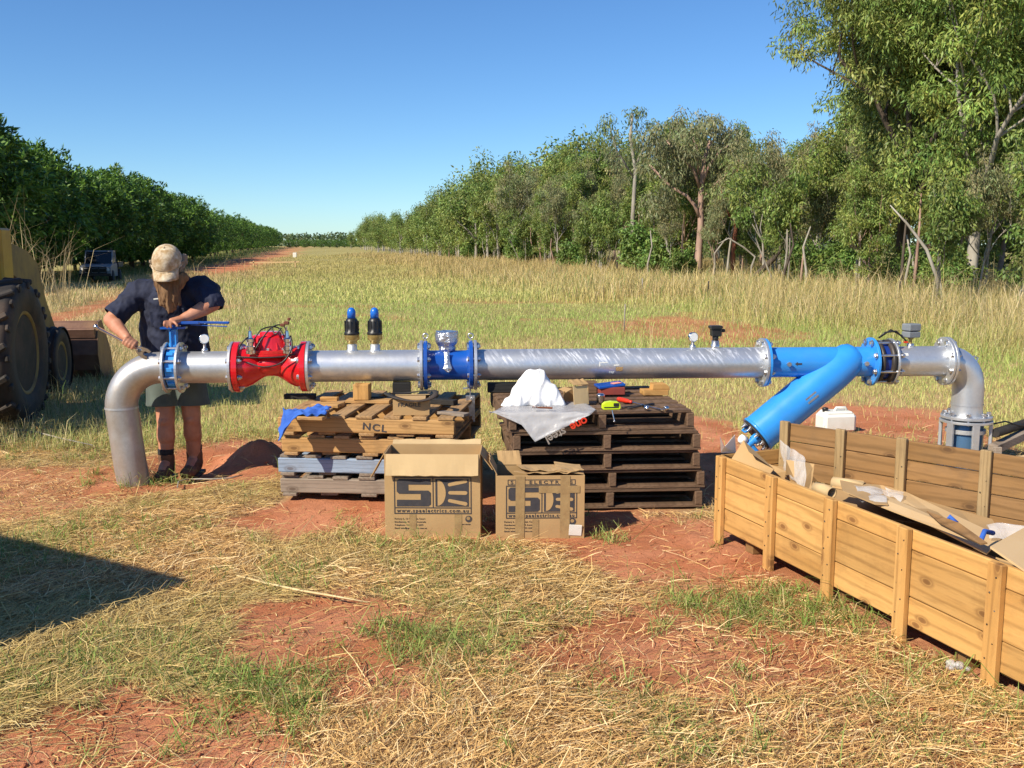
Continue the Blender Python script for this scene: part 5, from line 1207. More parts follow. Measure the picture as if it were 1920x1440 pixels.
wall(V(.0, .02, 0), de, f0.length - .01, .075, .475, 3, .02, M['pine'], de, M['pine_z'], V(-.4, .9, 0), [], name='end_wall')
mb = MB(); zf = .09; pl = [V(0, 0, 0), dn * 4.3, df * 3.6 + f0, f0]; 
mb.add([p + V(0, 0, zf) for p in pl] + [p + V(0, 0, zf - .02) for p in pl], [(0, 1, 2, 3), (7, 6, 5, 4), (0, 4, 5, 1), (1, 5, 6, 2), (2, 6, 7, 3), (3, 7, 4, 0)]); mb.build('floor', M['pine_dull'], CR, 'local')
for k in range(6):
    a_ = dn * (.25 + k * .75) - on * .03; b_ = a_ - on * (.35 + .4 * k * .4); mb = MB(); mb.bar(a_ + V(0, 0, .035), b_ + V(0, 0, .035), .07, .068, 0, .003); mb.build('bearer', M['pine_dull'], CR, 'local')
o = text_mesh('607 INT', .045, M['pal_dark'], CR, f0 + df * 1.72 + V(-.728, -.686, 0) * .0115 + V(0, 0, .46), (math.pi / 2, 0, math.atan2(df.y, df.x)), 'stencil', bold=0)
o2 = text_mesh('O2A40', .045, M['pal_dark'], CR, f0 + df * 1.80 + V(-.728, -.686, 0) * .0115 + V(0, 0, .365), (math.pi / 2, 0, math.atan2(df.y, df.x)), 'stencil', bold=0)
# ------------------------------------------------------------------ the man
def remesh(mb, name, mats, voxel, parent, smooth=6, fn=None, fac=.5):
    me = mb.mesh(name, mats); ob = bpy.data.objects.new('tmp', me); COL.objects.link(ob)
    rm = ob.modifiers.new('r', 'REMESH'); rm.mode = 'VOXEL'; rm.voxel_size = voxel; rm.use_smooth_shade = True
    sm = ob.modifiers.new('s', 'SMOOTH'); sm.iterations = smooth; sm.factor = fac
    dg = bpy.context.evaluated_depsgraph_get(); dg.update(); m2 = bpy.data.meshes.new_from_object(ob.evaluated_get(dg)); bpy.data.objects.remove(ob)
    if fn:
        nr = [v.normal.copy() for v in m2.vertices]
        for v, n_ in zip(m2.vertices, nr): v.co += n_ * fn(v.co, n_)
    off = Vector()
    p = parent
    while p is not None: off += p.location; p = p.parent
    for v in m2.vertices: v.co -= off
    m2.name = name; m2.materials.clear()
    for m_ in (mats if isinstance(mats, (list, tuple)) else [mats]): m2.materials.append(m_)
    for p_ in m2.polygons: p_.use_smooth = True
    o = bpy.data.objects.new(name, m2); COL.objects.link(o); o.parent = parent; return o
MAN = empty('person', (-2.36, 7.05, -.10))
tag(MAN, 'long bearded man in cap, navy shirt and grey shorts, bending over the pipe', 'person')
hipL = at(306, 668, 6.98); hipR = at(350, 668, 6.98); pel = at(328, 662, 6.99)
knL = at(311, 792, 6.90); knR = at(360, 788, 6.97)
anL = at(311, 868, 6.89); anR = at(364, 860, 7.02); anL.z = max(anL.z, .0)
toeL = anL + V(.02, -.17, -.075); toeR = anR + V(.0, -.16, -.075)
bel = at(326, 620, 6.98); che = at(322, 570, 6.88); nek = at(318, 532, 6.80)
shL = at(262, 550, 6.86); shR = at(384, 544, 6.86)
elL = at(208, 600, 6.74); wrL = at(238, 633, 6.56)
elR = at(399, 570, 6.76); wrR = at(344, 597, 6.66)
HC = at(315, 497, 6.66)
hu = V(.02, -.56, .83).normalized(); hf = V(.02, -.83, -.56).normalized(); hr = hf.cross(hu).normalized()
HM = Matrix((hr, hf, hu)).transposed()      # head frame: x right, y forward, z up
def hp(x, y, z): return HC + HM @ V(x, y, z)
b = MB()
# legs
for h_, k_, a_, t_ in ((hipL, knL, anL, toeL), (hipR, knR, anR, toeR)):
    b.caps(h_, k_, .088, .062); b.caps(k_, k_ + (a_ - k_) * .35, .060, .064); b.caps(k_ + (a_ - k_) * .35 + V(0, .012, 0), a_, .062, .040); b.sphere(k_ + V(0, -.025, .01), .045)
    b.caps(a_, t_, .042, .034)
b.caps(hipL, hipR, .11, .11); b.caps(pel, bel, .15, .15); b.caps(bel, che, .15, .14); b.caps(shL + (che - shL) * .15, shR + (che - shR) * .15, .075, .075); b.caps(che, nek, .12, .07); b.caps(nek, HC, .06, .065)
# arms
b.caps(shL, elL, .062, .050); b.caps(elL, elL + (wrL - elL) * .35, .050, .050); b.caps(elL + (wrL - elL) * .35, wrL, .049, .031)
b.caps(shR, elR, .062, .052); b.caps(elR, elR + (wrR - elR) * .35, .052, .051); b.caps(elR + (wrR - elR) * .35, wrR, .050, .032)
# head: skull, jaw, brow, nose, ears, cheeks
b.sphere(HC, .1, 24, sc=(.78, .98, 1.12), rot=HM); b.sphere(hp(0, .045, -.045), .07, 16, sc=(.82, .75, .95), rot=HM)
b.caps(hp(0, .092, .0), hp(0, .113, -.030), .010, .015); b.sphere(hp(-.012, .100, -.034), .010); b.sphere(hp(.012, .100, -.034), .010)
for s_ in (-1, 1):
    b.caps(hp(s_ * .012, .090, .018), hp(s_ * .05, .078, .016), .010, .009); b.sphere(hp(s_ * .045, .068, -.028), .022); b.sphere(hp(s_ * .079, -.005, -.01), .028, 12, sc=(.35, .7, 1.1), rot=HM)
b.caps(hp(-.022, .088, -.062), hp(.022, .088, -.062), .008, .008)
# right hand (picture left) closed round the wrench
wA = at(180, 613, 6.50); wB = at(268, 660, 6.53); wd_ = (wB - wA).normalized()
gc = wA + (wB - wA) * .70                                   # where the grip is
pn = (wrL - gc); pn = (pn - wd_ * pn.dot(wd_)).normalized()    # towards the wrist
ps = wd_.cross(pn).normalized(); 
if ps.y > 0: ps = -ps                                       # towards the camera
palm0 = gc + pn * .030 - wd_ * .0
for k in range(4):
    o_ = wd_ * (-.033 + .022 * k); ln_ = (1.0, 1.08, 1.0, .85)[3 - k]
    kn = gc + o_ + pn * .034 + ps * .016; b.caps(wrL + o_ * .35, kn, .018, .0135)
    f1 = gc + o_ + pn * .008 + ps * .031 * 1.0; f2 = gc + o_ - pn * .020 * ln_ + ps * .026; f3 = gc + o_ - pn * .028 * ln_ + ps * .004
    b.caps(kn, f1, .0115, .0105, 10); b.caps(f1, f2, .0105, .0095, 10); b.caps(f2, f3, .0095, .0085, 10)
b.caps(wrL, gc + pn * .036 + wd_ * .02, .028, .022)
th0 = wrL + wd_ * .02 + ps * .0; th1 = gc + wd_ * .050 + pn * .018 - ps * .005; th2 = gc + wd_ * .052 - pn * .010 + ps * .010; b.caps(th0, th1, .016, .0125, 10); b.caps(th1, th2, .012, .010, 10)
# left hand (picture right) resting on the valve's plate
hd = at(322, 602, 6.60); b.caps(wrR, hd, .026, .022); b.caps(wrR + V(0, -.02, -.004), hd + V(.01, -.025, -.004), .021, .018); b.caps(wrR + V(0, .02, -.004), hd + V(.005, .03, -.004), .021, .016)
tips = [((308, 611), -.045, .93), ((314, 614), -.022, 1.0), ((321, 614), .0, 1.0), ((333, 611), .02, .85)]
for k, ((px_, py_), dy_, l_) in enumerate(tips):
    st_ = hd + V(-.002 + .012 * k - .012, -.036 + .008 * k, -.002 - .002 * k); tp_ = at(px_, py_, 6.52 + .008 * k); md = (st_ + tp_) / 2 + V(-.004, -.012, .012); b.caps(st_, md, .0118, .0108, 10); b.caps(md, md + (tp_ - md) * .55 + V(0, -.003, .003), .0108, .0098, 10); b.caps(md + (tp_ - md) * .55 + V(0, -.003, .003), tp_, .0098, .0085, 10)
b.caps(wrR + V(-.01, .02, -.008), hd + V(-.01, .055, -.012), .015, .012, 10); b.caps(hd + V(-.01, .055, -.012), hd + V(-.035, .06, -.022), .012, .010, 10)
def skinfn(c, n_): return mnoise.noise(c * 28) * .0012
remesh(b, 'body', M['skin'], .0058, MAN, 4, skinfn)
mb = MB(); mb.sphere(hp(-.031, .074, .0), .013, 12); mb.build('eye', M['white'], MAN); mb = MB(); mb.sphere(hp(.031, .074, .0), .013, 12); mb.build('eye', M['white'], MAN)
# shirt
s = MB(); s.caps(pel + V(0, 0, .01), bel, .20, .205, 24); s.caps(pel + V(-.06, 0, .0), bel + V(-.06, 0, .04), .165, .175, 24); s.caps(pel + V(.07, 0, .0), bel + V(.065, 0, .04), .165, .175, 24)
s.caps(bel, che, .19, .165, 24); s.caps(bel + V(-.05, 0, 0), che + V(-.10, .02, .0), .165, .13, 20); s.caps(bel + V(.05, 0, 0), che + V(.10, .02, .0), .165, .13, 20)
s.caps(shL, shR, .095, .095, 20); s.caps(che + V(0, .03, 0), nek + V(0, .04, -.01), .14, .095, 20); s.caps(che + V(0, .06, .02), (shL + shR) / 2 + V(0, .05, .03), .13, .10, 20)
sl = shL + (elL - shL) * .86; s.caps(shL, sl, .088, .072, 20); s.caps(sl, sl + (elL - shL).normalized() * .004, .080, .082, 20)
sr = shR + (elR - shR) * .80 + V(.006, 0, -.012); s.caps(shR, sr, .092, .084, 20); s.caps(sr, sr + V(0, 0, -.022), .086, .082, 20)
def folds(c, n_):
    q = c.copy(); a = mnoise.noise(Vector((q.x * 9, q.y * 9, q.z * 4.2))) * .016 + (.5 - abs(mnoise.noise(Vector((q.x * 13 + q.z * 9, q.y * 12, q.z * 6 - q.x * 8))))) * .022 - .008 + (.5 - abs(mnoise.noise(Vector((q.x * 28 - q.z * 18, q.y * 25, q.z * 14 + q.x * 10))))) * .008
    return a
shirt = remesh(s, 'shirt', M['shirt'], .0085, MAN, 7, folds)
# cut the shirt off clean: below the belt line, at the sleeve ends and the neck
def trim(ob, planes):
    bm = bmesh.new(); bm.from_mesh(ob.data); off = Vector(); p = ob.parent
    while p is not None: off += p.location; p = p.parent
    for co_, no_, c_, r_ in planes:
        geom = [g for g in bm.verts if ((g.co + off) - c_).length < r_] if r_ else list(bm.verts)
        vs = set(geom); ed = [e_ for e_ in bm.edges if e_.verts[0] in vs and e_.verts[1] in vs]; fa = [f_ for f_ in bm.faces if all(v in vs for v in f_.verts)]
        bmesh.ops.bisect_plane(bm, geom=list(vs) + ed + fa, plane_co=co_ - off, plane_no=no_, clear_outer=True)
    bm.to_mesh(ob.data); bm.free()
    so = ob.modifiers.new('t', 'SOLIDIFY'); so.thickness = .003; so.offset = -1
aL = (elL - shL).normalized()
trim(shirt, [(pel + V(0, 0, -.13), V(0, 0, -1), None, 0), (shL + (elL - shL) * .90, aL, elL, .17), (sr + V(.0, 0, -.045), V(.25, -.2, -1).normalized(), sr, .13)])
# collar, placket, pockets, buttons
cb = MB(); ang = [k * .5 for k in range(-5, 6)]
cpts = [nek + V(math.sin(a) * .105, .04 - math.cos(a) * .10, .035 - math.cos(a) * .055) for a in ang]; vs = []
for p_ in cpts: dd = (p_ - nek); dd.z = 0; dd.normalize(); vs += [p_, p_ + dd * .035 + V(0, 0, -.030)]
cb.add(vs, [(2 * i, 2 * i + 2, 2 * i + 3, 2 * i + 1) for i in range(len(cpts) - 1)]); c_ = cb.build('collar', M['shirt'], MAN); c_.modifiers.new('t', 'SOLIDIFY').thickness = .004
for px_, py_ in ((296, 598), (352, 592)):
    c = at(px_, py_, 6.775); mb = MB(); mb.box(c, (.10, .008, .105), Euler((R(8), 0, R(4 if px_ < 320 else -6))), 0, .003); mb.box(c + V(0, -.006, .038), (.104, .007, .032), Euler((R(8), 0, R(4 if px_ < 320 else -6))), 0, .003); mb.build('pocket', M['shirt'], MAN)
    mb = MB(); mb.sphere(c + V(0, -.010, .030), .0045, 8); mb.build('button', M['zinc'], MAN)
mb = MB(); mb.bar(at(288, 561, 6.70), at(297, 560, 6.70), .006, .008, 0, .001); mb.build('pen_clip', M['white'], MAN)
# shorts
s = MB(); s.caps(pel + V(-.055, 0, .02), pel + V(.055, 0, .02), .165, .165, 20)
for h_, k_, sg in ((hipL, knL, -1), (hipR, knR, 1)):
    hem = h_ + (k_ - h_) * .70 + V(sg * .012, 0, 0); s.caps(h_ + V(0, 0, -.02), hem, .115, .118, 20); s.caps(hem, hem + V(0, 0, -.03), .120, .122, 20)
shorts = remesh(s, 'shorts', M['shorts'], .009, MAN, 4, lambda c, n_: mnoise.noise(Vector((c.x * 11, c.y * 11, c.z * 4))) * .012)
hz = (hipL + (knL - hipL) * .70).z - .022
trim(shorts, [(V(0, 7, hz), V(0, -.05, -1).normalized(), None, 0)])
# boots and socks
for a_, t_, sg in ((anL, toeL, -1), (anR, toeR, 1)):
    s = MB(); s.caps(a_ + V(0, .012, .045), a_ + V(0, .02, -.04), .056, .056, 16); s.caps(a_ + V(0, .03, -.055), t_ + V(0, .01, .004), .046, .050, 16); s.caps(a_ + V(0, 0, -.02), t_ + V(0, .05, .012), .050, .043, 16); s.sphere(t_ + V(0, .0, .004), .052, 14, sc=(1, 1.1, .8))
    bt = remesh(s, 'boot', M['boot'], .006, MAN, 3, lambda c, n_: mnoise.noise(c * 30) * .003)
    mb = MB(); mb.prism([(-.05, -.10), (.05, -.10), (.055, .0), (.058, .12), (.035, .175), (-.035, .175), (-.058, .12), (-.055, .0)], a_ + V(0, -.0, -.108), (1, 0, 0), (0, -1, 0), .022); so_ = mb.build('sole', M['rubber'], MAN); so_.parent = bt; so_.location = (0, 0, 0)
    for k in range(4):
        mb = MB(); zz = -.055 + k * .026; yy = -.062 + k * .012; mb.bar(a_ + V(-.028, yy, zz), a_ + V(.028, yy, zz + .006), .006, .006); lc = mb.build('lace', M['beard'], MAN); lc.parent = bt
    mb = MB(); mb.lathe([(.052, 0), (.056, .008), (.055, .02), (.057, .034), (.051, .042)], a_ + V(0, .010, .062), (0, 0, 1), 20, smooth=True); mb.build('sock', M['sock'], MAN)
# cap
c = MB(); k = 24; rows = []
for i in range(9):
    t = math.pi / 2 * i / 8; zz = .015 + .118 * math.sin(t); rr = .112 * math.cos(t) ** .72 if i < 8 else .004; rows.append([hp(rr * .88 * math.cos(2 * math.pi * j / k), rr * 1.06 * math.sin(2 * math.pi * j / k) - .004, zz + mnoise.noise(Vector((i * .7, j * .9, 2))) * .004) for j in range(k)])
vs = [p for r_ in rows for p in r_]; fs = [(i * k + j, i * k + (j + 1) % k, (i + 1) * k + (j + 1) % k, (i + 1) * k + j) for i in range(8) for j in range(k)] + [[8 * k + j for j in range(k)]]
c.add(vs, fs, 0, True); capo = c.build('cap', M['capcloth'], MAN); capo.modifiers.new('t', 'SOLIDIFY').thickness = .003
c = MB(); n1_ = 12; vs = []
for i in range(n1_ + 1):
    a = -1.12 + 2.24 * i / n1_
    for j in range(5):
        q = j / 4; x_ = math.sin(a) * (.098 - .004 * q); y_ = .112 * math.cos(a) * 1.0 + q * .068 * (math.cos(a) ** .5 if math.cos(a) > 0 else 0); z_ = .018 - .050 * (math.sin(a) ** 2) * q - .022 * q; vs.append(hp(x_, y_, z_))
c.add(vs, [(i * 5 + j, (i + 1) * 5 + j, (i + 1) * 5 + j + 1, i * 5 + j + 1) for i in range(n1_) for j in range(4)], 0, True); br = c.build('brim', M['capcloth'], capo); br.location = (0, 0, 0)
br.data.transform(Matrix.Translation((0, 0, 0))); br.modifiers.new('t', 'SOLIDIFY').thickness = .004
mb = MB(); mb.sphere(hp(0, -.004, .136), .007, 8); mb.build('top_button', M['capcloth'], capo)
for s_ in (-1, 1): mb = MB(); mb.lathe([(.0035, 0), (.0055, .001), (.0035, .002)], hp(s_ * .045, .075, .085), HM @ V(s_ * .4, .7, .6), 10); mb.build('eyelet', M['beard'], capo)
mb = MB(); mb.tube([hp(.112 * .9 * math.cos(a), .118 * math.sin(a) - .004, .018) for a in [math.pi * 2 * q / 24 for q in range(24)]], .004, 6, closed=True); mb.build('sweat_band', M['capcloth'], capo)
# beard and hair: many overlapping locks
def locks(name, mat, roots, vox=.006, amp=.008):
    s = MB()
    for p0_, p1_, p2_, r0_, r1_ in roots: s.caps(p0_, p1_, r0_, (r0_ + r1_) / 2 * 1.1, 10); s.caps(p1_, p2_, (r0_ + r1_) / 2 * 1.1, r1_, 10)
    return remesh(s, name, mat, vox, MAN, 3, lambda c, n_: mnoise.noise(Vector((c.x * 95, c.y * 80, c.z * 16))) * amp + mnoise.noise(Vector((c.x * 40, c.y * 40, c.z * 9))) * amp)
rb = random.Random(8); rt = []
for i in range(54):
    u_ = rb.uniform(-1, 1); p0_ = hp(u_ * .098 - .016, .055 + rb.uniform(-.02, .035) * (1 - abs(u_)), -.058 + rb.uniform(-.012, .012)); dn_ = .15 + .065 * (1 - abs(u_)) + rb.uniform(-.02, .02)
    p1_ = p0_ + V(u_ * .034 - .012, -.015 + .01 * rb.random(), -dn_ * .5); p2_ = p1_ + V(u_ * .004 + rb.gauss(0, .008), .01, -dn_ * .5); rt.append((p0_, p1_, p2_, .028, .011))
for s_ in (-1, 1): rt.append((hp(s_ * .005, .098, -.048), hp(s_ * .035, .092, -.062), hp(s_ * .05, .075, -.10), .010, .010))
locks('beard', M['beard'], rt)
rt = []
for i in range(26):
    s_ = -1 if rb.random() < .6 else 1; p0_ = hp(s_ * (.088 + rb.uniform(-.006, .012)), rb.uniform(-.09, .03), .01 + rb.uniform(-.03, .03)); p1_ = p0_ + V(s_ * .026, .01, -.04); p2_ = p1_ + V(s_ * rb.uniform(-.010, .026), .01, -.07 - .05 * rb.random()); rt.append((p0_, p1_, p2_, .016, .006))
for i in range(14):
    u_ = rb.uniform(-1, 1); p0_ = hp(u_ * .07, -.085, -.01); rt.append((p0_, p0_ + V(0, .05, -.04), p0_ + V(u_ * .02, .06, -.12), .022, .008))
locks('hair', M['hair'], rt)
mb = MB(); pts = [at(299, 462, 6.60), at(285, 472, 6.62), at(280, 485, 6.64), at(284, 494, 6.66)]
# wrench in his hand
w = MB(); w.bar(wA, wB - wd_ * .03, .026, .016, 0, .004); hd_ = wB - wd_ * .025
w.sphere(wA, .017, 12)
wt = empty('wrench', gc + V(0, 0, -.02)); tag(wt, 'long steel wrench in the lower hand of the man', 'wrench')
w.build('shaft', M['chrome'], wt); w = MB(); ny_ = V(0, -1, 0); sdw = wd_.cross(ny_).normalized()
w.prism([(-.045, -.014), (-.02, -.030), (.02, -.036), (.045, -.030), (.040, -.014), (.012, -.014), (.004, .0), (.012, .014), (.040, .014), (.045, .030), (.02, .036), (-.02, .030), (-.045, .014)], wB, wd_, sdw, .018); w.cyl(wB - wd_ * .02 - ny_ * .012 + sdw * .0, wB - wd_ * .02 + ny_ * .016, .012, 12); w.build('jaw', M['chrome'], wt)

# ------------------------------------------------------------------ backhoe loader at the left
BH_ = empty('backhoe_loader', (-5.42, 8.62, gz(-5.2, 8.6)), R(10)); tag(BH_, 'old yellow backhoe loader at the left edge, its arm, two wheels and bucket in view', 'loader')
def tyre(parent, x, y, Rr, wdt, rim, lugs, label=None, flip=1):
    w_ = empty('wheel', (x, y, Rr), 0, parent); mb = MB(); hw_ = wdt / 2
    mb.lathe([(rim, -hw_ * .8), (rim + .03, -hw_ * .95), (Rr * .82, -hw_), (Rr * .93, -hw_ * .92), (Rr * .955, -hw_ * .7), (Rr * .965, 0), (Rr * .955, hw_ * .7), (Rr * .93, hw_ * .92), (Rr * .82, hw_), (rim + .03, hw_ * .95), (rim, hw_ * .8)], (0, 0, 0), X, 48)
    if lugs:
        for k in range(lugs):
            for sg in (-1, 1):
                a = 2 * math.pi * (k + (.5 if sg > 0 else 0)) / lugs; rm_ = Matrix.Rotation(a, 3, 'X')
                mb.box(rm_ @ V(sg * hw_ * .50, 0, Rr * .965), (hw_ * 1.08, .055, Rr * .075), rm_ @ Matrix.Rotation(sg * R(32), 3, 'Z'), 0, .01)
                mb.box(rm_ @ V(sg * hw_ * .96, sg * 0 - .05, Rr * .90), (.03, .055, Rr * .10), rm_, 0, .008)
    else:
        for xx in (-.5, -.17, .17, .5): mb.lathe([(Rr * .955, xx * wdt * .9 - .02), (Rr * .995, xx * wdt * .9 - .015), (Rr * .995, xx * wdt * .9 + .015), (Rr * .955, xx * wdt * .9 + .02)], (0, 0, 0), X, 40, cap=False)
    mb.build('tyre', M['rubber'], w_, 'local')
    mb = MB(); q = flip
    mb.lathe([(rim + .012, hw_ * .86 * q), (rim - .01, hw_ * .88 * q), (rim - .03, hw_ * .7 * q), (rim - .05, hw_ * .3 * q), (rim * .55, hw_ * .12 * q), (rim * .5, hw_ * .35 * q), (rim * .28, hw_ * .4 * q), (.01, hw_ * .42 * q)], (0, 0, 0), X, 32, cap=False)
    mb.lathe([(rim - .01, -hw_ * .8), (rim - .02, hw_ * .8)], (0, 0, 0), X, 32, cap=False)
    mb.build('rim', M['yellow_dull'], w_, 'local')
    mb = MB()
    for k in range(8): a = 2 * math.pi * k / 8; hexnut(mb, (hw_ * .36 * q, math.cos(a) * rim * .40, math.sin(a) * rim * .40), (q, 0, 0), .016, .02)
    mb.build('wheel_nuts', M['steel_dark'], w_, 'local'); return w_
tyre(BH_, .93, 0, .665, .44, .36, 15); tyre(BH_, -.93, 0, .665, .44, .36, 15, flip=-1)
tyre(BH_, .80, 1.92, .375, .27, .20, 0); tyre(BH_, -.80, 1.92, .375, .27, .20, 0, flip=-1)
mb = MB(); mb.cyl((-.8, 0, .66), (.8, 0, .66), .11, 12); mb.cyl((-.75, 1.92, .4), (.75, 1.92, .4), .07, 12); mb.box((0, .9, .62), (.5, 2.6, .26), None, 0, .02); mb.build('chassis', M['steel_dark'], BH_, 'local')
mb = MB(); mb.box((0, 1.55, 1.02), (.62, 1.55, .62), None, 0, .05); mb.build('bonnet', M['yellow'], BH_, 'local')
for sg in (-1, 1):
    mb = MB(); mb.box((sg * .765, .62, 1.22), (.13, .30, 1.10), None, 0, .02); mb.build('tower', M['yellow'], BH_, 'local')
    mb = MB(); mb.prism([(.50, 1.62), (.56, 1.50), (1.55, 1.20), (1.90, .95), (2.55, .32), (2.75, .26), (2.78, .40), (2.20, 1.02), (1.98, 1.42), (1.62, 1.56), (.62, 1.70)], (sg * .66, 0, 0), (0, 1, 0), (0, 0, 1), .11); mb.build('loader_arm', M['yellow_dull'], BH_, 'local')
    mb = MB(); mb.cyl((sg * .60, .70, .75), (sg * .60, 1.35, 1.0), .055, 12); mb.build('ram_tube', M['steel_dark'], BH_, 'local'); mb = MB(); mb.cyl((sg * .60, 1.35, 1.0), (sg * .62, 1.95, 1.22), .028, 10); mb.build('ram_rod', M['chrome'], BH_, 'local')
    for q in range(3): mb = MB(); mb.tube([V(sg * (.60 + .02 * q), .6 + .05 * q, .9), V(sg * .72, .9, 1.20 - .04 * q), V(sg * .74, 1.35, 1.10), V(sg * .68, 1.9, .8 + .05 * q)], .012, 6); mb.build('hydraulic_hose', M['rubber'], BH_, 'local')
    mb = MB(); mb.box((sg * .98, -1.02, .62), (.14, .12, 1.0), None, 0, .015); mb.box((sg * .98, -1.02, .1), (.3, .3, .05), None, 0, .01); mb.build('stabiliser_leg', M['rust_and_shade'], BH_, 'local')  # leg's dark brown is shade put into the colour of yellow steel
mb = MB(); mb.box((0, .05, .95), (1.1, 1.1, .10), None, 0, .02)
for sx in (-.62, .62):
    for sy in (-.45, .65): mb.bar((sx, sy, .9), (sx * .9, sy * .95, 2.25), .06, .06, 0, .01)
mb.box((0, .1, 2.28), (1.30, 1.45, .10), None, 0, .04); mb.build('canopy', M['yellow'], BH_, 'local')
mb = MB(); mb.box((0, -.15, 1.15), (.5, .5, .14), None, 0, .05); mb.box((0, -.38, 1.42), (.48, .12, .5), None, 0, .05); mb.build('driver_seat', M['rubber'], BH_, 'local')
mb = MB(); mb.box((0, -1.05, .72), (1.9, .16, .22), None, 0, .02); mb.bar((0, -1.1, .7), (.1, -1.6, 1.9), .2, .22, 0, .02); mb.bar((.1, -1.6, 1.9), (.1, -1.2, 2.2), .18, .18, 0, .02); mb.build('digging_boom', M['yellow_dull'], BH_, 'local')
# bucket: curved back, open to the front
mb = MB(); prof = [(2.86, .72), (2.80, .55), (2.78, .35), (2.86, .16), (3.05, .05), (3.55, .02)]; vs = []
for x_ in (-1.08, 1.08):
    for (yy, zz) in prof: vs.append(V(x_, yy, zz))
    for (yy, zz) in prof[::-1]: vs.append(V(x_, yy + .03, zz + .02))
n1_ = 12; mb.add(vs, [(i, (i + 1) % n1_, n1_ + (i + 1) % n1_, n1_ + i) for i in range(n1_)])
for x_ in (-1.08, 1.08): mb.prism([(yy, zz) for yy, zz in prof] + [(3.45, .35), (3.05, .74)], (x_, 0, 0), (0, 1, 0), (0, 0, 1), .025)
mb.build('bucket', M['rust_and_shade'], BH_, 'local')
mb = MB(); mb.box((0, 2.80, .60), (2.15, .05, .12), Euler((R(15), 0, 0)), 0, .01)
for x_ in (-.66, -.3, .3, .66): mb.box((x_, 2.74, .42), (.05, .12, .40), None, 0, .01)
mb.build('bucket_bracket', M['rust_and_shade'], BH_, 'local')

# ------------------------------------------------------------------ utility truck under the orchard trees
def ute(loc, rz, label):
    t = empty('utility_truck', loc, rz); tag(t, label, 'ute'); W_ = .86
    mb = MB(); mb.prism([(-2.3, .45), (-2.32, .95), (-2.1, 1.02), (-1.0, 1.12), (-1.0, .45)], (0, 0, 0), (0, 1, 0), (0, 0, 1), 1.66); mb.prism([(-1.0, .40), (-1.0, 1.12), (.45, 1.12), (.45, .40)], (0, 0, 0), (0, 1, 0), (0, 0, 1), 1.66); mb.build('body', M['utewhite'], t, 'local')
    mb = MB(); mb.prism([(-.62, 1.82), (-.5, 1.88), (.38, 1.88), (.42, 1.80)], (0, 0, 0), (0, 1, 0), (0, 0, 1), 1.52); mb.build('roof', M['utewhite'], t, 'local')
    for x_ in (-.74, .74):
        for a_, b_ in (((-1.0, 1.12), (-.58, 1.83)), ((.42, 1.12), (.40, 1.83)), ((-.25, 1.12), (-.22, 1.83))): mb = MB(); mb.bar((x_, a_[0], a_[1]), (x_ * .97, b_[0], b_[1]), .06, .06, 0, .005); mb.build('pillar', M['utewhite'], t, 'local')
    mb = MB(); mb.add([V(-.72, -.98, 1.13), V(.72, -.98, 1.13), V(.68, -.58, 1.80), V(-.68, -.58, 1.80)], [(0, 1, 2, 3)]); mb.build('windscreen', M['window'], t, 'local')
    for x_ in (-.75, .75): mb = MB(); mb.add([V(x_, -.93, 1.13), V(x_, .40, 1.13), V(x_ * .96, .38, 1.80), V(x_ * .96, -.55, 1.80)], [(0, 1, 2, 3)]); mb.build('side_window', M['window'], t, 'local')
    mb = MB(); mb.add([V(-.7, .44, 1.13), V(.7, .44, 1.13), V(.68, .41, 1.80), V(-.68, .41, 1.80)], [(0, 1, 2, 3)]); mb.build('rear_window', M['window'], t, 'local')
    mb = MB(); mb.box((0, -2.34, .78), (1.2, .04, .2), None, 0, .01); mb.build('grille', M['black'], t, 'local')
    for x_ in (-.68, .68): mb = MB(); mb.lathe([(.09, 0), (.09, .03), (.05, .045)], (x_, -2.31, .8), (0, -1, 0), 16); mb.build('headlight', M['glass'], t, 'local')
    mb = MB(); mb.box((0, -2.42, .52), (1.7, .12, .16), None, 0, .02)
    for z_ in (.62, .95): mb.tube([V(-.6, -2.44, z_), V(.6, -2.44, z_)], .03, 8)
    for x_ in (-.6, -.2, .2, .6): mb.tube([V(x_, -2.44, .5), V(x_, -2.44, .97)], .03, 8)
    mb.build('bull_bar', M['steel_dark'], t, 'local')
    mb = MB(); mb.box((0, 1.55, .92), (1.78, 2.1, .06), None, 0, .01)
    for x_ in (-.88, .88): mb.box((x_, 1.55, 1.07), (.03, 2.1, .24), None, 0, .005)
    mb.box((0, 2.6, 1.07), (1.78, .03, .24), None, 0, .005); mb.build('tray', M['steel_dark'], t, 'local')
    mb = MB()
    for x_ in (-.6, .6): mb.bar((x_, -.5, 1.97), (x_, .35, 1.97), .03, .03)
    for k in range(6): mb.bar((-.62, -.5 + k * .17, 1.985), (.62, -.5 + k * .17, 1.985), .025, .02)
    for x_ in (-.6, .6):
        for y_ in (-.4, .3): mb.bar((x_, y_, 1.86), (x_, y_, 1.97), .03, .03, up=(1, 0, 0))
    mb.build('roof_rack', M['steel_dark'], t, 'local')
    for x_ in (-.76, .76):
        for y_ in (-1.6, 1.35): mb = MB(); mb.lathe([(.2, -.11), (.36, -.12), (.385, -.08), (.385, .08), (.36, .12), (.2, .11)], (x_, y_, .385), X, 24); mb.lathe([(.01, -.09), (.2, -.10), (.2, .10), (.01, .09)], (x_, y_, .385), X, 20); mb.build('wheel', M['rubber'], t, 'local')
    return t
ux, uy = at(190, 500, 59).x, 59.0
ute((ux, uy, gz(ux, uy)), R(14), 'white utility truck with roof rack, parked in the shade of the orchard')
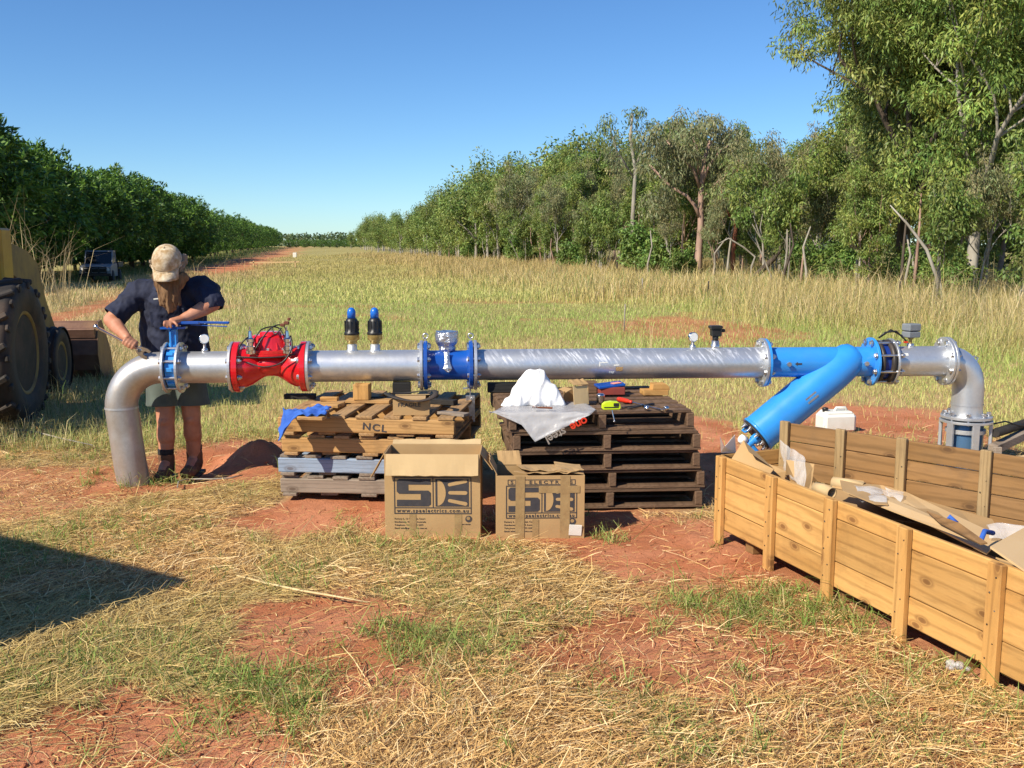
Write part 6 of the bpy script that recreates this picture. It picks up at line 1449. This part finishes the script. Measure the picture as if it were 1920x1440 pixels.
# unseen trailer shape added left of the camera to cast the lower left shadow
TR = empty('shadow_caster_trailer', (-3.30, 3.08, gz(-2.7, 3.1)), math.atan2(.49, -.87)); tag(TR, 'unseen trailer added on the left to cast the shadow at lower left', 'trailer')
mb = MB(); mb.box((1.35, .8, 1.18), (2.7, 1.6, 1.44), None, 0, .02); mb.build('body', M['utewhite'], TR, 'local'); mb = MB(); mb.box((1.35, .8, .38), (2.7, 1.3, .12), None, 0, .01); mb.bar((2.7, .8, .38), (3.9, .8, .38), .08, .08); mb.build('chassis', M['steel_dark'], TR, 'local')
for y_ in (.05, 1.55): mb = MB(); mb.lathe([(.16, -.09), (.31, -.1), (.33, -.06), (.33, .06), (.31, .1), (.16, .09)], (1.35, y_, .33), (0, 1, 0), 24); mb.lathe([(.01, -.07), (.16, -.08), (.16, .08), (.01, .07)], (1.35, y_, .33), (0, 1, 0), 20); mb.build('wheel', M['rubber'], TR, 'local')
# ------------------------------------------------------------------ things on the left pallets
ZL = zg + 3 * (PH + .003) + .128; ZR = .012 + 4 * .119 + .119 + .001; ZP = .79 - RP
def block(px, py, Z, size, rz, mat, name, label, cat, group=None, Y=None, dz=0, bev=.003, rx=0):
    p = gr(px, py, Z)
    if Y: p = at(px, py, Y)
    mb = MB(); mb.box((p.x, p.y, Z + dz + size[2] / 2), size, Euler((rx, 0, R(rz))), 0, bev, .0012); return solo(mb, name, mat, label, cat, group)
block(677, 0, ZL, (.30, .10, .022), -6, M['pal_new'], 'timber_board', 'flat orange board lying under the upright block on the left pallets', 'board', Y=6.60)
block(664, 0, ZL + .0225, (.105, .10, ZP - ZL - .0235), -3, M['pine_z'], 'support_block', 'upright orange timber block holding up the pipe below the two air valves', 'block', Y=6.60)
block(742, 0, ZL, (.12, .10, ZP - ZL - .001), 4, M['wood_dark'], 'support_block', 'dark timber block under the pipe, behind the small carton', 'block', Y=6.68)
block(618, 752, ZL + .024, (.115, .05, .028), -4, M['pine'], 'timber_offcut', 'small pale offcut lying on a plank left of the upright block', 'offcut', Y=None)
block(615, 762, ZL, (.19, .11, .022), -14, M['pal_new'], 'timber_board', 'short tan plank under the small pale offcut', 'board')
block(563, 748, ZL, (.21, .06, .036), -3, M['wood_dark'], 'timber_offcut', 'black plank at the back left of the left pallets', 'offcut')
block(700, 752, ZL, (.16, .05, .030), -2, M['wood_dark'], 'timber_offcut', 'black offcut between the upright block and the small carton', 'offcut')
block(822, 757, ZL, (.26, .07, .034), -24, M['wood_dark'], 'timber_offcut', 'longest black plank, lying right of the small carton', 'offcut')
block(850, 778, ZL, (.20, .07, .018), -30, M['pal_grey'], 'timber_board', 'weathered short plank near the right end of the left pallets', 'board')
block(585, 786, ZL, (.16, .09, .02), -8, M['pal_new'], 'timber_board', 'short plank under the blue rag', 'board')
def drape(name, mat, label, cat, pts_fn, nu, nv, th=.003, noise_amp=.01, sm=True):
    vs = [pts_fn(i / nu, j / nv) for i in range(nu + 1) for j in range(nv + 1)]
    mb = MB(); mb.add(vs, [(i * (nv + 1) + j, (i + 1) * (nv + 1) + j, (i + 1) * (nv + 1) + j + 1, i * (nv + 1) + j + 1) for i in range(nu) for j in range(nv)], 0, sm)
    o = solo(mb, name, mat, label, cat); s_ = o.modifiers.new('t', 'SOLIDIFY'); s_.thickness = th; return o
c0 = gr(566, 785, ZL)
def rag(u, v):
    x = (u - .5) * .29; y = (v - .5) * .17; z = ZL + .030 + .030 * mnoise.noise(V(u * 3.5, v * 3, 1)) + .020 * mnoise.noise(V(u * 9, v * 8, 4)) + .022 * (.5 - abs(mnoise.noise(V(u * 7 + v * 3, v * 9, 2)))) + .03 * math.exp(-((u - .8) ** 2 + (v - .8) ** 2) * 12)
    x += .02 * mnoise.noise(V(u * 2, v * 5, 7)); y += .02 * mnoise.noise(V(u * 4, v * 2, 9)); 
    over = max(0, .40 - u) * max(0, .75 - v)            # hangs over the near left corner
    z -= over * .55; y -= over * .06; return V(c0.x + x + .01, c0.y + y + .04, max(z, ZL + .006) if over < .02 else z)
drape('blue_rag', M['cloth_blue'], 'crumpled blue rag hanging over the left end of the left pallets', 'rag', rag, 34, 26)
# small carton with a rubber gasket on it
p0 = gr(737, 779, ZL); SB = empty('cardboard_box', (p0.x, p0.y, ZL), R(3)); tag(SB, 'small brown carton marked FRAGILE on the left pallets, under the black gasket', 'box')
w_, d_, h_ = .225, .20, .098
mb = MB(); mb.box((w_ / 2, .0025, h_ / 2), (w_, .005, h_), None, 0, .001); mb.build('front_wall', M['card'], SB, 'local'); mb = MB(); mb.box((w_ / 2, d_ - .0025, h_ / 2), (w_, .005, h_)); mb.build('back_wall', M['card'], SB, 'local')
for x_ in (.0025, w_ - .0025): mb = MB(); mb.box((x_, d_ / 2, h_ / 2), (.005, d_ - .01, h_), None, 0, .001); mb.build('side_wall', M['card'], SB, 'local')
mb = MB(); mb.box((w_ / 2 - .01, d_ * .30, h_ + .004), (w_ - .03, d_ * .5, .004), Euler((R(4), 0, 0))); mb.build('flap', M['card'], SB, 'local'); mb = MB(); mb.box((w_ / 2, d_ * .78, h_ + .008), (w_ - .01, d_ * .42, .004), Euler((R(-9), 0, R(4)))); mb.build('flap', M['card_light'], SB, 'local')
text_mesh('FRAGILE', .032, M['ink'], SB, (.03, -.0012, .055), FRONT, 'lettering', sx=1.1, bold=.0006, spacing=1.1)
mb = MB(); gp = []
for k in range(40):
    a = 2 * math.pi * k / 40; gp.append(V(p0.x + .105 + .155 * math.cos(a), p0.y + .10 + .125 * math.sin(a), ZL + h_ + .022 + .012 * math.sin(2 * a + .6) - .016 * max(0, -math.sin(a)) + (abs(math.cos(a)) > .8) * 0))
n_g = 40; vs = []
for i, p_ in enumerate(gp):
    c_ = V(p0.x + .105, p0.y + .10, p_.z); o_ = (p_ - c_).normalized(); vs += [p_ + o_ * .018 + V(0, 0, -.004), p_ + o_ * .018 + V(0, 0, .002), p_ - o_ * .018 + V(0, 0, .003), p_ - o_ * .018 + V(0, 0, -.003)]
mb.add(vs, [(i * 4 + j, i * 4 + (j + 1) % 4, ((i + 1) % n_g) * 4 + (j + 1) % 4, ((i + 1) % n_g) * 4 + j) for i in range(n_g) for j in range(4)], 0, True)
mb.sphere(V(p0.x + .01, p0.y - .02, ZL + h_ + .02), .006); solo(MB().add(mb.v[:160], mb.f[:160], 0, True), 'rubber_gasket', M['rubber'], 'wavy black rubber ring lying on top of the small carton', 'gasket')

# ------------------------------------------------------------------ things on the right pallets
block(1112, 0, ZR, (.10, .10, ZP - ZR - .001), 2, M['pal_dark'], 'support_block', 'dark timber block under the long pipe, behind the tools', 'block', Y=6.72)
block(1241, 0, ZR, (.17, .12, .034), 6, M['pine'], 'support_block', 'lower pale block of the pair holding up the right part of the long pipe', 'block', Y=6.62)
p_ = at(1237, 740, 6.62); mb = MB(); hh_ = ZP - ZR - .035; mb.prism([(-.06, 0), (.055, 0), (.05, hh_ * .6), (.03, hh_), (-.055, hh_)], (p_.x, p_.y, ZR + .0345), (1, .1, 0), (0, 0, 1), .10); solo(mb, 'support_block', M['pine'], 'upper chamfered block of the pair under the right part of the long pipe', 'block')
# white cotton cloth heaped up
c1 = gr(1000, 762, ZR); s = MB()
for (dx, dy, dz, r_) in [(0, 0, .05, .09), (-.04, .02, .13, .065), (.045, .02, .13, .07), (-.09, -.02, .03, .07), (.10, -.01, .04, .075), (-.14, -.03, .01, .05), (.16, -.03, .01, .05), (-.015, .03, .175, .05), (.04, .03, .18, .05), (-.10, .0, .08, .05), (.1, .0, .1, .05), (-.17, -.05, -.01, .04)]: s.sphere(V(c1.x + dx, c1.y + dy + .05, ZR + dz), r_, 14)
def cfold(c, n_): 
    q = V((c.x - c1.x) * 14, (c.y - c1.y) * 9, (c.z - ZR) * 5); return mnoise.noise(q * .9) * .010 + (.45 - abs(mnoise.noise(q * 1.5))) * .022 - .006
tmpo = empty('tmp_anchor'); wc = remesh(s, 'white_cloth', M['cloth_white'], .008, tmpo, 14, cfold, .8); wc.parent = None; bpy.data.objects.remove(tmpo)
for v in wc.data.vertices: v.co.z = max(v.co.z, ZR + .006)
cc_ = V(c1.x, c1.y, ZR); wc.data.transform(Matrix.Translation(-cc_)); wc.location = cc_; tag(wc, 'white cotton cloth heaped on the right pallets', 'cloth')
# printed plastic sheet hanging over the front edge
m_, n, out = newmat('clear printed plastic'); b_ = N(n, 'ShaderNodeBsdfPrincipled'); b_.inputs['Base Color'].default_value = (.62, .62, .64, 1); b_.inputs['Roughness'].default_value = .22; tr = N(n, 'ShaderNodeBsdfTransparent'); mx = N(n, 'ShaderNodeMixShader'); mx.inputs[0].default_value = .50
co = coords(n); L(n, bump_(n, noise_(n, co, 40, 4, .6), .5, .01), b_.inputs['Normal']); L(n, tr.outputs[0], mx.inputs[1]); L(n, b_.outputs[0], mx.inputs[2]); L(n, mx.outputs[0], out.inputs[0]); M['plastic'] = m_
m_, n, out = newmat('clear wrapping film'); b_ = N(n, 'ShaderNodeBsdfPrincipled'); b_.inputs['Base Color'].default_value = (.85, .85, .85, 1); b_.inputs['Roughness'].default_value = .08; tr = N(n, 'ShaderNodeBsdfTransparent'); mx = N(n, 'ShaderNodeMixShader'); mx.inputs[0].default_value = .28
co = coords(n); L(n, bump_(n, noise_(n, co, 30, 4, .6), .6, .01), b_.inputs['Normal']); L(n, tr.outputs[0], mx.inputs[1]); L(n, b_.outputs[0], mx.inputs[2]); L(n, mx.outputs[0], out.inputs[0]); M['film'] = m_
yf = gr(1000, 775, ZR).y - .005
PSH = [(917, 770, 0), (935, 757, 1), (1000, 755, 1), (1060, 757, 1), (1117, 768, 1), (1075, 792, -1), (1040, 810, -1), (1003, 826, -1), (990, 803, -1), (965, 775, 0)]
mb = MB(); top = [gr(935, 768, ZR + .006), gr(960, 752, ZR + .006), gr(1030, 748, ZR + .006), gr(1100, 757, ZR + .006), gr(1117, 768, ZR + .006)]
edge = [V(q.x, yf - .004, ZR + .004) for q in (gr(918, 772, ZR), gr(965, 775, ZR), gr(1005, 775, ZR), gr(1060, 775, ZR), gr(1110, 773, ZR))]
low = [at(917, 771, yf - .01), at(978, 797, yf - .03), at(1003, 829, yf - .05), at(1050, 806, yf - .04), at(1105, 779, yf - .02)]
def plast(u, v):
    a_ = u * 4; i = min(int(a_), 3); f_ = a_ - i; T = top[i].lerp(top[i + 1], f_); E_ = edge[i].lerp(edge[i + 1], f_); Lo = low[i].lerp(low[i + 1], f_)
    q = T.lerp(E_, v * 2) if v < .5 else E_.lerp(Lo, (v - .5) * 2)
    return q + V(0, -1, .6) * (.008 * mnoise.noise(V(u * 9, v * 7, 3)) + .004)
ps = drape('plastic_sheet', M['plastic'], 'torn translucent plastic sheet with red and white print, hanging off the right pallets', 'plastic sheet', plast, 36, 22, .001)
# its print, upside down as the sheet hangs
o = text_mesh('one', .074, M['orange'], ps, at(1098, 781, yf - .052) - ps.location, (math.pi / 2, R(180 - 27), 0), 'lettering', bold=.0016, spacing=.95)
o = text_mesh('steel', .074, M['zinc'], ps, at(1058, 801, yf - .058) - ps.location, (math.pi / 2, R(180 - 27), 0), 'lettering', bold=.0012, spacing=.95)
o = text_mesh('steel', .05, M['cloth_white'], ps, at(1012, 765, yf + .04) - ps.location + V(.04, 0, 0), (R(40), 0, R(180 + 10)), 'lettering', bold=.001)
mb = MB(); mb.bar(at(998, 763, yf + .03), at(1036, 765, yf + .03), .022, .010, 0, .002); solo(mb, 'rusty_bar', M['bark_red'], 'short rusty flat bar at the foot of the white cloth', 'bar')
# opened small carton lying on its side
p0 = gr(1075, 760, ZR); OB = empty('cardboard_box', (p0.x, p0.y, ZR), R(28)); tag(OB, 'small opened carton lying on the right pallets beside the white cloth', 'box')
for nm, c_, d_, rt_ in [('front_wall', (.055, .0, .06), (.11, .004, .12), (R(-8), 0, 0)), ('side_wall', (.112, .06, .055), (.004, .12, .11), (0, R(-4), 0)), ('back_wall', (.055, .118, .05), (.11, .004, .10), (0, 0, 0)), ('base', (.055, .06, .004), (.11, .12, .004), (0, 0, 0))]:
    mb = MB(); mb.box(c_, d_, Euler(rt_), 0, .001); mb.build(nm, M['card_light'] if nm == 'front_wall' else M['card'], OB, 'local')
flap(OB, (.0, .0, .125), (.11, .0, .125), (-.3, .5, .45), .05, waves=1, mat='card'); flap(OB, (-.002, .01, .10), (-.002, .11, .10), (-1, -.1, -.3), .05, waves=1, mat='card')
p_ = gr(1145, 742, ZR); p_.y = 6.62; p_.x = at(1146, 740, 6.62).x; TB = empty('tool_box', (p_.x, p_.y, ZR), R(4)); tag(TB, 'low red box with a blue lid behind the tools on the right pallets', 'box')
mb = MB(); mb.box((0, 0, .028), (.17, .11, .052), None, 0, .004); mb.build('tray', pm('faded red card', (.30, .05, .03), (.22, .04, .03), 12, .6), TB, 'local'); mb = MB(); mb.box((-.01, .005, .064), (.185, .12, .016), Euler((R(3), R(-5), R(8))), 0, .003); mb.build('lid', M['darkblue'], TB, 'local'); mb = MB(); mb.box((.03, -.01, .078), (.06, .05, .004), Euler((0, R(-5), R(20))), 0, .001); mb.build('paper_slip', pm('pink paper', (.75, .3, .25), (.7, .25, .2), 9, .8), TB, 'local')
p_ = gr(1126, 757, ZR); mb = MB(); mb.lathe([(.024, 0), (.026, .003), (.026, .050), (.027, .054), (.027, .058), (.018, .060), (.018, .066)], (p_.x, p_.y, ZR), (0, 0, 1), 20); solo(mb, 'tin', M['chrome'], 'small shiny tin between the opened carton and the red box', 'tin')
p_ = gr(1145, 767, ZR); TM = empty('tape_measure', (p_.x, p_.y, ZR), R(6)); tag(TM, 'fluorescent yellow tape measure on the front edge of the right pallets', 'tape measure')
mb = MB(); mb.prism([(-.054, .006), (-.050, .001), (.050, .001), (.056, .008), (.054, .034), (.040, .046), (.0, .050), (-.036, .044), (-.052, .030)], (0, 0, 0), (1, 0, 0), (0, 0, 1), .042); mb.build('case', M['lime'], TM, 'local'); mb = MB(); mb.box((.03, -.0225, .03), (.034, .004, .02), None, 0, .002); mb.build('lock_button', M['black'], TM, 'local'); mb = MB(); mb.box((.0, -.0225, .014), (.09, .003, .006), None, 0, .001); mb.build('trim', M['black'], TM, 'local')
a_ = gr(1158, 752, ZR) + V(0, 0, .014); b__ = gr(1218, 764, ZR) + V(0, 0, .008); SD = empty('screwdriver', a_); tag(SD, 'red handled screwdriver right of the tape measure', 'screwdriver'); dd = (b__ - a_).normalized(); h0 = (b__ - a_).length * .46
mb = MB(); mb.lathe([(.006, 0), (.014, .006), (.016, .03), (.015, h0 * .7), (.009, h0 * .82), (.012, h0 * .95), (.005, h0)], a_, dd, 10); mb.build('handle', M['orange'], SD); mb = MB(); mb.cyl(a_ + dd * h0, b__, .0035, 8); mb.build('shaft', M['chrome'], SD)
for k, (p0_, p1_, nm, mt, lb) in enumerate([((1172, 768), (1225, 760), 'pliers', 'steel_dark', 'pair of dark pliers on the front edge of the right pallets'), ((1205, 762), (1242, 771), 'spanner', 'chrome', 'small shiny spanner at the right front corner of the right pallets')]):
    a_ = gr(*p0_, ZR) + V(0, 0, .009); b__ = gr(*p1_, ZR) + V(0, 0, .009); dd = (b__ - a_).normalized(); sd_ = V(-dd.y, dd.x, 0); mb = MB()
    if nm == 'pliers': mb.tube([a_ + sd_ * .025, a_ + dd * .05 + sd_ * .022, a_ + dd * .11 + sd_ * .004, b__ - sd_ * .006], .0065, 8); mb.tube([a_ - sd_ * .020, a_ + dd * .05 - sd_ * .02, a_ + dd * .11 - sd_ * .004, b__ + sd_ * .006], .0065, 8); mb.sphere(a_ + dd * .11, .013, 10, sc=(1, 1, .6))
    else: mb.bar(a_, b__, .012, .007, 0, .002); mb.ring(b__, (0, 0, 1), .016, .009, .010, 16); mb.sphere(a_, .013, 10, sc=(1, 1, .6))
    solo(mb, nm, M[mt], lb, nm)
for k, (px_, py_) in enumerate([(1208, 769), (1246, 770)]):
    p_ = gr(px_, py_, ZR); mb = MB(); mb.lathe([(.007, 0), (.013, .001), (.014, .022), (.012, .026), (.006, .026)], (p_.x, p_.y, ZR + .014), (1, -.4 + k * .9, 0), 14); solo(mb, 'socket', M['chrome'], ['left one of the two shiny sockets at the right front corner of the pallets', 'right one of the two shiny sockets at the right front corner of the pallets'][k], 'socket')
a_ = at(1147, 769, yf - .012); b__ = at(1152, 790, yf - .02); mb = MB(); mb.cyl(a_, b__, .004, 8); mb.sphere(b__, .006, 8); solo(mb, 'steel_rod', M['chrome'], 'thin steel rod hanging below the yellow tape measure', 'rod')
# dark packer and plank at the left of the right stack
block(955, 0, ZR, (.30, .10, .06), 3, M['wood_dark'], 'timber_offcut', 'black timber packer behind the white cloth on the right pallets', 'offcut', Y=6.75)

# ------------------------------------------------------------------ waste in the crate
def sheet(pts, name, mat, label, cat, th=.006):
    P = [gr(a, b_, z_) for a, b_, z_ in pts]; nn = (P[1] - P[0]).cross(P[-1] - P[0]).normalized(); k = len(P)
    mb = MB(); mb.add([p for p in P] + [p - nn * th for p in P], [list(range(k)), list(range(k, 2 * k))[::-1]] + [(i, (i + 1) % k, k + (i + 1) % k, k + i) for i in range(k)]); return solo(mb, name, mat, label, cat)
sheet([(1590, 912, .44), (1640, 922, .44), (1845, 1012, .465), (1832, 1019, .46), (1700, 970, .44), (1592, 928, .43)], 'plywood_strip', M['ply'], 'long smooth tan strip lying along the near wall inside the crate', 'board')
sheet([(1640, 902, .36), (1700, 925, .36), (1880, 1010, .42), (1850, 1040, .42), (1620, 925, .36)], 'plywood_strip', M['ply'], 'second tan strip, lying behind the long one inside the crate', 'board')
sheet([(1856, 1028, .50), (1960, 970, .50), (1990, 1050, .47), (1960, 1100, .46)], 'plywood_strip', M['ply'], 'tan board sticking up at the right edge of the picture inside the crate', 'board', .008)
sheet([(1738, 960, .475), (1800, 983, .49), (1852, 1020, .475), (1838, 1022, .47), (1762, 982, .47)], 'timber_splinter', M['pine_dull'], 'broken splintered board end poking up among the strips in the crate', 'board')
for pts, lb in [([(1372, 862, .47), (1395, 826, .57), (1405, 848, .54), (1452, 880, .46), (1432, 905, .40)], 'pointed torn cardboard scrap standing up in the far corner of the crate'), ([(1475, 862, .50), (1527, 870, .50), (1520, 925, .40), (1500, 918, .38), (1473, 890, .40)], 'upright square cardboard flap near the second post of the crate'),
                ([(1418, 860, .44), (1475, 885, .44), (1470, 905, .38), (1425, 895, .38)], 'flat cardboard scrap in the far end of the crate'), ([(1562, 895, .46), (1620, 903, .46), (1618, 928, .42), (1560, 915, .42)], 'curled cardboard piece near the third post of the crate'),
                ([(1522, 905, .43), (1560, 918, .43), (1550, 935, .40), (1515, 925, .40)], 'small curled cardboard piece between the second and third posts'), ([(1575, 902, .46), (1650, 912, .45), (1665, 948, .45), (1640, 946, .45), (1580, 922, .46)], 'torn cardboard lying over the crate edge beside the third post')]:
    o = sheet(pts, 'cardboard_scrap', M['card'], lb, 'cardboard', .005)
for (x0_, y0_, x1_, y1_, lb) in [(1530, 915, 1560, 925, 'left rolled cardboard tube in the crate'), (1562, 905, 1620, 915, 'right rolled cardboard tube in the crate')]:
    a_ = gr(x0_, y0_, .44); b__ = gr(x1_, y1_, .44); mb = MB(); mb.tube([a_, (a_ + b__) / 2 + V(0, 0, .004), b__], .028, 14, cap=False); o = solo(mb, 'cardboard_roll', M['card_light'], lb, 'cardboard'); o.modifiers.new('t', 'SOLIDIFY').thickness = .004
def film(pts, label):
    P = [gr(a, b_, z_) for a, b_, z_ in pts]
    def fn(u, v):
        a_ = P[0].lerp(P[1], u); b_ = P[3].lerp(P[2], u); q = a_.lerp(b_, v); return q + V(.01 * mnoise.noise(q * 14), .012 * mnoise.noise(q * 16 + V(5, 0, 0)), .028 * mnoise.noise(q * 11 + V(0, 7, 0)))
    return drape('clear_film', M['film'], label, 'plastic film', fn, 22, 16, .0008)
film([(1462, 825, .56), (1512, 860, .54), (1508, 925, .40), (1470, 880, .42)], 'crumpled clear film hanging by the corner post of the far crate wall'); film([(1850, 985, .46), (1925, 985, .48), (1925, 1010, .44), (1855, 1008, .44)], 'shiny clear film near the right edge inside the crate'); film([(1600, 908, .47), (1665, 918, .46), (1660, 948, .45), (1615, 936, .45)], 'crumpled clear film draped over the crate edge by the third post'); film([(1660, 915, .40), (1695, 925, .40), (1690, 945, .38), (1665, 935, .38)], 'small scrap of clear film at the foot of the far crate wall')
a_ = gr(1355, 820, .56); 
sheet([(1350, 818, .60), (1358, 838, .53), (1378, 815, .60), (1380, 848, .49), (1352, 848, .49)], 'white_paper', M['cloth_white'], 'torn white paper sticking up at the far corner of the crate', 'paper', .003)
for (pa, pb, lb) in [((1838, 1016), (1852, 1004), 'left blue plastic strap end at the crate edge'), ((1775, 978), (1785, 986), 'small blue scrap at the foot of the far crate wall')]:
    a_ = gr(*pa, .47); b__ = gr(*pb, .46); mb = MB(); mb.tube([a_, (a_ + b__) / 2 + V(0, 0, .03), b__ + V(.02, 0, .01)], .010, 8); solo(mb, 'blue_strap', M['cloth_blue'], lb, 'strap')

for pts, lb in [([(1495, 905, .33), (1700, 925, .33), (1780, 990, .33), (1560, 960, .33)], 'large flat cardboard sheet lying low in the middle of the crate'), ([(1640, 925, .36), (1800, 960, .36), (1850, 1015, .40), (1700, 965, .42), (1600, 930, .42)], 'folded cardboard sheet wedged along the near wall inside the crate'),
                ([(1700, 930, .34), (1860, 975, .34), (1900, 1040, .36), (1760, 990, .36)], 'flat cardboard sheet under the blue straps in the crate'), ([(1390, 868, .38), (1500, 880, .38), (1530, 930, .38), (1420, 900, .38)], 'flat cardboard sheet covering the far end of the crate')]:
    sheet(pts, 'cardboard_sheet', M['card'], lb, 'cardboard', .005)

q0 = CR.location; P = [q0 + dn * s_ - on * o_ + V(0, 0, z_) for s_, o_, z_ in ((.9, .03, .40), (2.6, .02, .425), (4.2, .02, .43), (4.2, .32, .41), (2.6, .30, .40), (.9, .22, .37))]
mb = MB(); mb.add(P + [p - V(0, 0, .005) for p in P], [list(range(6)), list(range(6, 12))[::-1]] + [(i, (i + 1) % 6, 6 + (i + 1) % 6, 6 + i) for i in range(6)]); solo(mb, 'cardboard_sheet', M['card'], 'longest flat cardboard sheet, pressed against the near wall inside the crate', 'cardboard')

# ------------------------------------------------------------------ things beyond the crate
p_ = gr(1566, 808); JC = empty('jerry_can', (p_.x, p_.y, gz(p_.x, p_.y)), R(8)); tag(JC, 'white plastic jerry can on the red earth behind the blue strainer', 'jerry can')
W_, D_, H_ = .30, .20, .170
mb = MB(); mb.box((0, 0, H_ / 2), (W_, D_, H_), None, 0, .028); mb.box((0, 0, H_ + .0), (W_ * .82, D_ * .8, .03), None, 0, .014); mb.build('body', M['white'], JC, 'local'); mb = MB(); mb.tube([V(-.02, 0, H_ + .005), V(0, 0, H_ + .038), V(.08, 0, H_ + .040), V(.10, 0, H_ + .005)], .012, 10); mb.build('handle', M['white'], JC, 'local')
mb = MB(); mb.lathe([(.024, 0), (.026, .02), (.026, .032), (.02, .035)], (-.10, 0, H_ + .008), (0, 0, 1), 16); mb.build('cap', M['black'], JC, 'local')
a_ = at(1866, 812, 6.9); b__ = at(1925, 793, 7.3); mb = MB(); dd = (b__ - a_); mb.tube([a_, a_ + dd * .5, b__ + dd * 1.5], .030, 14)
for k in range(40): mb.lathe([(.0315, 0), (.034, .004), (.0315, .008)], a_ + dd * (k * .06), dd, 14, cap=False)
solo(mb, 'corrugated_hose', M['rubber'], 'black corrugated hose running off to the right behind the crate', 'hose')
a_ = at(1862, 842, 6.85); b__ = at(1925, 812, 7.2); mb = MB(); mb.bar(a_, b__ + (b__ - a_) * 1.4, .07, .06, 0, .003); mb.bar(a_ + V(.02, -.01, -.30), a_ + V(.02, -.01, .02), .06, .05, 0, .003, up=(1, 0, 0)); solo(mb, 'timber_beam', M['pal_grey'], 'weathered beam resting under the black corrugated hose', 'beam')
a_ = at(1862, 795, 7.0); mb = MB(); mb.tube([a_, at(1885, 790, 7.05), at(1905, 796, 7.1), at(1930, 800, 7.2)], .006, 6); solo(mb, 'cable', M['black'], 'thin black cable trailing right from the bolted pipe base', 'cable')
sheet([(1880, 858, .10), (1990, 850, .10), (1990, 870, .10), (1880, 868, .10)], 'plywood_strip', M['ply'], 'pale board lying on the earth behind the crate at the right edge', 'board')
# pegs in the field
for px_, py_, hp_, r_, lb, mt in [(1203, 560, .62, .022, 'pale short peg standing in the grass left of the other peg', 'bark_pale'), (1326, 570, .62, .018, 'dark steel peg standing in the tall grass below the pink barked gum', 'steel_dark'), (1170, 621, .5, .012, 'thin pale cane standing in the grass above the long pipe', 'bark_pale')]:
    p_ = gr(px_, py_); p_.z = gz(p_.x, p_.y); mb = MB(); mb.lathe([(r_, -.1), (r_, hp_ * .97), (r_ * .6, hp_)], p_, (.03, 0, 1), 8); solo(mb, 'peg', M[mt], lb, 'peg')
p_ = gr(553, 484); mb = MB(); z_ = gz(p_.x, p_.y); mb.box((p_.x, p_.y, z_ + .3), (.5, .12, .7), None, 0, .06); solo(mb, 'white_marker', M['white'], 'tiny white marker on the dirt track far ahead', 'marker')
p_ = gr(520, 502); mb = MB(); z_ = gz(p_.x, p_.y); mb.bar((p_.x - 2.0, p_.y, z_ + .35), (p_.x + 1.6, p_.y, z_ + .42), .08, .08); mb.bar((p_.x - 1.7, p_.y, z_ - .1), (p_.x - 1.7, p_.y, z_ + .5), .08, .08, up=(1, 0, 0)); mb.bar((p_.x + 1.3, p_.y, z_ - .1), (p_.x + 1.3, p_.y, z_ + .5), .08, .08, up=(1, 0, 0)); solo(mb, 'barrier_rail', M['ply'], 'low pale rail across the grass beside the far dirt track', 'rail')
# on the ground
p_ = gr(237, 910); mb = MB(); mb.sphere((p_.x, p_.y, gz(p_.x, p_.y) + .012), .03, 10, sc=(1, .8, .7)); o = solo(mb, 'white_stone', M['white'], 'small white stone at the foot of the left pipe bend', 'stone')
p_ = gr(1795, 1262); s = MB()
for k in range(9): s.sphere(V(p_.x + random.uniform(-.035, .035), p_.y + random.uniform(-.02, .02), gz(p_.x, p_.y) + .022 + random.uniform(-.006, .015)), random.uniform(.012, .02), 6, sc=(1, 1, .7))
solo(MB().add(s.v, s.f, 0, False), 'crumpled_wrapper', M['film'], 'crumpled clear wrapper on the straw near the crate at lower right', 'wrapper')
pts = [(333, 925), (335, 912), (348, 904), (365, 903), (378, 908), (400, 910), (430, 908), (455, 903)]
mb = MB(); mb.tube([gr(*q) + V(0, 0, gz(gr(*q).x, gr(*q).y) + .035) for q in pts], .0045, 6); solo(mb, 'pale_vine', M['bark_pale'], 'pale bent dry vine lying in front of the man\'s boots', 'vine')
pts = [(445, 1086), (500, 1104), (560, 1118), (630, 1134), (690, 1146)]
mb = MB(); mb.tube([gr(*q) + V(0, 0, gz(gr(*q).x, gr(*q).y) + .03) for q in pts], [.005, .006, .006, .005, .003], 6); solo(mb, 'cane_stalk', pm('dry cane', (.66, .52, .28), (.55, .42, .2), 20, .6), 'long dry cane lying across the grass in front of the left pallets', 'stalk')
pts = [(20, 815), (70, 825), (120, 838), (175, 850)]
mb = MB(); mb.tube([gr(*q) + V(0, 0, gz(gr(*q).x, gr(*q).y) + .06) for q in pts], [.006, .007, .006, .004], 6); solo(mb, 'cane_stalk', M['bark_pale'], 'long dry cane lying in the grass left of the pipe bend', 'stalk')

# two look-alikes in one place: told apart by distance
from collections import defaultdict
dd_ = defaultdict(list)
for o in bpy.data.objects:
    if o.parent is None and o.get('label'): dd_[o['label']].append(o)
for lb, os_ in dd_.items():
    if len(os_) == 2 and len(lb.split()) < 16:
        os_.sort(key=lambda o: o.location.y); os_[0]['label'] = 'nearer ' + lb; os_[1]['label'] = 'farther ' + lb
    elif 3 <= len(os_) <= 8 and len(lb.split()) < 15:
        os_.sort(key=lambda o: o.location.y)
        for o, w_ in zip(os_, ['nearest', 'second nearest', 'third nearest', 'fourth nearest', 'fifth nearest', 'sixth nearest', 'seventh nearest', 'eighth nearest']): o['label'] = w_ + ' ' + lb
        os_[-1]['label'] = 'farthest ' + lb
